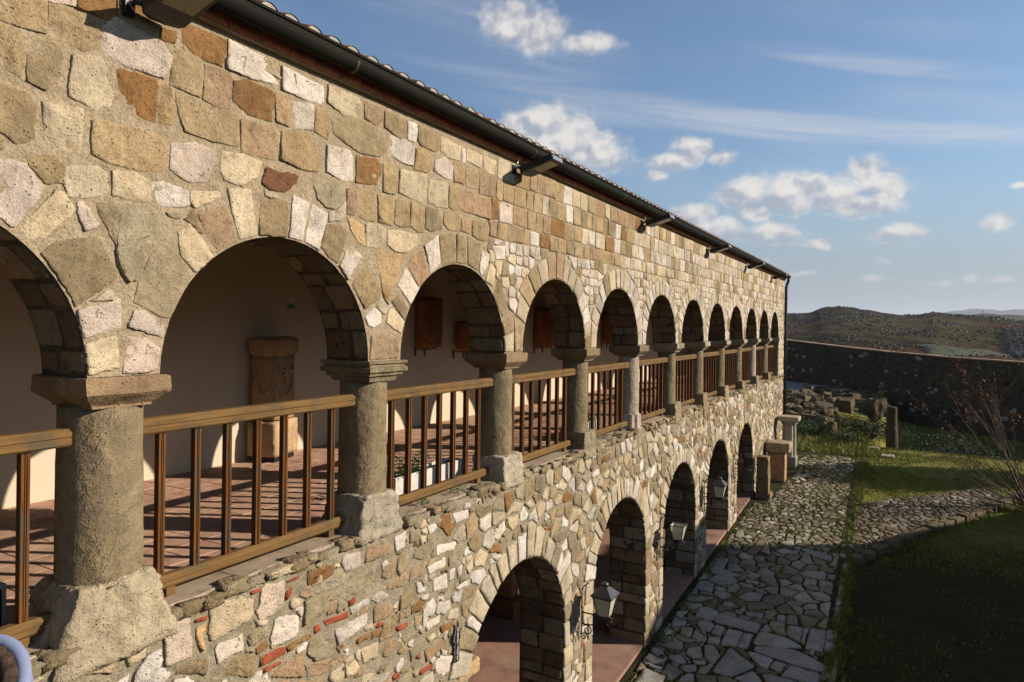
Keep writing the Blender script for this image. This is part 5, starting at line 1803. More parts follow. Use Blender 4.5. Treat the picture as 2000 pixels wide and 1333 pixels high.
v, f = arrow(0, .030, .052, .405, .19, D - .040, .004)
MB().add(v, f).build('sign_edge', M['signwhite'], root)
v, f = arrow(0, .030, .052, .405, .19, D - .047)
MB().add(v, f).build('sign_board', M['signbrown'], root)
cu = bpy.data.curves.new('lettering', 'FONT')
cu.body = 'MUZEU / MUSEUM'
cu.size = .040
cu.extrude = .0006
cu.align_x = 'LEFT'
cu.align_y = 'CENTER'
cu.materials.append(M['signwhite'])
lt0 = link('lettering_curve', cu)
bpy.context.view_layer.update()
lme = bpy.data.meshes.new_from_object(lt0.evaluated_get(bpy.context.evaluated_depsgraph_get()))
bpy.data.objects.remove(lt0)
lme.materials.clear()
lme.materials.append(M['signwhite'])
lt = link('lettering', lme, root)
lt.matrix_local = Matrix.Translation(Vector((.0, -.0185, .02))) @ Matrix.Rotation(math.pi / 2, 4, 'X') @ Matrix.Rotation(math.pi / 2, 4, 'Z') @ Matrix.Diagonal((1.0, 1.15, 1, 1))

# projecting corbel on the left jamb of the first visible lower arch
v, f = rough_block(5.62 + .10, 5.88 + .26, D - .02, D + .20, -3.64, -3.50, (.05, .05), 7, .012, 21)
MB().add(v, f, tint('N')).build('projecting_stone', M['rubble'], BLD, True, True)

# ---------------------------------------------------------------- things in the gallery
def altar():
    ang = R(17)
    root = empty('stone_altar', (6.06, 6.83, z(FLOOR)), 'carved stone altar with bull head and garland relief against the gallery wall', 'altar')
    root.rotation_euler.z = ang
    col = s2l(214, 180, 138)
    W2, Dp = .55, .40

    def bl(x0, x1, y0, y1, h0, h1, nm, seed, amp=.012, bl_=.95):
        v, f = rock(seed, 1, 1, 1, 3, 0, .96)
        out = []
        for a, b_, c in v:
            nz = mn.noise((a * 2 + seed, b_ * 2, c * 2)) + .5 * mn.noise((a * 6, b_ * 6, c * 6 + seed))
            out.append(((x0 + x1) / 2 + a * ((x1 - x0) / 2 + amp * nz), (y0 + y1) / 2 + b_ * ((y1 - y0) / 2 + amp * nz), (h0 + h1) / 2 + c * ((h1 - h0) / 2 + amp * nz)))
        o = link(nm, MB().add(out, f, col).mesh(nm, M['antique'], True, True), root)
        return o
    MBp = MB().box(.05, W2 - .03, .04, Dp - .02, 0, .07)
    link('foot_block', MBp.mesh('foot_block', M['black']), root)
    bl(0, W2, 0, Dp, .07, .52, 'plinth', 3, .010)
    bl(.04, W2 - .05, .03, Dp - .02, .53, 1.36, 'body', 5, .008)
    v, f = rough_block(0, 1, 0, 1, 0, 1, (0, 0), 7, 0, 0)
    # moulded top
    lv = [(1.33, .02), (1.37, .01), (1.385, -.008), (1.41, -.02), (1.50, -.024), (1.55, -.022), (1.585, .0), (1.60, .05)]
    vv = []
    n = 24
    for hz, ins in lv:
        for i in range(n):
            s_ = i / n * 4
            k, q = int(s_), s_ - int(s_)
            cor = [(0, 0), (1, 0), (1, 1), (0, 1), (0, 0)]
            x = cor[k][0] + (cor[k + 1][0] - cor[k][0]) * q
            y_ = cor[k][1] + (cor[k + 1][1] - cor[k][1]) * q
            xx, yy = (.03 + ins) + x * (W2 - .07 - 2 * ins), (.02 + ins) + y_ * (Dp - .04 - 2 * ins)
            vv.append((xx + .012 * mn.noise((xx * 7, yy * 7, hz * 9)), yy + .012 * mn.noise((xx * 7, yy * 7 + 5, hz * 9)), hz + .02 * mn.noise((xx * 4, yy * 4, 2))))
    ff = [(a * n + i, a * n + (i + 1) % n, a * n + n + (i + 1) % n, a * n + n + i) for a in range(len(lv) - 1) for i in range(n)] + [tuple((len(lv) - 1) * n + i for i in range(n)), tuple(range(n - 1, -1, -1))]
    link('cornice', MB().add(vv, ff, col).mesh('cornice', M['antique'], True, True), root)
    # bull head: skull, horns
    hd = MB()
    cx = .265
    prof = [(.95, .022), (1.0, .035), (1.06, .045), (1.12, .062), (1.17, .075), (1.20, .06)]
    vv = []
    for hz, w in prof:
        for i in range(9):
            a = math.pi * i / 8
            vv.append((cx + w * math.cos(a), .034 - .045 * math.sin(a), hz))
    hd.add(vv, [(a * 9 + i, a * 9 + 9 + i, a * 9 + 10 + i, a * 9 + i + 1) for a in range(5) for i in range(8)], col)
    for s_ in (-1, 1):
        hd.tube([(cx + s_ * .06, .01, 1.17), (cx + s_ * .11, .0, 1.165), (cx + s_ * .145, .005, 1.20), (cx + s_ * .16, .012, 1.26)], [.022, .02, .015, .006], 8, col)
        hd.tube([(cx + s_ * .05, .008, 1.12), (cx + s_ * .10, .012, 1.10)], [.02, .006], 8, col)
    link('bull_head', hd.mesh('bull_head', M['antique'], True, True), root)
    gl = MB()
    pts = [(cx + .19 * math.cos(a), .025, 1.24 + .40 * math.sin(a)) for a in [math.pi + math.pi * i / 16 for i in range(17)]]
    gl.tube(pts, [.012 + .022 * math.sin(math.pi * i / 16) for i in range(17)], 8, col)
    pts = [(.035, .19 + .13 * math.cos(a), 1.22 + .36 * math.sin(a)) for a in [math.pi + math.pi * i / 16 for i in range(17)]]
    gl.tube(pts, [.010 + .018 * math.sin(math.pi * i / 16) for i in range(17)], 8, col)
    link('garland', gl.mesh('garland', M['antique'], True, True), root)


altar()


def wall_relief(t0, t1_, h0, h1, dep, seed, label, figure=0, round_=.9):
    root = empty('wall_relief', ((t0 + t1_) / 2, BACK - dep / 2 - .05, z(h0)), label, 'relief', 'carved stones hung on the gallery wall')
    col = s2l(176, 122, 84)
    v, f = rock(seed, 1, 1, 1, 3, 0, round_)
    out = [((t0 + t1_) / 2 + a * ((t1_ - t0) / 2 + .012 * mn.noise((a * 3 + seed, b_ * 3, c * 3))), BACK - .06 - dep / 2 + b_ * dep / 2, z((h0 + h1) / 2 + c * ((h1 - h0) / 2 + .015 * mn.noise((a * 3, b_ * 3 + seed, c * 3))))) for a, b_, c in v]
    MB().add(out, f, col).build('slab', M['antique'], root, True, True)
    y0 = BACK - .06 - dep
    if figure == 2:
        fg = MB()
        w_, H = t1_ - t0, h1 - h0
        for xa in (t0 + .07 * w_, t1_ - .07 * w_):
            fg.tube([(xa, y0 + .004, z(h0 + H * k_ / 8)) for k_ in range(1, 8)], .022, 8, col)
        for hz in (h0 + .08 * H, h1 - .10 * H):
            fg.tube([(t0 + w_ * k_ / 6, y0 + .004, z(hz)) for k_ in range(1, 6)], .022, 8, col)
        pts = [((t0 + t1_) / 2 + .22 * w_ * math.sin(k_ * .8), y0 + .006, z(h0 + H * (.14 + .70 * k_ / 24))) for k_ in range(25)]
        fg.tube(pts, .022, 8, col)
        for k_ in range(2, 24, 4):
            x_, _, z_ = pts[k_]
            fg.lathe([(.005, z_ - .04), (.045, z_ - .02), (.05, z_ + .02), (.005, z_ + .045)], 10, (t0 + t1_) - x_, y0 + .012, col)
        fg.build('ornament', M['antique'], root, True, True)
    elif figure:
        fg = MB()
        cx = (t0 + t1_) / 2
        H = h1 - h0
        fg.tube([(cx, y0 + .0, z(h0 + .10 * H)), (cx, y0 - .01, z(h0 + .35 * H)), (cx + .01, y0 - .015, z(h0 + .6 * H)), (cx + .01, y0 - .01, z(h0 + .72 * H))], [.11, .10, .10, .04], 12, col)
        fg.lathe([(.01, z(h0 + .72 * H)), (.05, z(h0 + .75 * H)), (.055, z(h0 + .82 * H)), (.01, z(h0 + .88 * H))], 12, cx + .01, y0 + .0, col)
        for s_ in (-1, 1):
            fg.tube([(cx + s_ * .09, y0 - .005, z(h0 + .66 * H)), (cx + s_ * .13, y0 - .01, z(h0 + .5 * H)), (cx + s_ * .06, y0 - .03, z(h0 + .42 * H))], [.035, .03, .022], 8, col)
            fg.box(cx + s_ * (t1_ - t0) * .44 - .025, cx + s_ * (t1_ - t0) * .44 + .025, y0 - .02, y0 + .03, z(h0 + .05 * H), z(h0 + .93 * H), col, .006)
        fg.build('figure', M['antique'], root, True, True)
    for x in (t0 + .12 * (t1_ - t0), t1_ - .3 * (t1_ - t0)):
        br = MB()
        br.box(x - .008, x + .008, BACK - .06 - dep, BACK - .002, z(h0 - .02), z(h0 - .002))
        br.box(x - .0081, x + .0081, BACK - .03, BACK - .0021, z(h0 - .14), z(h0 + .02))
        br.build('bracket', mat_rust, root)


mat_rust = mat_plain('rusty bracket', (.16, .06, .03), .8, .2, 20)
wall_relief(9.46, 9.92, -.42, .48, .24, 3, 'tall narrow brown stone slab hung on gallery wall, nearest of them', 2)
wall_relief(10.62, 11.20, -.50, .09, .30, 6, 'rounded lump of brown carved stone on wall brackets', 0, .6)
wall_relief(13.90, 14.62, -.50, .42, .22, 8, 'brown relief of a standing figure in a niche on gallery wall', 1)
wall_relief(18.05, 18.70, -.48, .42, .22, 11, 'brown relief slab hung farthest along the gallery wall', 2)
# the small green and white notice
root = empty('wall_notice', (6.72, BACK - .004, z(.19)), 'small white and green notice on the gallery wall above the altar', 'notice')
MB().box(6.66, 6.78, BACK - .008, BACK - .001, z(.26), z(.335)).build('paper', M['signwhite'], root)
MB().box(6.66, 6.78, BACK - .008, BACK - .001, z(.19), z(.2595)).build('green_panel', mat_plain('notice green', (.16, .36, .10), .6, .03), root)

# the dark panel at the left edge
root = empty('marble_panel', (1.72, 4.53, z(FLOOR)), 'black marble panel with pale edges standing at the left edge', 'panel')
MB().box(1.40, 2.03, 4.50, 4.56, z(FLOOR + .001), z(-1.54), None, .006).build('pale_edge', M['cement'], root)
MB().box(1.42, 2.002, 4.493, 4.502, z(FLOOR + .01), z(-1.566)).build('face', M['black'], root)


# ---------------------------------------------------------------- planters
def leaf_fan(b, p, d, L, w, curl, up=Vector((0, 0, 1))):
    """one bent leaf of two quads"""
    d = d.normalized()
    s_ = d.cross(up)
    if s_.length < 1e-4:
        s_ = Vector((1, 0, 0))
    s_.normalize()
    m1 = p + d * L * .5 + up * curl * L * .25
    e = p + d * L + up * (-curl) * L * .1
    o = len(b.v)
    b.v += [tuple(p), tuple(m1 - s_ * w / 2), tuple(m1 + s_ * w / 2), tuple(e)]
    b.c += [(.5, .5, .5)] * 4
    b.f += [(o, o + 1, o + 3, o + 2)]


def planter(t0, t1_, label, dens=1.0, flower=None, tall=.0):
    d0, d1 = 4.31, 4.50
    h0, h1 = FLOOR, FLOOR + .255
    root = empty('planter', ((t0 + t1_) / 2, (d0 + d1) / 2, z(FLOOR)), label, 'planter', 'white planters behind the railings')
    b = MB()
    w = .022
    b.box(t0, t1_, d0, d0 + w, z(h0), z(h1), None, .004).box(t0, t1_, d1 - w, d1, z(h0), z(h1), None, .004)
    b.box(t0, t0 + w, d0 + w, d1 - w, z(h0), z(h1 - .001), None, .003).box(t1_ - w, t1_, d0 + w, d1 - w, z(h0), z(h1 - .001), None, .003)
    b.build('trough', M['white'], root)
    MB().box(t0 + w, t1_ - w, d0 + w, d1 - w, z(h0 + .02), z(h1 - .03)).build('soil', M['soil'], root)
    n = int((t1_ - t0) * 260 * dens)
    lv = MB()
    fl = MB()
    r_ = random.Random(int(t0 * 100))
    heads = [(r_.uniform(t0 + .05, t1_ - .05), r_.uniform(d0 + .04, d1 - .02), r_.uniform(.05, .20)) for _ in range(int(9 * (t1_ - t0)) + 2)]
    heads.append((t0 + .08, d0 + .09, .20 + tall))
    heads.append((t0 + .12, d0 + .06, .12 + tall * .7))
    for k in range(n):
        hx, hy, hh_ = heads[r_.randrange(len(heads))]
        a = r_.uniform(0, 2 * math.pi)
        rr = abs(r_.gauss(0, .055))
        p = Vector((hx + rr * math.cos(a), hy + rr * math.sin(a), z(h1 - .03 + hh_ * r_.uniform(.1, 1.1))))
        leaf_fan(lv, p, Vector((math.cos(a), math.sin(a), r_.uniform(-.3, .6))), r_.uniform(.03, .055), r_.uniform(.028, .05), r_.uniform(-.4, .6))
    for hx, hy, hh_ in heads:
        lv.tube([(hx, hy, z(h1 - .03)), (hx + .01, hy, z(h1 - .03 + hh_))], .004, 4)
    lv.build('foliage', M['leaf'], root)
    if flower:
        for hx, hy, hh_ in heads[:6]:
            for k in range(14):
                a = r_.uniform(0, 2 * math.pi)
                p = Vector((hx + r_.gauss(0, .018), hy - .03 + r_.gauss(0, .018), z(h1 + hh_ + r_.uniform(-.02, .05))))
                leaf_fan(fl, p, Vector((math.cos(a), math.sin(a), r_.uniform(-.5, .8))), .024, .022, .2)
        fl.build('flowers', flower, root)


planter(5.34, 6.56, 'white trough planter with green geranium leaves behind the third railing', 1.0, None, .12)
planter(9.75, 10.62, 'white trough planter with red flowers behind a railing', 1.3, M['petal_red'])
planter(14.3, 15.3, 'white planter with green leaves, fourth from the far end of the gallery', 1.0, None)
planter(18.9, 19.8, 'white planter with a pink flower far along the gallery', 1.2, M['petal_pink'])
planter(23.2, 24.2, 'farthest white planter, leaves poking through the railing', 1.4, None, .1)
# weeds on the sill
wd = MB()
r_ = random.Random(4)
for cx, n in ((5.30, 26), (5.85, 18), (6.02, 16), (9.98, 26), (10.4, 14), (3.2, 0)):
    for k in range(n):
        a = r_.uniform(0, 2 * math.pi)
        p = Vector((cx + r_.gauss(0, .05), D + .12 + r_.uniform(-.03, .05), z(SILL + r_.uniform(.002, .05))))
        leaf_fan(wd, p, Vector((math.cos(a), math.sin(a), r_.uniform(.0, .6))), r_.uniform(.03, .06), .022, .3)
tag(wd.build('sill_weeds', M['leaf']), 'small green weeds growing along the gallery sill', 'weeds', None, 'stuff')
# dead leaves and grit along the sill
gr_ = MB()
for k in range(420):
    x = r_.uniform(1.2, 12)
    if min(abs(x - c) for c in COLS) < .25:
        continue
    y_ = D + abs(r_.gauss(0, .055)) + .0
    s_ = r_.uniform(.004, .014)
    a = r_.uniform(0, 6.28)
    hz = z(SILL + .0065)
    gr_.add([(x + s_ * math.cos(a), y_ + s_ * math.sin(a), hz), (x + s_ * math.cos(a + 2), y_ + s_ * .6 * math.sin(a + 2), hz + .004), (x + s_ * math.cos(a + 4), y_ + s_ * math.sin(a + 4), hz + .001)], [(0, 1, 2)])
tag(gr_.build('dead_leaves', mat_leaf('dead leaf crumbs', (.06, .03, .015), (.18, .10, .05))), 'dry leaf crumbs lying along the gallery sill', 'leaves', None, 'stuff')
# pillar with moulded block seen inside the first lower arch
PT, PD = 11.62, 6.55
zp = gz(PT) + .04
root = empty('stone_pedestal', (PT, PD, zp), 'brown stone pedestal on a wide plinth inside the ground floor arcade', 'pedestal')
MB().box(PT - .32, PT + .32, PD - .3, PD + .3, zp, zp + .34, s2l(150, 105, 75), .02).build('plinth', M['antique'], root, False, True)
MB().box(PT - .19, PT + .19, PD - .18, PD + .18, zp + .342, zp + .95, s2l(190, 140, 95), .02).build('shaft', M['antique'], root, False, True)
MB().box(PT - .26, PT + .26, PD - .24, PD + .24, zp + .952, zp + 1.08, s2l(190, 140, 95), .03).build('cap', M['antique'], root, False, True)

# ---------------------------------------------------------------- antiquities against the end of the facade
root = empty('carved_stele', (22.07, 3.43, gz(22.07)), 'weathered upright stone stele, nearest of the antiquities by the facade', 'stele', 'antiquities set along the facade')
v, f = rough_block(21.83, 22.33, 3.27, 3.72, gz(22) - EYE - .02, gz(22) - EYE + .16, (0, 0), 7, .02, 31)
MB().add(v, f, tint('S')).build('foot', M['rubble'], root, True, True)
v, f = rough_block(21.87, 22.27, 3.33, 3.70, gz(22) - EYE + .12, gz(22) - EYE + 1.27, (.06, .1), 7, .018, 33)
MB().add(v, f, tint('S')).build('shaft', mat_stone('blackened stele stone', .9, .85, 1.3, (.018, .014, .010)), root, True, True)
root = empty('altar_block', (24.3, 3.4, gz(24.3)), 'pinkish stone pedestal with a wide rounded capital slab by the facade', 'pedestal', 'antiquities set along the facade')
v, f = rough_block(24.05, 24.55, 3.16, 3.72, gz(24.3) - EYE - .03, gz(24.3) - EYE + .98, (-.02, 0), 7, .012, 41)
MB().add(v, f, s2l(205, 160, 125)).build('shaft', M['antique'], root, True, True)
v, f = rough_block(23.93, 24.68, 3.02, 3.76, gz(24.3) - EYE + .975, gz(24.3) - EYE + 1.30, (-.05, -.05), 7, .02, 43)
MB().add(v, f, s2l(196, 176, 146)).build('capital_slab', M['rubble'], root, True, True)
root = empty('fluted_column', (26.62, 3.36, gz(26.6)), 'short fluted column with a flat capital on a dark plinth by the downpipe', 'column', 'antiquities set along the facade')
zb = gz(26.6)
MB().box(26.32, 26.92, 3.10, 3.64, zb - .05, zb + .36, None, .02).build('plinth', M['concrete'], root)
n = 48
vv = []
for hz, rr in ((.355, .25), (.9, .245), (1.50, .235)):
    for q in range(n):
        an = 2 * math.pi * q / n
        r_2 = rr - (.022 if q % 4 in (1, 2, 3) else 0) - (.008 if q % 4 == 2 else 0)
        vv.append((26.62 + r_2 * math.cos(an), 3.36 + r_2 * math.sin(an), zb + hz))
MB().add(vv, [(a * n + q, a * n + (q + 1) % n, a * n + n + (q + 1) % n, a * n + n + q) for a in range(2) for q in range(n)] + [tuple(2 * n + q for q in range(n))], s2l(210, 196, 176)).build('shaft', M['sandstone'], root, False, True)
MB().lathe([(.24, zb + 1.495), (.26, zb + 1.52), (.33, zb + 1.64)], 32, 26.62, 3.36, s2l(205, 190, 165)).box(26.27, 26.97, 3.01, 3.71, zb + 1.64, zb + 1.80, s2l(205, 190, 165), .02).build('capital', M['rubble'], root, False, True)

# ---------------------------------------------------------------- the courtyard
def ground_h(t, d):
    h = gz(t)
    if t > 31.8:
        k = max(0, min(1, (t - 31.8) / .9))
        w = max(0, min(1, (.9 - d + .35 * math.sin(t)) / .8))
        h -= 1.6 * k * k * (3 - 2 * k) * w
    # the rubble mound
    mt, md = (t - 38.0) / 5.2, (d - 3.6) / 2.6
    q = mt * mt + md * md
    if q < 1:
        h += .55 * (1 - q) ** 1.2 + .12 * mn.noise((t * 1.1, d * 1.1, 5)) * (1 - q)
    # a mossy hump in the hollow
    q = ((t - 37.5) / 2.2) ** 2 + ((d + 2.0) / 1.2) ** 2
    if q < 1:
        h += .5 * (1 - q) + .3 * mn.noise((t * 1.3, d * 1.3, 8))
    if d < .8 and t < 32:
        h -= .05
    h += .035 * mn.noise((t * .5, d * .5, 3)) * (1 if (d < .6 or t > 29.5) else 0)
    return h


def grid(xs, ys, hf):
    v = [(x, y_, hf(x, y_)) for x in xs for y_ in ys]
    m_ = len(ys)
    f = [(i * m_ + j, i * m_ + m_ + j, i * m_ + m_ + j + 1, i * m_ + j + 1) for i in range(len(xs) - 1) for j in range(m_ - 1)]
    return v, f


xs = list(np.arange(-40, 8, 4.)) + list(np.arange(8, 30, .6)) + list(np.arange(30, 50, .3)) + list(np.arange(50, 64, 2.))
ys = list(np.arange(-60, -12, 4.)) + list(np.arange(-12, -6, .8)) + list(np.arange(-6, 8, .28)) + list(np.arange(8, 30, 2.))
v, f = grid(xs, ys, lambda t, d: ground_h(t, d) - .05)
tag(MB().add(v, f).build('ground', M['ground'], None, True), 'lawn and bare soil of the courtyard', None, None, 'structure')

# gravel by the far wall
v, f = grid(np.arange(40.5, 60, 1.), np.arange(3.5, 14, 1.), lambda t, d: gz(t) + .02)
tag(MB().add(v, f).build('gravel_path', M['gravel'], None, True), 'pale gravel path below the boundary wall', None, None, 'structure')

# paving: bed, traced slabs, cobbles
KERB = [(9.0, .90), (12.9, .90), (17.62, .90)]
bed = MB()
v, f = grid(np.arange(8.5, 29.6, .7), np.linspace(.86, D - .01, 8), lambda t, d: gz(t) - .012)
bed.add(v, f)
bed.add([(17.6, .9, gz(17.6) - .015), (20.6, -.5, gz(20.6) - .015), (22.8, -1.8, gz(22.8) - .015), (25.2, -3.0, gz(25.2) - .015), (26.6, -2.6, gz(26.6) - .015), (24.0, -.2, gz(24) - .015), (22.6, .9, gz(22.6) - .015)], [(0, 1, 2, 3, 4, 5, 6)])
PAVE = bed.build('pavement', M['earth'], None, True)
tag(PAVE, 'stone paving between the facade and the lawn', None, None, 'structure')
pv = Pieces('paving_stone', M['pave'])
occ3 = Occ(8, 30, -4, 4.2, .02)
occ3.a[:] = True


def clear(p):
    m_ = Occ(8, 30, -4, 4.2, .02)
    m_.poly(p)
    occ3.a[m_.a] = False


clear([(8.5, .95), (29.2, 1.3), (28.6, 3.3), (25.8, 3.0), (21.4, 3.4), (21.4, D - .10), (8.5, D - .10)])
clear([(17.8, 1.0), (20.7, -.35), (22.9, -1.65), (25.2, -2.8), (26.4, -2.5), (23.9, -.1), (22.7, 1.0)])
pl3 = lambda x, y_, o: (x, y_, gz(x) - .012 + o)


def pave_scr(p):
    q = [px(x, y_, gz(x) - EYE) for x, y_ in p]
    c = centroid(q)
    return poly_area(q) if -20 < c[0] < 2020 and c[1] < 1345 else poly_area(p) * .01


pave_cols = [s2l(176, 166, 146), s2l(154, 142, 120), s2l(190, 180, 162), s2l(140, 126, 102), s2l(164, 150, 126)]
for p in PV:
    p = ccw(p)
    v, f = slab(soften(densify(p, .12, 12), .2), rnd.uniform(.022, .034), 1, pl3, .012, rnd.uniform(0, 50), .003)
    kk = rnd.uniform(1.05, 1.35)
    c = s2l(176, 170, 158)
    pv.add(pave_scr(p), v, f, tuple(a * kk for a in c))
    occ3.poly(p)
for (ta, tb, sx, sy, gap) in ((8.5, 17.4, .42, .30, .05), (17.0, 29.4, .30, .185, .055), (8.5, 29.4, .12, .09, .03)):
    pts = []
    x = ta
    row = 0
    while x < tb:
        d = -3.2 + (row % 2) * sy / 2
        while d < D - .06:
            a, b_ = x + rnd.uniform(-.35, .35) * sx, d + rnd.uniform(-.35, .35) * sy
            if ta <= a < tb and not occ3.at(a, b_):
                pts.append((a, b_))
            d += sy
        x += sx
        row += 1
    for p0, cell in zip(pts, cells(pts, 1.2, sx * 1.8)):
        if len(cell) < 3 or occ3.at(*p0) or rnd.random() < (.16 if p0[0] > 17 else .05):
            continue
        q = shrink(densify(cell, .08, 11), occ3, gap * rnd.uniform(.7, 1.5), p0)
        if not q or poly_area(q) < .004:
            continue
        if pave_scr(q) < 6:
            continue
        far = p0[0] > 17
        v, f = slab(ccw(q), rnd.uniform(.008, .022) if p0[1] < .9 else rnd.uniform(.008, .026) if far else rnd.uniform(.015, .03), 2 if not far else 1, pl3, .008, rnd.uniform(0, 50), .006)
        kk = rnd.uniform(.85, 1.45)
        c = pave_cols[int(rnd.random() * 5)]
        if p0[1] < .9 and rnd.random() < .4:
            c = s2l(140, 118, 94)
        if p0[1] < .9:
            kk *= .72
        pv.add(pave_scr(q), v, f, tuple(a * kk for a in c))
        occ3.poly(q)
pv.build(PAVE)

# kerb stones
kb = Pieces('kerb_stone', M['pave'])
line = [(17.75, .86), (18.4, .48), (19.5, .0), (20.6, -.55), (21.7, -1.15), (22.8, -1.8), (24.0, -2.45), (25.4, -3.15), (27.0, -3.9)]
L = [0]
for a, b_ in zip(line, line[1:]):
    L.append(L[-1] + math.dist(a, b_))


def on_line(s_):
    for i in range(1, len(line)):
        if s_ <= L[i] or i == len(line) - 1:
            k = (s_ - L[i - 1]) / (L[i] - L[i - 1])
            return Vector((line[i - 1][0] + (line[i][0] - line[i - 1][0]) * k, line[i - 1][1] + (line[i][1] - line[i - 1][1]) * k))


s_ = 0
k = 0
while s_ < L[-1] - .3:
    w = rnd.uniform(.38, .72)
    a, b_ = on_line(s_ + .015), on_line(min(s_ + w, L[-1]))
    dv = (b_ - a)
    nv = Vector((-dv.y, dv.x)).normalized()
    c = (a + b_) / 2
    v, f = rock(k * 2.3 + 50, 1, 1, 1, 3, .16, .84)
    hk = rnd.uniform(-.03, .03)
    out = []
    for x, y_, zz in v:
        P_ = c + dv * (x * .47) + nv * (y_ * .13)
        out.append((P_.x, P_.y, gz(P_.x) - .055 + hk + zz * .13))
    kk = rnd.uniform(.85, 1.1)
    kb.add(1, out, f, tuple(q * kk * .6 for q in s2l(160, 142, 112)))
    s_ += w + .03
    k += 1
t = 8.6
while t < 12.7:
    w = rnd.uniform(.5, .9)
    bb = MB().box(t, t + w - .015, .80, 1.0, gz(t) - .1, gz(t) + .03, None, .012)
    kb.add(1, bb.v, bb.f, s2l(168, 152, 128))
    t += w
kb.build(PAVE)

# grass in the joints, on the lawn and in the hollow
def blades(name, n, area, lo, hi, mat, label, seed, wid=.006):
    r_ = np.random.RandomState(seed)
    V = []
    F = []
    cnt = 0
    tries = 0
    while cnt < n and tries < n * 6:
        tries += 1
        t, d = area(r_)
        if t is None:
            continue
        zb = ground_h(t, d) - .05 if not (d > .86 and t < 29.5) else gz(t) - .014
        a = r_.uniform(0, 2 * math.pi)
        h = r_.uniform(lo, hi)
        w = wid * r_.uniform(.7, 1.5)
        lx, ly = r_.normal(0, .35) * h, r_.normal(0, .35) * h
        o = len(V)
        V += [(t - w * math.cos(a), d - w * math.sin(a), zb), (t + w * math.cos(a), d + w * math.sin(a), zb), (t + lx, d + ly, zb + h)]
        F.append((o, o + 1, o + 2))
        cnt += 1
    me = bpy.data.meshes.new(name)
    me.from_pydata(V, [], F)
    me.materials.append(mat)
    o = link(name, me)
    return tag(o, label, 'grass', None, 'stuff')


def joints(r_):
    t, d = r_.uniform(9, 29), r_.uniform(-2.6, D - .08)
    if occ3.at(t, d) and not (d > D - .35 and t < 22 and r_.rand() < .8):
        return None, None
    if mn.noise((t * .9, d * .9, 2)) < (-.05 if t > 16.5 else .12):
        return None, None
    return t, d


def lawn(r_):
    t = 18 + 16 * r_.rand() ** .8
    d = r_.uniform(-6, 1.4 if t > 28.5 else .9)
    # keep off the cobbled branch
    if 17.5 < t < 27 and d > -3.4 and d > .9 - (t - 17.6) * .55 - .1 and d < 1.0 - (t - 22.6) * .9 and t < 26.6 and r_.rand() < .45:
        return None, None
    if mn.noise((t * .45, d * .45, 7)) < -.12 and r_.rand() < .8:
        return None, None
    if t > 31.9 and d < .9:
        t = 31.7 + .3 * r_.rand()
    return t, d


def dark(r_):
    t, d = r_.uniform(9, 24), r_.uniform(-7, .75)
    if d > .9 - (t - 17.6) * .55 - .25 and t > 17.3:
        return None, None
    if mn.noise((t * .7, d * .7, 9)) < .02:
        return None, None
    return t, d


def bank(r_):
    t, d = r_.uniform(29.3, 37), r_.uniform(.6, 5.2)
    return t, d


blades('joint_grass', 30000, joints, .02, .085, M['grass'], 'grass growing in the paving joints', 1, .009)
blades('lawn_grass', 42000, lawn, .03, .085, M['grass'], 'short lawn beyond the paving', 2, .010)
blades('shaded_grass', 9000, dark, .02, .06, M['grass'], 'thin grass on the shaded soil at the right', 3, .008)
blades('bank_grass', 9000, bank, .06, .26, M['grass'], 'longer grass on the bank below the stone heap', 4, .014)


def tufts(name, n, area, mat, label, seed):
    r_ = np.random.RandomState(seed)
    spots = []
    while len(spots) < n:
        t, d = area(r_)
        if t is not None:
            spots.append((t, d))
    k = [0]

    def near(r2):
        t, d = spots[k[0] % n]
        k[0] += 1
        return t + r2.normal(0, .05), d + r2.normal(0, .05)
    return blades(name, n * 26, near, .05, .17, mat, label, seed + 1, .008)


def edges(r_):
    u = r_.rand()
    if u < .4:
        return r_.uniform(9, 17.6), .86 + r_.normal(0, .07)
    if u < .75:
        s2_ = r_.uniform(0, L[-1])
        p_ = on_line(s2_)
        return p_.x + r_.normal(0, .1), p_.y + r_.normal(0, .14)
    return r_.uniform(18, 28.5), 1.0 + r_.normal(0, .16)


tufts('edge_tufts', 420, edges, M['grass'], 'ragged grass tufts along the paving edges', 21)

# leafy weeds on the bank and bushes in the hollow
def bush(t, d, r_, h, n, label, seed, mat='darkleaf', cat='bush', size=.10):
    q = random.Random(seed)
    zb = ground_h(t, d) - .08
    root = empty('bush', (t, d, zb), label, cat, 'bushes round the stone heap')
    lv = MB()
    for k in range(n):
        a, e = q.uniform(0, 6.283), math.asin(q.uniform(-.1, 1))
        rr = q.random() ** .45
        lump = 1 + .45 * mn.noise((math.cos(a) * 1.7 + seed, math.sin(a) * 1.7, e * 2))
        p = Vector((t + r_ * rr * lump * math.cos(a) * math.cos(e), d + r_ * rr * lump * math.sin(a) * math.cos(e), zb + .05 + h * rr * lump * math.sin(e)))
        leaf_fan(lv, p, Vector((q.gauss(0, 1), q.gauss(0, 1), q.gauss(.2, .7))), size * q.uniform(.6, 1.5), size * .6, .3)
    lv.build('foliage', M[mat], root)
    st = MB()
    for k in range(6):
        a = q.uniform(0, 6.283)
        st.tube([(t, d, zb), (t + r_ * .4 * math.cos(a), d + r_ * .4 * math.sin(a), zb + h * .6)], [.02, .006], 5)
    st.build('stems', M['bark'], root)


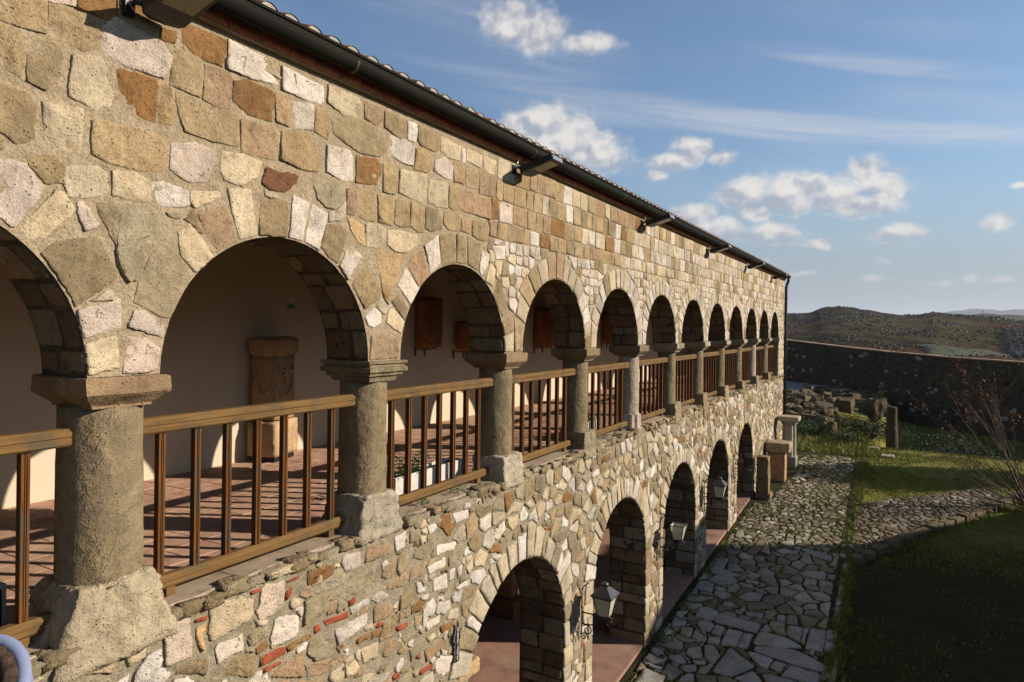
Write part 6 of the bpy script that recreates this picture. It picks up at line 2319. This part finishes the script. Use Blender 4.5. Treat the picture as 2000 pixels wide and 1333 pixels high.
bush(33.2, 3.5, .9, .5, 900, 'low leafy weeds at the foot of the stone heap beside the downpipe', 1, 'leaf')
bush(32.6, 1.9, .8, .45, 800, 'green clump of weeds in front of the upright slabs', 2, 'leaf')
bush(34.4, .9, 1.0, .7, 900, 'dark green bush left of the lone column stump', 3)
bush(37.6, -2.0, 1.5, 1.1, 1900, 'mossy mound of ivy right of the column stump', 4)
bush(36.0, -.6, .9, .9, 900, 'dark shrub just behind the column stump', 5)
bush(39.0, -4.8, 1.8, 1.3, 1500, 'large dark bush at the foot of the boundary wall', 6)
bush(35.0, -6.4, 1.6, .9, 1200, 'dark bush at the right behind the bare shrub', 7)
bush(35.2, 1.5, 1.1, .8, 1300, 'dark ivy covering the right flank of the stone heap', 10)
bush(36.6, .4, 1.3, .8, 1300, 'dark scrub in the hollow behind the stump', 11)
bush(34.2, -2.6, 1.3, .9, 1300, 'dark scrub in the hollow right of the stump', 12)
bush(34.6, -4.6, 1.4, .9, 1300, 'dark scrub in the hollow below the boundary wall', 13)
bush(36.8, -3.6, 1.6, 1.2, 1500, 'tall dark scrub against the boundary wall behind the lawn', 14)
bush(22.1, 3.78, .18, .16, 130, 'small green plant beside the foot of the stele', 8, 'leaf', 'plant', .05)
bush(12.0, 3.62, .22, .16, 170, 'small green plant at the edge of the arcade step', 9, 'leaf', 'plant', .05)

# heap of stone blocks
HEAP = [(425,185,140,70),(180,220,120,60),(560,150,100,40),(690,165,80,45),(845,185,110,60),(780,220,110,80),(560,190,130,50),(390,225,120,60),(640,250,100,70),(940,255,240,80),(1050,220,120,60),(340,310,110,100),(210,350,160,90),(430,390,110,60),(480,330,70,60),(600,380,170,60),(720,370,100,60),(880,350,180,120),(1050,320,160,80),(1180,300,90,60),(1180,200,70,60),(1260,390,210,140),(610,460,120,70),(500,480,100,50),(720,450,100,70),(600,560,130,70),(700,540,80,60),(790,550,80,80),(650,670,100,130),(740,650,60,120),(790,610,60,90),(180,510,120,70),(430,530,150,70),(160,410,80,70),(410,580,90,40),(1275,300,70,50),(1340,380,80,80),(1270,520,60,60),(300,250,90,50),(520,280,90,60),(700,300,80,60),(260,420,100,60),(560,330,90,50),(830,290,90,60),(960,330,80,60),(350,470,90,50)]
_r = random.Random(12)
for _k in range(44):
    _x, _y = _r.uniform(130, 1250), _r.uniform(150, 540)
    if _x < 900 or _y < 330:
        HEAP.append((_x, _y, _r.uniform(45, 110), _r.uniform(30, 65)))
cyw, syw = math.cos(YAW), math.sin(YAW)
for i, (zx, zy, w, h) in enumerate(HEAP):
    X = (1520 + zx / 6.665 - 1000) / 1333
    Yd = -((720 + (zy + h * .5) / 6.665) - 636 + .0132 * (1520 + zx / 6.665 - 1000)) / 1333
    # walk along the sight line to the ground of the heap
    s_ = 26.0
    while s_ < 56:
        t, d = s_ * (cyw + X * syw), s_ * (syw - X * cyw)
        if EYE + Yd * s_ < ground_h(t, d) + .06:
            break
        s_ += .1
    ww, hh_ = w / 6.665 * s_ / 1333, h / 6.665 * s_ / 1333
    q = random.Random(i + 70)
    zg = ground_h(t, d)
    kq = q.uniform(.4, .8)
    v, f = rock(i * 1.7 + 3, ww * .85, ww * q.uniform(.5, .8), hh_ * .95, 2, .26, q.uniform(.55, .82))
    me = MB().add(v, f, tuple(c * kq for c in s2l(158, 140, 106))).mesh('stone_block', M['pave'], False, True)
    o = link('stone_block', me, None, (t, d, zg + hh_ * .42 - .03))
    o.rotation_euler = (q.uniform(-.2, .2), q.uniform(-.25, .25), q.uniform(-.6, .9))
    tag(o, {9: 'long flat stone slab near the top right of the heap', 17: 'largest tilted stone block in the middle of the heap', 21: 'big square stone block at the right end of the heap beside the stump', 0: 'squared stone block at the back left of the heap by the gravel',
            28: 'upright narrow stone slab leaning at the front of the heap', 29: 'middle one of the three upright slabs at the front of the heap', 30: 'rightmost of the three upright slabs at the front of the heap'}.get(i, 'weathered stone block lying in the heap beyond the facade'), 'stone block', 'heap of reused stone blocks')

# lone column stump
root = empty('column_stump', (32.75, .12, ground_h(32.75, .12) - .06), 'lone standing stone column stump in the shadow beyond the lawn', 'column')
zb = gz(32.7) - .55
MB().lathe([(.225, zb), (.225, zb + .55), (.215, zb + 1.10), (.21, zb + 1.12), (.196, zb + 1.14), (.188, zb + 1.9), (.178, zb + 2.02), (.15, zb + 2.04)], 20, 32.75, .12, s2l(96, 84, 62), .02, 5).build('shaft', M['rubble'], root, True, True)
v, f = rough_block(31.2, 31.7, .55, 1.05, gz(31.4) - EYE - .12, gz(31.4) - EYE - .0, (.1, .1), 7, .02, 12)
tag(MB().add(v, f, s2l(190, 178, 150)).build('flat_stone', M['pave'], None, True, True), 'pale flat stone lying at the grass edge by the stump', 'stone')
v, f = rough_block(29.9, 30.5, .0, .5, gz(30.2) - EYE - .14, gz(30.2) - EYE - .03, (.1, .1), 7, .02, 14)
tag(MB().add(v, f, s2l(190, 178, 150)).build('flat_stone', M['pave'], None, True, True), 'pale flat stone sunk in the lawn', 'stone')

# ---------------------------------------------------------------- boundary wall of the precinct
WA, WB = Vector((55.5, 10.5)), Vector((43.2, -8.0))
wdir = (WB - WA)
wl = wdir.length
wdir.normalize()
wnr = Vector((wdir.y, -wdir.x))
if wnr.dot(-WA) < 0:
    wnr = -wnr
wtop = [(0.0, -.66), (4.2, -.84), (8.0, -1.12), (12.0, -1.38), (16.0, -1.55), (22.3, -1.70), (30., -1.8)]


def wt(s_):
    for (a, b_), (c, e) in zip(wtop, wtop[1:]):
        if s_ <= c:
            return z(b_ + (e - b_) * (s_ - a) / (c - a))
    return z(wtop[-1][1])


root = empty('boundary_wall', (WA.x + wdir.x * 11, WA.y + wdir.y * 11, gz(46)), 'long dark rubble boundary wall with a thin coping beyond the courtyard', 'wall')
b = MB()
SS = np.arange(-6, wl + 12, .5)
v = []
for s_ in SS:
    p = WA + wdir * s_
    top = wt(max(s_, 0))
    for o, hz in ((.0, z(-6.6)), (.0, top), (-.45, top), (-.45, z(-9))):
        q = p + wnr * o
        v.append((q.x, q.y, hz))
n = 4
f = [(i * n + k, i * n + n + k, i * n + n + k + 1, i * n + k + 1) for i in range(len(SS) - 1) for k in range(3)]
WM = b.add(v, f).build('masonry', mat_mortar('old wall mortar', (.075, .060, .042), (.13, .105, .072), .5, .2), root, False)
bs = Pieces('wall_stone', M['rubble'])
pts = []
for s_ in np.arange(-1, wl + 2, .34):
    for hz in np.arange(-5.4, -.5, .22):
        pts.append((s_ + rnd.uniform(-.13, .13), hz + rnd.uniform(-.09, .09)))
w3 = lambda x, y_, o: (WA.x + wdir.x * x + wnr.x * o, WA.y + wdir.y * x + wnr.y * o, z(y_))
for p0, cell in zip(pts, cells(pts, 1.35, .6)):
    if len(cell) < 3 or p0[1] > wt(max(p0[0], 0)) - EYE - .17 or rnd.random() < .30:
        continue
    kk = rnd.uniform(.45, 1.0)
    q = [(p0[0] + (x - p0[0]) * kk, p0[1] + (y_ - p0[1]) * kk) for x, y_ in densify(cell, .12, 8)]
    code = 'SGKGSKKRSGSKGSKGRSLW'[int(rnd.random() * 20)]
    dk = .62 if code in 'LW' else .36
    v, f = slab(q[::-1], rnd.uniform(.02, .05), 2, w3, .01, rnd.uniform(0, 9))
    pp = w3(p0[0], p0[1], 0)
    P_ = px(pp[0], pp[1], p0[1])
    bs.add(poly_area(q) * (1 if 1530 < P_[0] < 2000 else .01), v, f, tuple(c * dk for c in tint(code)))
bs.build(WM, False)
cp = MB()
v = []
for s_ in SS:
    p = WA + wdir * s_
    top = wt(max(s_, 0))
    for o, hz in ((.05, top - .0), (.06, top + .07), (-.50, top + .075), (-.50, top)):
        q = p + wnr * o
        v.append((q.x, q.y, hz + .012 * mn.noise((s_ * 3, o * 9, 2))))
cp.add(v, [(i * n + k, i * n + n + k, i * n + n + (k + 1) % 4, i * n + (k + 1) % 4) for i in range(len(SS) - 1) for k in range(4)])
cp.build('coping', mat_plain('coping tiles', (.46, .30, .19), .85, .3, 2.2, .5, .02), root)

# ---------------------------------------------------------------- bare shrub at the right edge
root = empty('bare_shrub', (24.5, -3.45, gz(24.5)), 'leafless shrub with arching twigs and a few orange leaves', 'shrub')
q = random.Random(8)
tw = MB()
dl = MB()
ex, ez_ = Vector((syw, -cyw, 0)), Vector((0, 0, 1))      # picture right, up
ef = Vector((cyw, syw, 0))
b0 = Vector((24.5, -3.45, gz(24.5) - .05))


def twig(p, d, L, r0, lev, n=9):
    pts = [p.copy()]
    rad = [r0]
    dd = d.normalized()
    for i in range(n):
        dd = (dd + Vector((q.gauss(0, .08), q.gauss(0, .08), q.gauss(.055 if lev < 2 else .03, .07)))).normalized()
        p = p + dd * L / n
        pts.append(p.copy())
        rad.append(r0 * (1 - .8 * (i + 1) / n))
        if lev < 3 and i > 1 and q.random() < (.8 if lev == 0 else .55):
            s2 = (dd + Vector((q.gauss(0, .55), q.gauss(0, .55), q.gauss(.1, .4)))).normalized()
            twig(p, s2, L * q.uniform(.3, .6), rad[-1] * .62, lev + 1, 6)
    tw.tube(pts, rad, 6 if lev == 0 else 4, None, False)
    if lev >= 1 and pts[-1].z > gz(24) + 2.5 and q.random() < .45:
        for k in range(q.randint(3, 9)):
            c = pts[-1 - min(len(pts) - 1, q.randrange(4))]
            leaf_fan(dl, c, Vector((q.gauss(0, 1), q.gauss(0, 1), q.gauss(.2, .8))), q.uniform(.05, .11), .03, .3)


for (rx, rz, rf, L, r0) in ((-.62, .80, .1, 3.5, .030), (-.45, .95, -.1, 3.9, .032), (-.22, 1.0, .1, 3.8, .028), (-.95, .62, .0, 3.0, .024), (-1.1, .36, .1, 2.9, .022), (-1.1, .16, -.1, 2.2, .018), (-.7, .62, .5, 3.0, .02), (-.1, 1.0, -.3, 3.3, .022), (-.8, .75, -.5, 3.0, .02), (.3, .9, .2, 3.2, .026), (.7, .6, .1, 2.6, .02), (-.35, .9, .3, 3.4, .022), (-.8, .5, .2, 2.6, .018), (-.55, .7, -.3, 3.2, .02), (-1.0, .28, .3, 2.4, .016), (-.3, .95, -.35, 3.5, .02), (-.15, .9, .5, 3.2, .018)):
    twig(b0 + ex * q.uniform(-.12, .1), ex * rx + ez_ * rz + ef * rf, L, r0, 0)
tw.build('branches', M['bark'], root, True)
dl.build('dry_leaves', M['dryleaf'], root)

# ---------------------------------------------------------------- terrace under the photographer, and the child on it
TR = empty('terrace', (-1.0, 1.5, z(-5.9)), 'stone terrace beside the gallery, below the picture edge', 'terrace')
MB().box(-4.0, 1.15, -2.6, D - .09, z(-1.92), z(-1.785)).build('deck', M['concrete'], TR)
MB().box(-3.9, 1.05, -2.5, D - .10, z(-6.4), z(-1.922)).build('retaining_wall', M['mortar_low'], TR)


def person():
    """a small hooded figure facing the viewer with bowed head; only the hood reaches the picture"""
    Z_, X_ = 1.70, -1.315
    base = Vector((Z_ * cyw + X_ * syw, Z_ * syw - X_ * cyw, z(-1.785)))
    root = empty('person', base, 'person in a black jacket with pale blue fur-lined hood, cut off at lower left', 'person')
    F_ = -ef
    S_ = ex
    jack = mat_plain('black padded jacket', (.012, .012, .014), .7, .3, 18, .6, .01)
    skin = mat_plain('skin', (.45, .27, .19), .5, .05, 20, .1, .001)
    hair = mat_plain('dark brown hair', (.018, .012, .009), .55, .4, 60, .8, .006)
    fur = mat_plain('brown fur', (.20, .12, .075), .95, .5, 70, 1.0, .02)
    blue = mat_plain('pale blue hood cloth', (.27, .315, .47), .85, .06, 30, .3, .003)
    P = {'pel': ez_ * .42, 'che': ez_ * .60 - F_ * .01, 'nek': ez_ * .715, 'hed': ez_ * .80 + F_ * .03, 'top': ez_ * .88 + F_ * .045}
    rad = {'pel': .10, 'che': .115, 'nek': .046, 'hed': .080, 'top': .058}
    E = [('pel', 'che'), ('che', 'nek'), ('nek', 'hed'), ('hed', 'top')]
    for n_, sg in (('l', 1), ('r', -1)):
        P.update({'sh' + n_: S_ * sg * .13 + ez_ * .665, 'el' + n_: S_ * sg * .18 + ez_ * .50 + F_ * .02, 'ha' + n_: S_ * sg * .14 + ez_ * .40 + F_ * .10,
                  'hp' + n_: S_ * sg * .07 + ez_ * .40, 'kn' + n_: S_ * sg * .08 + ez_ * .22 + F_ * .02, 'an' + n_: S_ * sg * .08 + ez_ * .04, 'to' + n_: S_ * sg * .08 + ez_ * .028 + F_ * .11})
        rad.update({'sh' + n_: .055, 'el' + n_: .042, 'ha' + n_: .028, 'hp' + n_: .07, 'kn' + n_: .052, 'an' + n_: .038, 'to' + n_: .03})
        E += [('che', 'sh' + n_), ('sh' + n_, 'el' + n_), ('el' + n_, 'ha' + n_), ('pel', 'hp' + n_), ('hp' + n_, 'kn' + n_), ('kn' + n_, 'an' + n_), ('an' + n_, 'to' + n_)]
    keys = list(P)
    me = bpy.data.meshes.new('body')
    me.from_pydata([tuple(P[k]) for k in keys], [(keys.index(a), keys.index(b_)) for a, b_ in E], [])
    me.materials.append(jack)
    o = link('body', me, root)
    o.modifiers.new('skin', 'SKIN')
    if not me.skin_vertices:
        bpy.context.view_layer.objects.active = o
        bpy.ops.mesh.customdata_skin_add()
    for i, k in enumerate(keys):
        me.skin_vertices[0].data[i].radius = (rad[k], rad[k])
        me.skin_vertices[0].data[i].use_root = (k == 'pel')
    o.modifiers.new('sub', 'SUBSURF').levels = 2
    o.modifiers['sub'].render_levels = 2
    hc = ez_ * .835 + F_ * .035
    v, f = rock(5, .094, .094, .105, 3, .05, .05)
    link('hair', MB().add(v, f).mesh('hair', hair, True), root, hc)
    # face below the fringe, turned down
    fc = MB()
    v, f = rock(9, .066, .066, .085, 3, .02, .05)
    fc.add([(a + (F_ * .062).x, b_ + (F_ * .062).y, c - .035) for a, b_, c in v], f)
    fc.tube([F_ * .125 + ez_ * -.005, F_ * .142 + ez_ * -.035], [.006, .013], 8)
    for sg in (-1, 1):
        fc.tube([F_ * .118 + S_ * sg * .028 + ez_ * -.002, F_ * .125 + S_ * sg * .028 + ez_ * -.004], [.011, .009], 8)
    fc.tube([F_ * .118 + S_ * -.022 + ez_ * -.068, F_ * .126 + ez_ * -.070, F_ * .118 + S_ * .022 + ez_ * -.068], [.004, .008, .004], 6)
    link('face', fc.mesh('face', skin, True), root, hc)
    nrm = (F_ * .72 + ez_ * .69).normalized()
    a1 = S_
    a2 = nrm.cross(a1).normalized()
    cen = hc + nrm * .035
    # hood shell behind the opening
    sh = MB()
    n1, n2 = 32, 9
    vv = []
    for j in range(n2):
        b_ = math.pi / 2 * j / (n2 - 1)
        for i in range(n1):
            a = 2 * math.pi * i / n1
            rr = .136 * math.cos(b_) ** .8
            p = cen + (a1 * math.cos(a) + a2 * math.sin(a) * 1.06) * rr - nrm * (.165 * math.sin(b_))
            p = p + (a1 * math.cos(a) + a2 * math.sin(a)) * .006 * mn.noise((a * 2, b_ * 3, 1))
            vv.append(tuple(p))
    sh.add(vv, [(j * n1 + i, j * n1 + (i + 1) % n1, j * n1 + n1 + (i + 1) % n1, j * n1 + n1 + i) for j in range(n2 - 1) for i in range(n1)])
    link('hood', sh.mesh('hood', blue, True), root)
    for nm, R_, r_, mt, off, fl in (('hood_rim', .137, .016, blue, 0.0, .06), ('fur_lining', .110, .026, fur, -.002, .35)):
        b_ = MB()
        n1, n2 = 60, 12
        vv = []
        for i in range(n1):
            a = 2 * math.pi * i / n1
            for j in range(n2):
                bb = 2 * math.pi * j / n2
                rr = r_ * (1 + fl * mn.noise((math.cos(a) * 9, math.sin(a) * 9, bb * 2)))
                p = cen + (a1 * math.cos(a) + a2 * math.sin(a) * 1.06) * (R_ + rr * math.cos(bb)) + nrm * (rr * math.sin(bb) + off)
                vv.append(tuple(p))
        b_.add(vv, [(i * n2 + j, ((i + 1) % n1) * n2 + j, ((i + 1) % n1) * n2 + (j + 1) % n2, i * n2 + (j + 1) % n2) for i in range(n1) for j in range(n2)])
        link(nm, b_.mesh(nm, mt, True), root)
    for sg in (1, -1):
        h_ = MB()
        c0 = S_ * sg * .14 + ez_ * .395 + F_ * .115
        h_.tube([c0 - F_ * .03, c0 + F_ * .03], [.020, .023], 8)
        for k in range(4):
            s0 = c0 + F_ * .026 + S_ * (k - 1.5) * .012
            h_.tube([s0, s0 + F_ * .022 - ez_ * .006, s0 + F_ * (.034 + .004 * (k in (1, 2))) - ez_ * .018], [.0062, .006, .0045], 6)
        h_.tube([c0 - S_ * sg * .018, c0 - S_ * sg * .034 + F_ * .018, c0 - S_ * sg * .036 + F_ * .036 - ez_ * .006], [.0075, .007, .005], 6)
        link('hand', h_.mesh('hand', skin, True), root)


person()

# ---------------------------------------------------------------- church and tree that stand right of the picture and shade the courtyard
def lq(q_, l_):                  # q along the view, l towards the sun
    return Vector((q_ * cyw + l_ * syw, q_ * syw - l_ * cyw))


CH = empty('church', (lq(12, 26).x, lq(12, 26).y, gz(20)), 'stone church standing right of the picture across the courtyard', 'church')


def prism(name, q0, q1, l0, l1, pts, mat):
    """pts: (q, height) outline of the side that throws the shadow"""
    v = []
    for l_ in (l0, l1):
        for q_, h_ in pts:
            p = lq(q_, l_)
            v.append((p.x, p.y, z(-5.6) + h_))
    n_ = len(pts)
    MB().add(v, [tuple(range(n_)), tuple(n_ + n_ - 1 - i for i in range(n_))] + [(i, n_ + i, n_ + (i + 1) % n_, (i + 1) % n_) for i in range(n_)]).build(name, mat, CH)


prism('nave', 0, 11, 20.5, 29, [(-4, -1), (9.6, -1), (9.6, 7.6), (3, 8.4), (-4, 6.9)], M['mortar'])
prism('bell_tower', 11, 16.3, 20.5, 26, [(9.61, -1), (16.0, -1), (16.0, 8.75), (13.6, 9.0), (9.61, 8.35)], M['mortar'])
prism('porch', 16.3, 21, 20.5, 27, [(16.01, -1), (21.0, -1), (21.0, 1.8), (16.01, 6.1)], M['mortar'])
MB().box(lq(10, 20.4).x - .5, lq(10, 20.4).x + .5, lq(10, 20.4).y - .05, lq(10, 20.4).y + .1, z(-5.6), z(-3.4)).build('door', M['wood_z'], CH)

tp = lq(22.9, 25.5)
TRE = empty('evergreen_tree', (tp.x, tp.y, gz(tp.x) - .1), 'leafy evergreen tree standing right of the picture', 'tree')
tk = MB()
zb = gz(tp.x) - .1
tk.tube([(tp.x, tp.y, zb), (tp.x + .1, tp.y, zb + 2), (tp.x, tp.y + .1, zb + 4.2), (tp.x, tp.y, zb + 6.2)], [.22, .18, .12, .03], 8)
q = random.Random(3)
for k in range(9):
    a = q.uniform(0, 6.28)
    hz = q.uniform(2.8, 5)
    tk.tube([(tp.x, tp.y, zb + hz), (tp.x + 1.2 * math.cos(a), tp.y + 1.2 * math.sin(a), zb + hz + .9)], [.06, .015], 6)
tk.build('trunk', M['bark'], TRE, True)
cr = MB()
for k in range(7000):
    a, e = q.uniform(0, 6.283), math.asin(q.uniform(-1, 1))
    rr = q.random() ** .4
    lump = 1 + .4 * mn.noise((math.cos(a) * 1.5, math.sin(a) * 1.5, e * 1.6))
    p = Vector((tp.x + 1.75 * rr * lump * math.cos(a) * math.cos(e), tp.y + 1.75 * rr * lump * math.sin(a) * math.cos(e), zb + 5.3 + 1.9 * rr * lump * math.sin(e)))
    leaf_fan(cr, p, Vector((q.gauss(0, 1), q.gauss(0, 1), q.gauss(0, 1))), q.uniform(.12, .24), .12, .2)
cr.build('crown', M['darkleaf'], TRE)

# ---------------------------------------------------------------- hills, far ridges, haze
def sky_line(r_):                # height over distance of the near skyline against d/t
    P_ = [(-.6, .004), (-.30, .008), (-.20, .010), (-.131, .0135), (-.095, .0185), (-.060, .0215), (-.042, .0235), (-.022, .0200), (-.005, .0195), (.010, .0215), (.035, .0265), (.065, .0305), (.085, .0295), (.105, .0225), (.129, .0206), (.2, .02), (.4, .02)]
    for (a, b_), (c, e) in zip(P_, P_[1:]):
        if r_ <= c:
            k = max(0, (r_ - a) / (c - a))
            k = k * k * (3 - 2 * k)
            return b_ + (e - b_) * k
    return .02


DIST = 1150.0


def hill_h(t, d):
    r_ = d / t
    top = sky_line(r_) * DIST
    k = max(0., min(1.3, (t - 260) / (DIST - 260)))
    base = -24.0
    if k <= 1:
        s_ = k ** 1.25
        h = base + (top - base) * s_
    else:
        h = top - (k - 1) * 160
    w = min(1, k * 3) * max(0, 1.12 - abs(k - .2) * .6)
    h += 9 * mn.noise((t * .006, d * .012, 1)) * w * (1 - min(1, max(0, k - .80) * 5)) + 3.5 * mn.noise((t * .022, d * .03, 4)) * w * (1 - .7 * min(1, max(0, k - .8) * 5))
    if t < 260:
        q_ = max(0, min(1, (t - 58) / 120))
        h = -5.4 + (base + 5.4) * q_ * q_ * (3 - 2 * q_)
    return z(h)


xs = list(np.arange(57, 260, 12.)) + list(np.arange(260, 1000, 12.)) + list(np.arange(1000, 1180, 5.)) + list(np.arange(1180, 1420, 30.))
rs = list(np.arange(-.62, -.22, .03)) + list(np.arange(-.22, .19, .0055)) + list(np.arange(.19, .6, .03))
v = [(t, t * r_, hill_h(t, t * r_)) for t in xs for r_ in rs]
n = len(rs)
tag(MB().add(v, [(i * n + j, i * n + n + j, i * n + n + j + 1, i * n + j + 1) for i in range(len(xs) - 1) for j in range(n - 1)]).build('hill', M['hill'], None, True), 'scrub covered hills beyond the boundary wall', None, None, 'structure')
# the plain all round, to the horizon
v = [(0, 0, z(-26))]
for rr in (60, 900, 3000, 12000, 20000):
    for k in range(48):
        a = 2 * math.pi * k / 48
        v.append((rr * math.cos(a), rr * math.sin(a), z(-26.5 if rr < 2000 else -27)))
f = [(0, 1 + k, 1 + (k + 1) % 48) for k in range(48)] + [(1 + i * 48 + k, 49 + i * 48 + k, 49 + i * 48 + (k + 1) % 48, 1 + i * 48 + (k + 1) % 48) for i in range(4) for k in range(48)]
tag(MB().add(v, f).build('plain', M['field'], None, False), 'low green plain around the hill', None, None, 'structure')


def far_ridge(name, dist, pts, label, amp):
    xs_ = np.linspace(pts[0][0], pts[-1][0], 120)
    v = []
    for r_ in xs_:
        for (a, b_), (c, e) in zip(pts, pts[1:]):
            if r_ <= c + 1e-9:
                k = (r_ - a) / (c - a)
                k = k * k * (3 - 2 * k)
                h = b_ + (e - b_) * k
                break
        h = h * dist + amp * mn.noise((r_ * 60, dist * .01, 0)) + amp * .4 * mn.noise((r_ * 190, dist * .01, 7))
        for kk, hz in ((.80, -30), (.9, h * .45 - 14), (1.0, h), (1.1, h * .5 - 14), (1.2, -30)):
            v.append((dist * kk, dist * r_ * kk, z(hz)))
    f = [(i * 5 + j, i * 5 + 5 + j, i * 5 + 6 + j, i * 5 + 1 + j) for i in range(119) for j in range(4)]
    tag(MB().add(v, f).build(name, M['hill'], None, True), label, None, None, 'structure')


far_ridge('hill', 3600, [(-.6, .012), (-.22, .016), (-.135, .0195), (-.10, .0215), (-.075, .0205), (-.05, .016), (0, .008), (.3, .008)], 'second ridge of hills behind the first', 5)
far_ridge('mountain', 12500, [(-.6, .015), (-.28, .020), (-.150, .0235), (-.125, .0275), (-.112, .0258), (-.085, .0282), (-.062, .0250), (-.035, .0195), (.0, .012), (.3, .008)], 'faint blue mountains on the horizon', 30)

# scrub on the hills: one mass
sb = MB()
q = random.Random(6)
for k in range(6000):
    t = 300 + 870 * q.random() ** .8
    r_ = q.uniform(-.19, .165)
    d = t * r_
    if mn.noise((t * .012, d * .02, 4)) < -.08:
        continue
    hz = hill_h(t, d)
    s_ = q.uniform(.5, 1.5) * (.6 + t / 1400)
    v = []
    m_ = 5
    for hh_, rr in ((0, .9), (.9, .8)):
        for i in range(m_):
            a = 2 * math.pi * i / m_ + hh_
            w = rr * s_ * q.uniform(.75, 1.2)
            v.append((t + w * math.cos(a), d + w * math.sin(a), hz + hh_ * s_ * q.uniform(.8, 1.15) - .2))
    sb.add(v, [(a * m_ + i, a * m_ + (i + 1) % m_, a * m_ + m_ + (i + 1) % m_, a * m_ + m_ + i) for a in range(1) for i in range(m_)] + [tuple(m_ + i for i in range(m_))])
tag(sb.build('hill_scrub', M['scrub'], None, False), 'scrub and low trees covering the hills', 'scrub', None, 'stuff')
# orchard rows on the right slope
orc = MB()
for row in range(13):
    for k in range(26):
        t = 545 + k * 7 + row * 2
        d = t * (-.128 - .0042 * row) + 2 + k * .35
        hz = hill_h(t, d)
        v, f = rock(row * 31 + k, 2.3, 2.3, 1.9, 1, .3, .2)
        orc.add([(a + t, b_ + d, c + hz + 1.5) for a, b_, c in v], f)
tag(orc.build('orchard', M['scrub'], None, False), 'rows of orchard trees on the far slope', 'orchard', None, 'stuff')
# a green field low on the slope
xs2, rs2 = np.arange(505, 640, 8.), np.arange(-.125, -.018, .006)
vf = []
for t in xs2:
    for r_ in rs2:
        kk = 1 - ((t - 570) / 62) ** 2 - ((r_ + .072) / .05) ** 2 + .35 * mn.noise((t * .03, r_ * 60, 2))
        vf.append((t, t * r_, hill_h(t, t * r_) + (.9 if kk > 0 else -2.5)))
n = len(rs2)
tag(MB().add(vf, [(i * n + j, i * n + n + j, i * n + n + j + 1, i * n + j + 1) for i in range(len(xs2) - 1) for j in range(n - 1)]).build('field', M['field'], None, True), 'green field on the far slope above the boundary wall', None, None, 'structure')
# concrete shelters in a row on the hillside
for i, (xp, wp) in enumerate(((1566, 8), (1587, 10), (1611, 11), (1638, 12), (1668, 12))):
    X = (xp - 1000) / 1333
    yp = 611.5 - i * .8
    Yd = -(yp - 636 + .0132 * (xp - 1000)) / 1333
    k = 330.0
    while k < 1100 and z(Yd * k) > hill_h(k * (cyw + X * syw), k * (syw - X * cyw)):
        k += 2
    t, d = k * (cyw + X * syw), k * (syw - X * cyw)
    u_ = k / 1333
    hz = hill_h(t, d) + 6.5 * u_
    root = empty('concrete_shelter', (t, d, hz - 6.5 * u_), 'small concrete frame on the hillside, number ' + ['one', 'two', 'three', 'four', 'five'][i] + ' from the left', 'shelter', 'concrete frames on the hill')
    w = wp / 1333 * k / 2
    for s_ in (-1, 1):
        p = Vector((t, d)) + Vector((syw, -cyw)) * s_ * w * .85
        MB().box(p.x - .6 * u_, p.x + .6 * u_, p.y - .6 * u_, p.y + .6 * u_, hz - 12 * u_, hz).build('post', M['concrete'], root)
    a, c = Vector((t, d)) - Vector((syw, -cyw)) * w, Vector((t, d)) + Vector((syw, -cyw)) * w
    e = Vector((cyw, syw)) * 3
    vv = [(p.x, p.y, hh_) for hh_ in (hz, hz + 1.5 * u_) for p in (a, c, c + e, a + e)]
    MB().add(vv, [(0, 3, 2, 1), (4, 5, 6, 7), (0, 1, 5, 4), (1, 2, 6, 5), (2, 3, 7, 6), (3, 0, 4, 7)]).build('slab', M['concrete'], root)

# ---------------------------------------------------------------- haze
hz_ = bpy.data.materials.new('air')
hz_.use_nodes = True
t_ = hz_.node_tree
t_.nodes.clear()
ou = t_.nodes.new('ShaderNodeOutputMaterial')
pvn = t_.nodes.new('ShaderNodeVolumePrincipled')
pvn.inputs['Color'].default_value = (.80, .88, 1.0, 1)
pvn.inputs['Density'].default_value = 4.5e-5
pvn.inputs['Anisotropy'].default_value = .2
pvn.inputs['Density Attribute'].default_value = ''
pvn.inputs['Color Attribute'].default_value = ''
pvn.inputs['Temperature Attribute'].default_value = ''
hz_.cycles.homogeneous_volume = True
t_.links.new(pvn.outputs[0], ou.inputs['Volume'])
hb = MB().box(-21000, 21000, -21000, 21000, z(-60), z(520))
o = hb.build('haze', hz_)
tag(o, 'thin haze in the air over the hills', 'haze', None, 'stuff')

finish_mats()
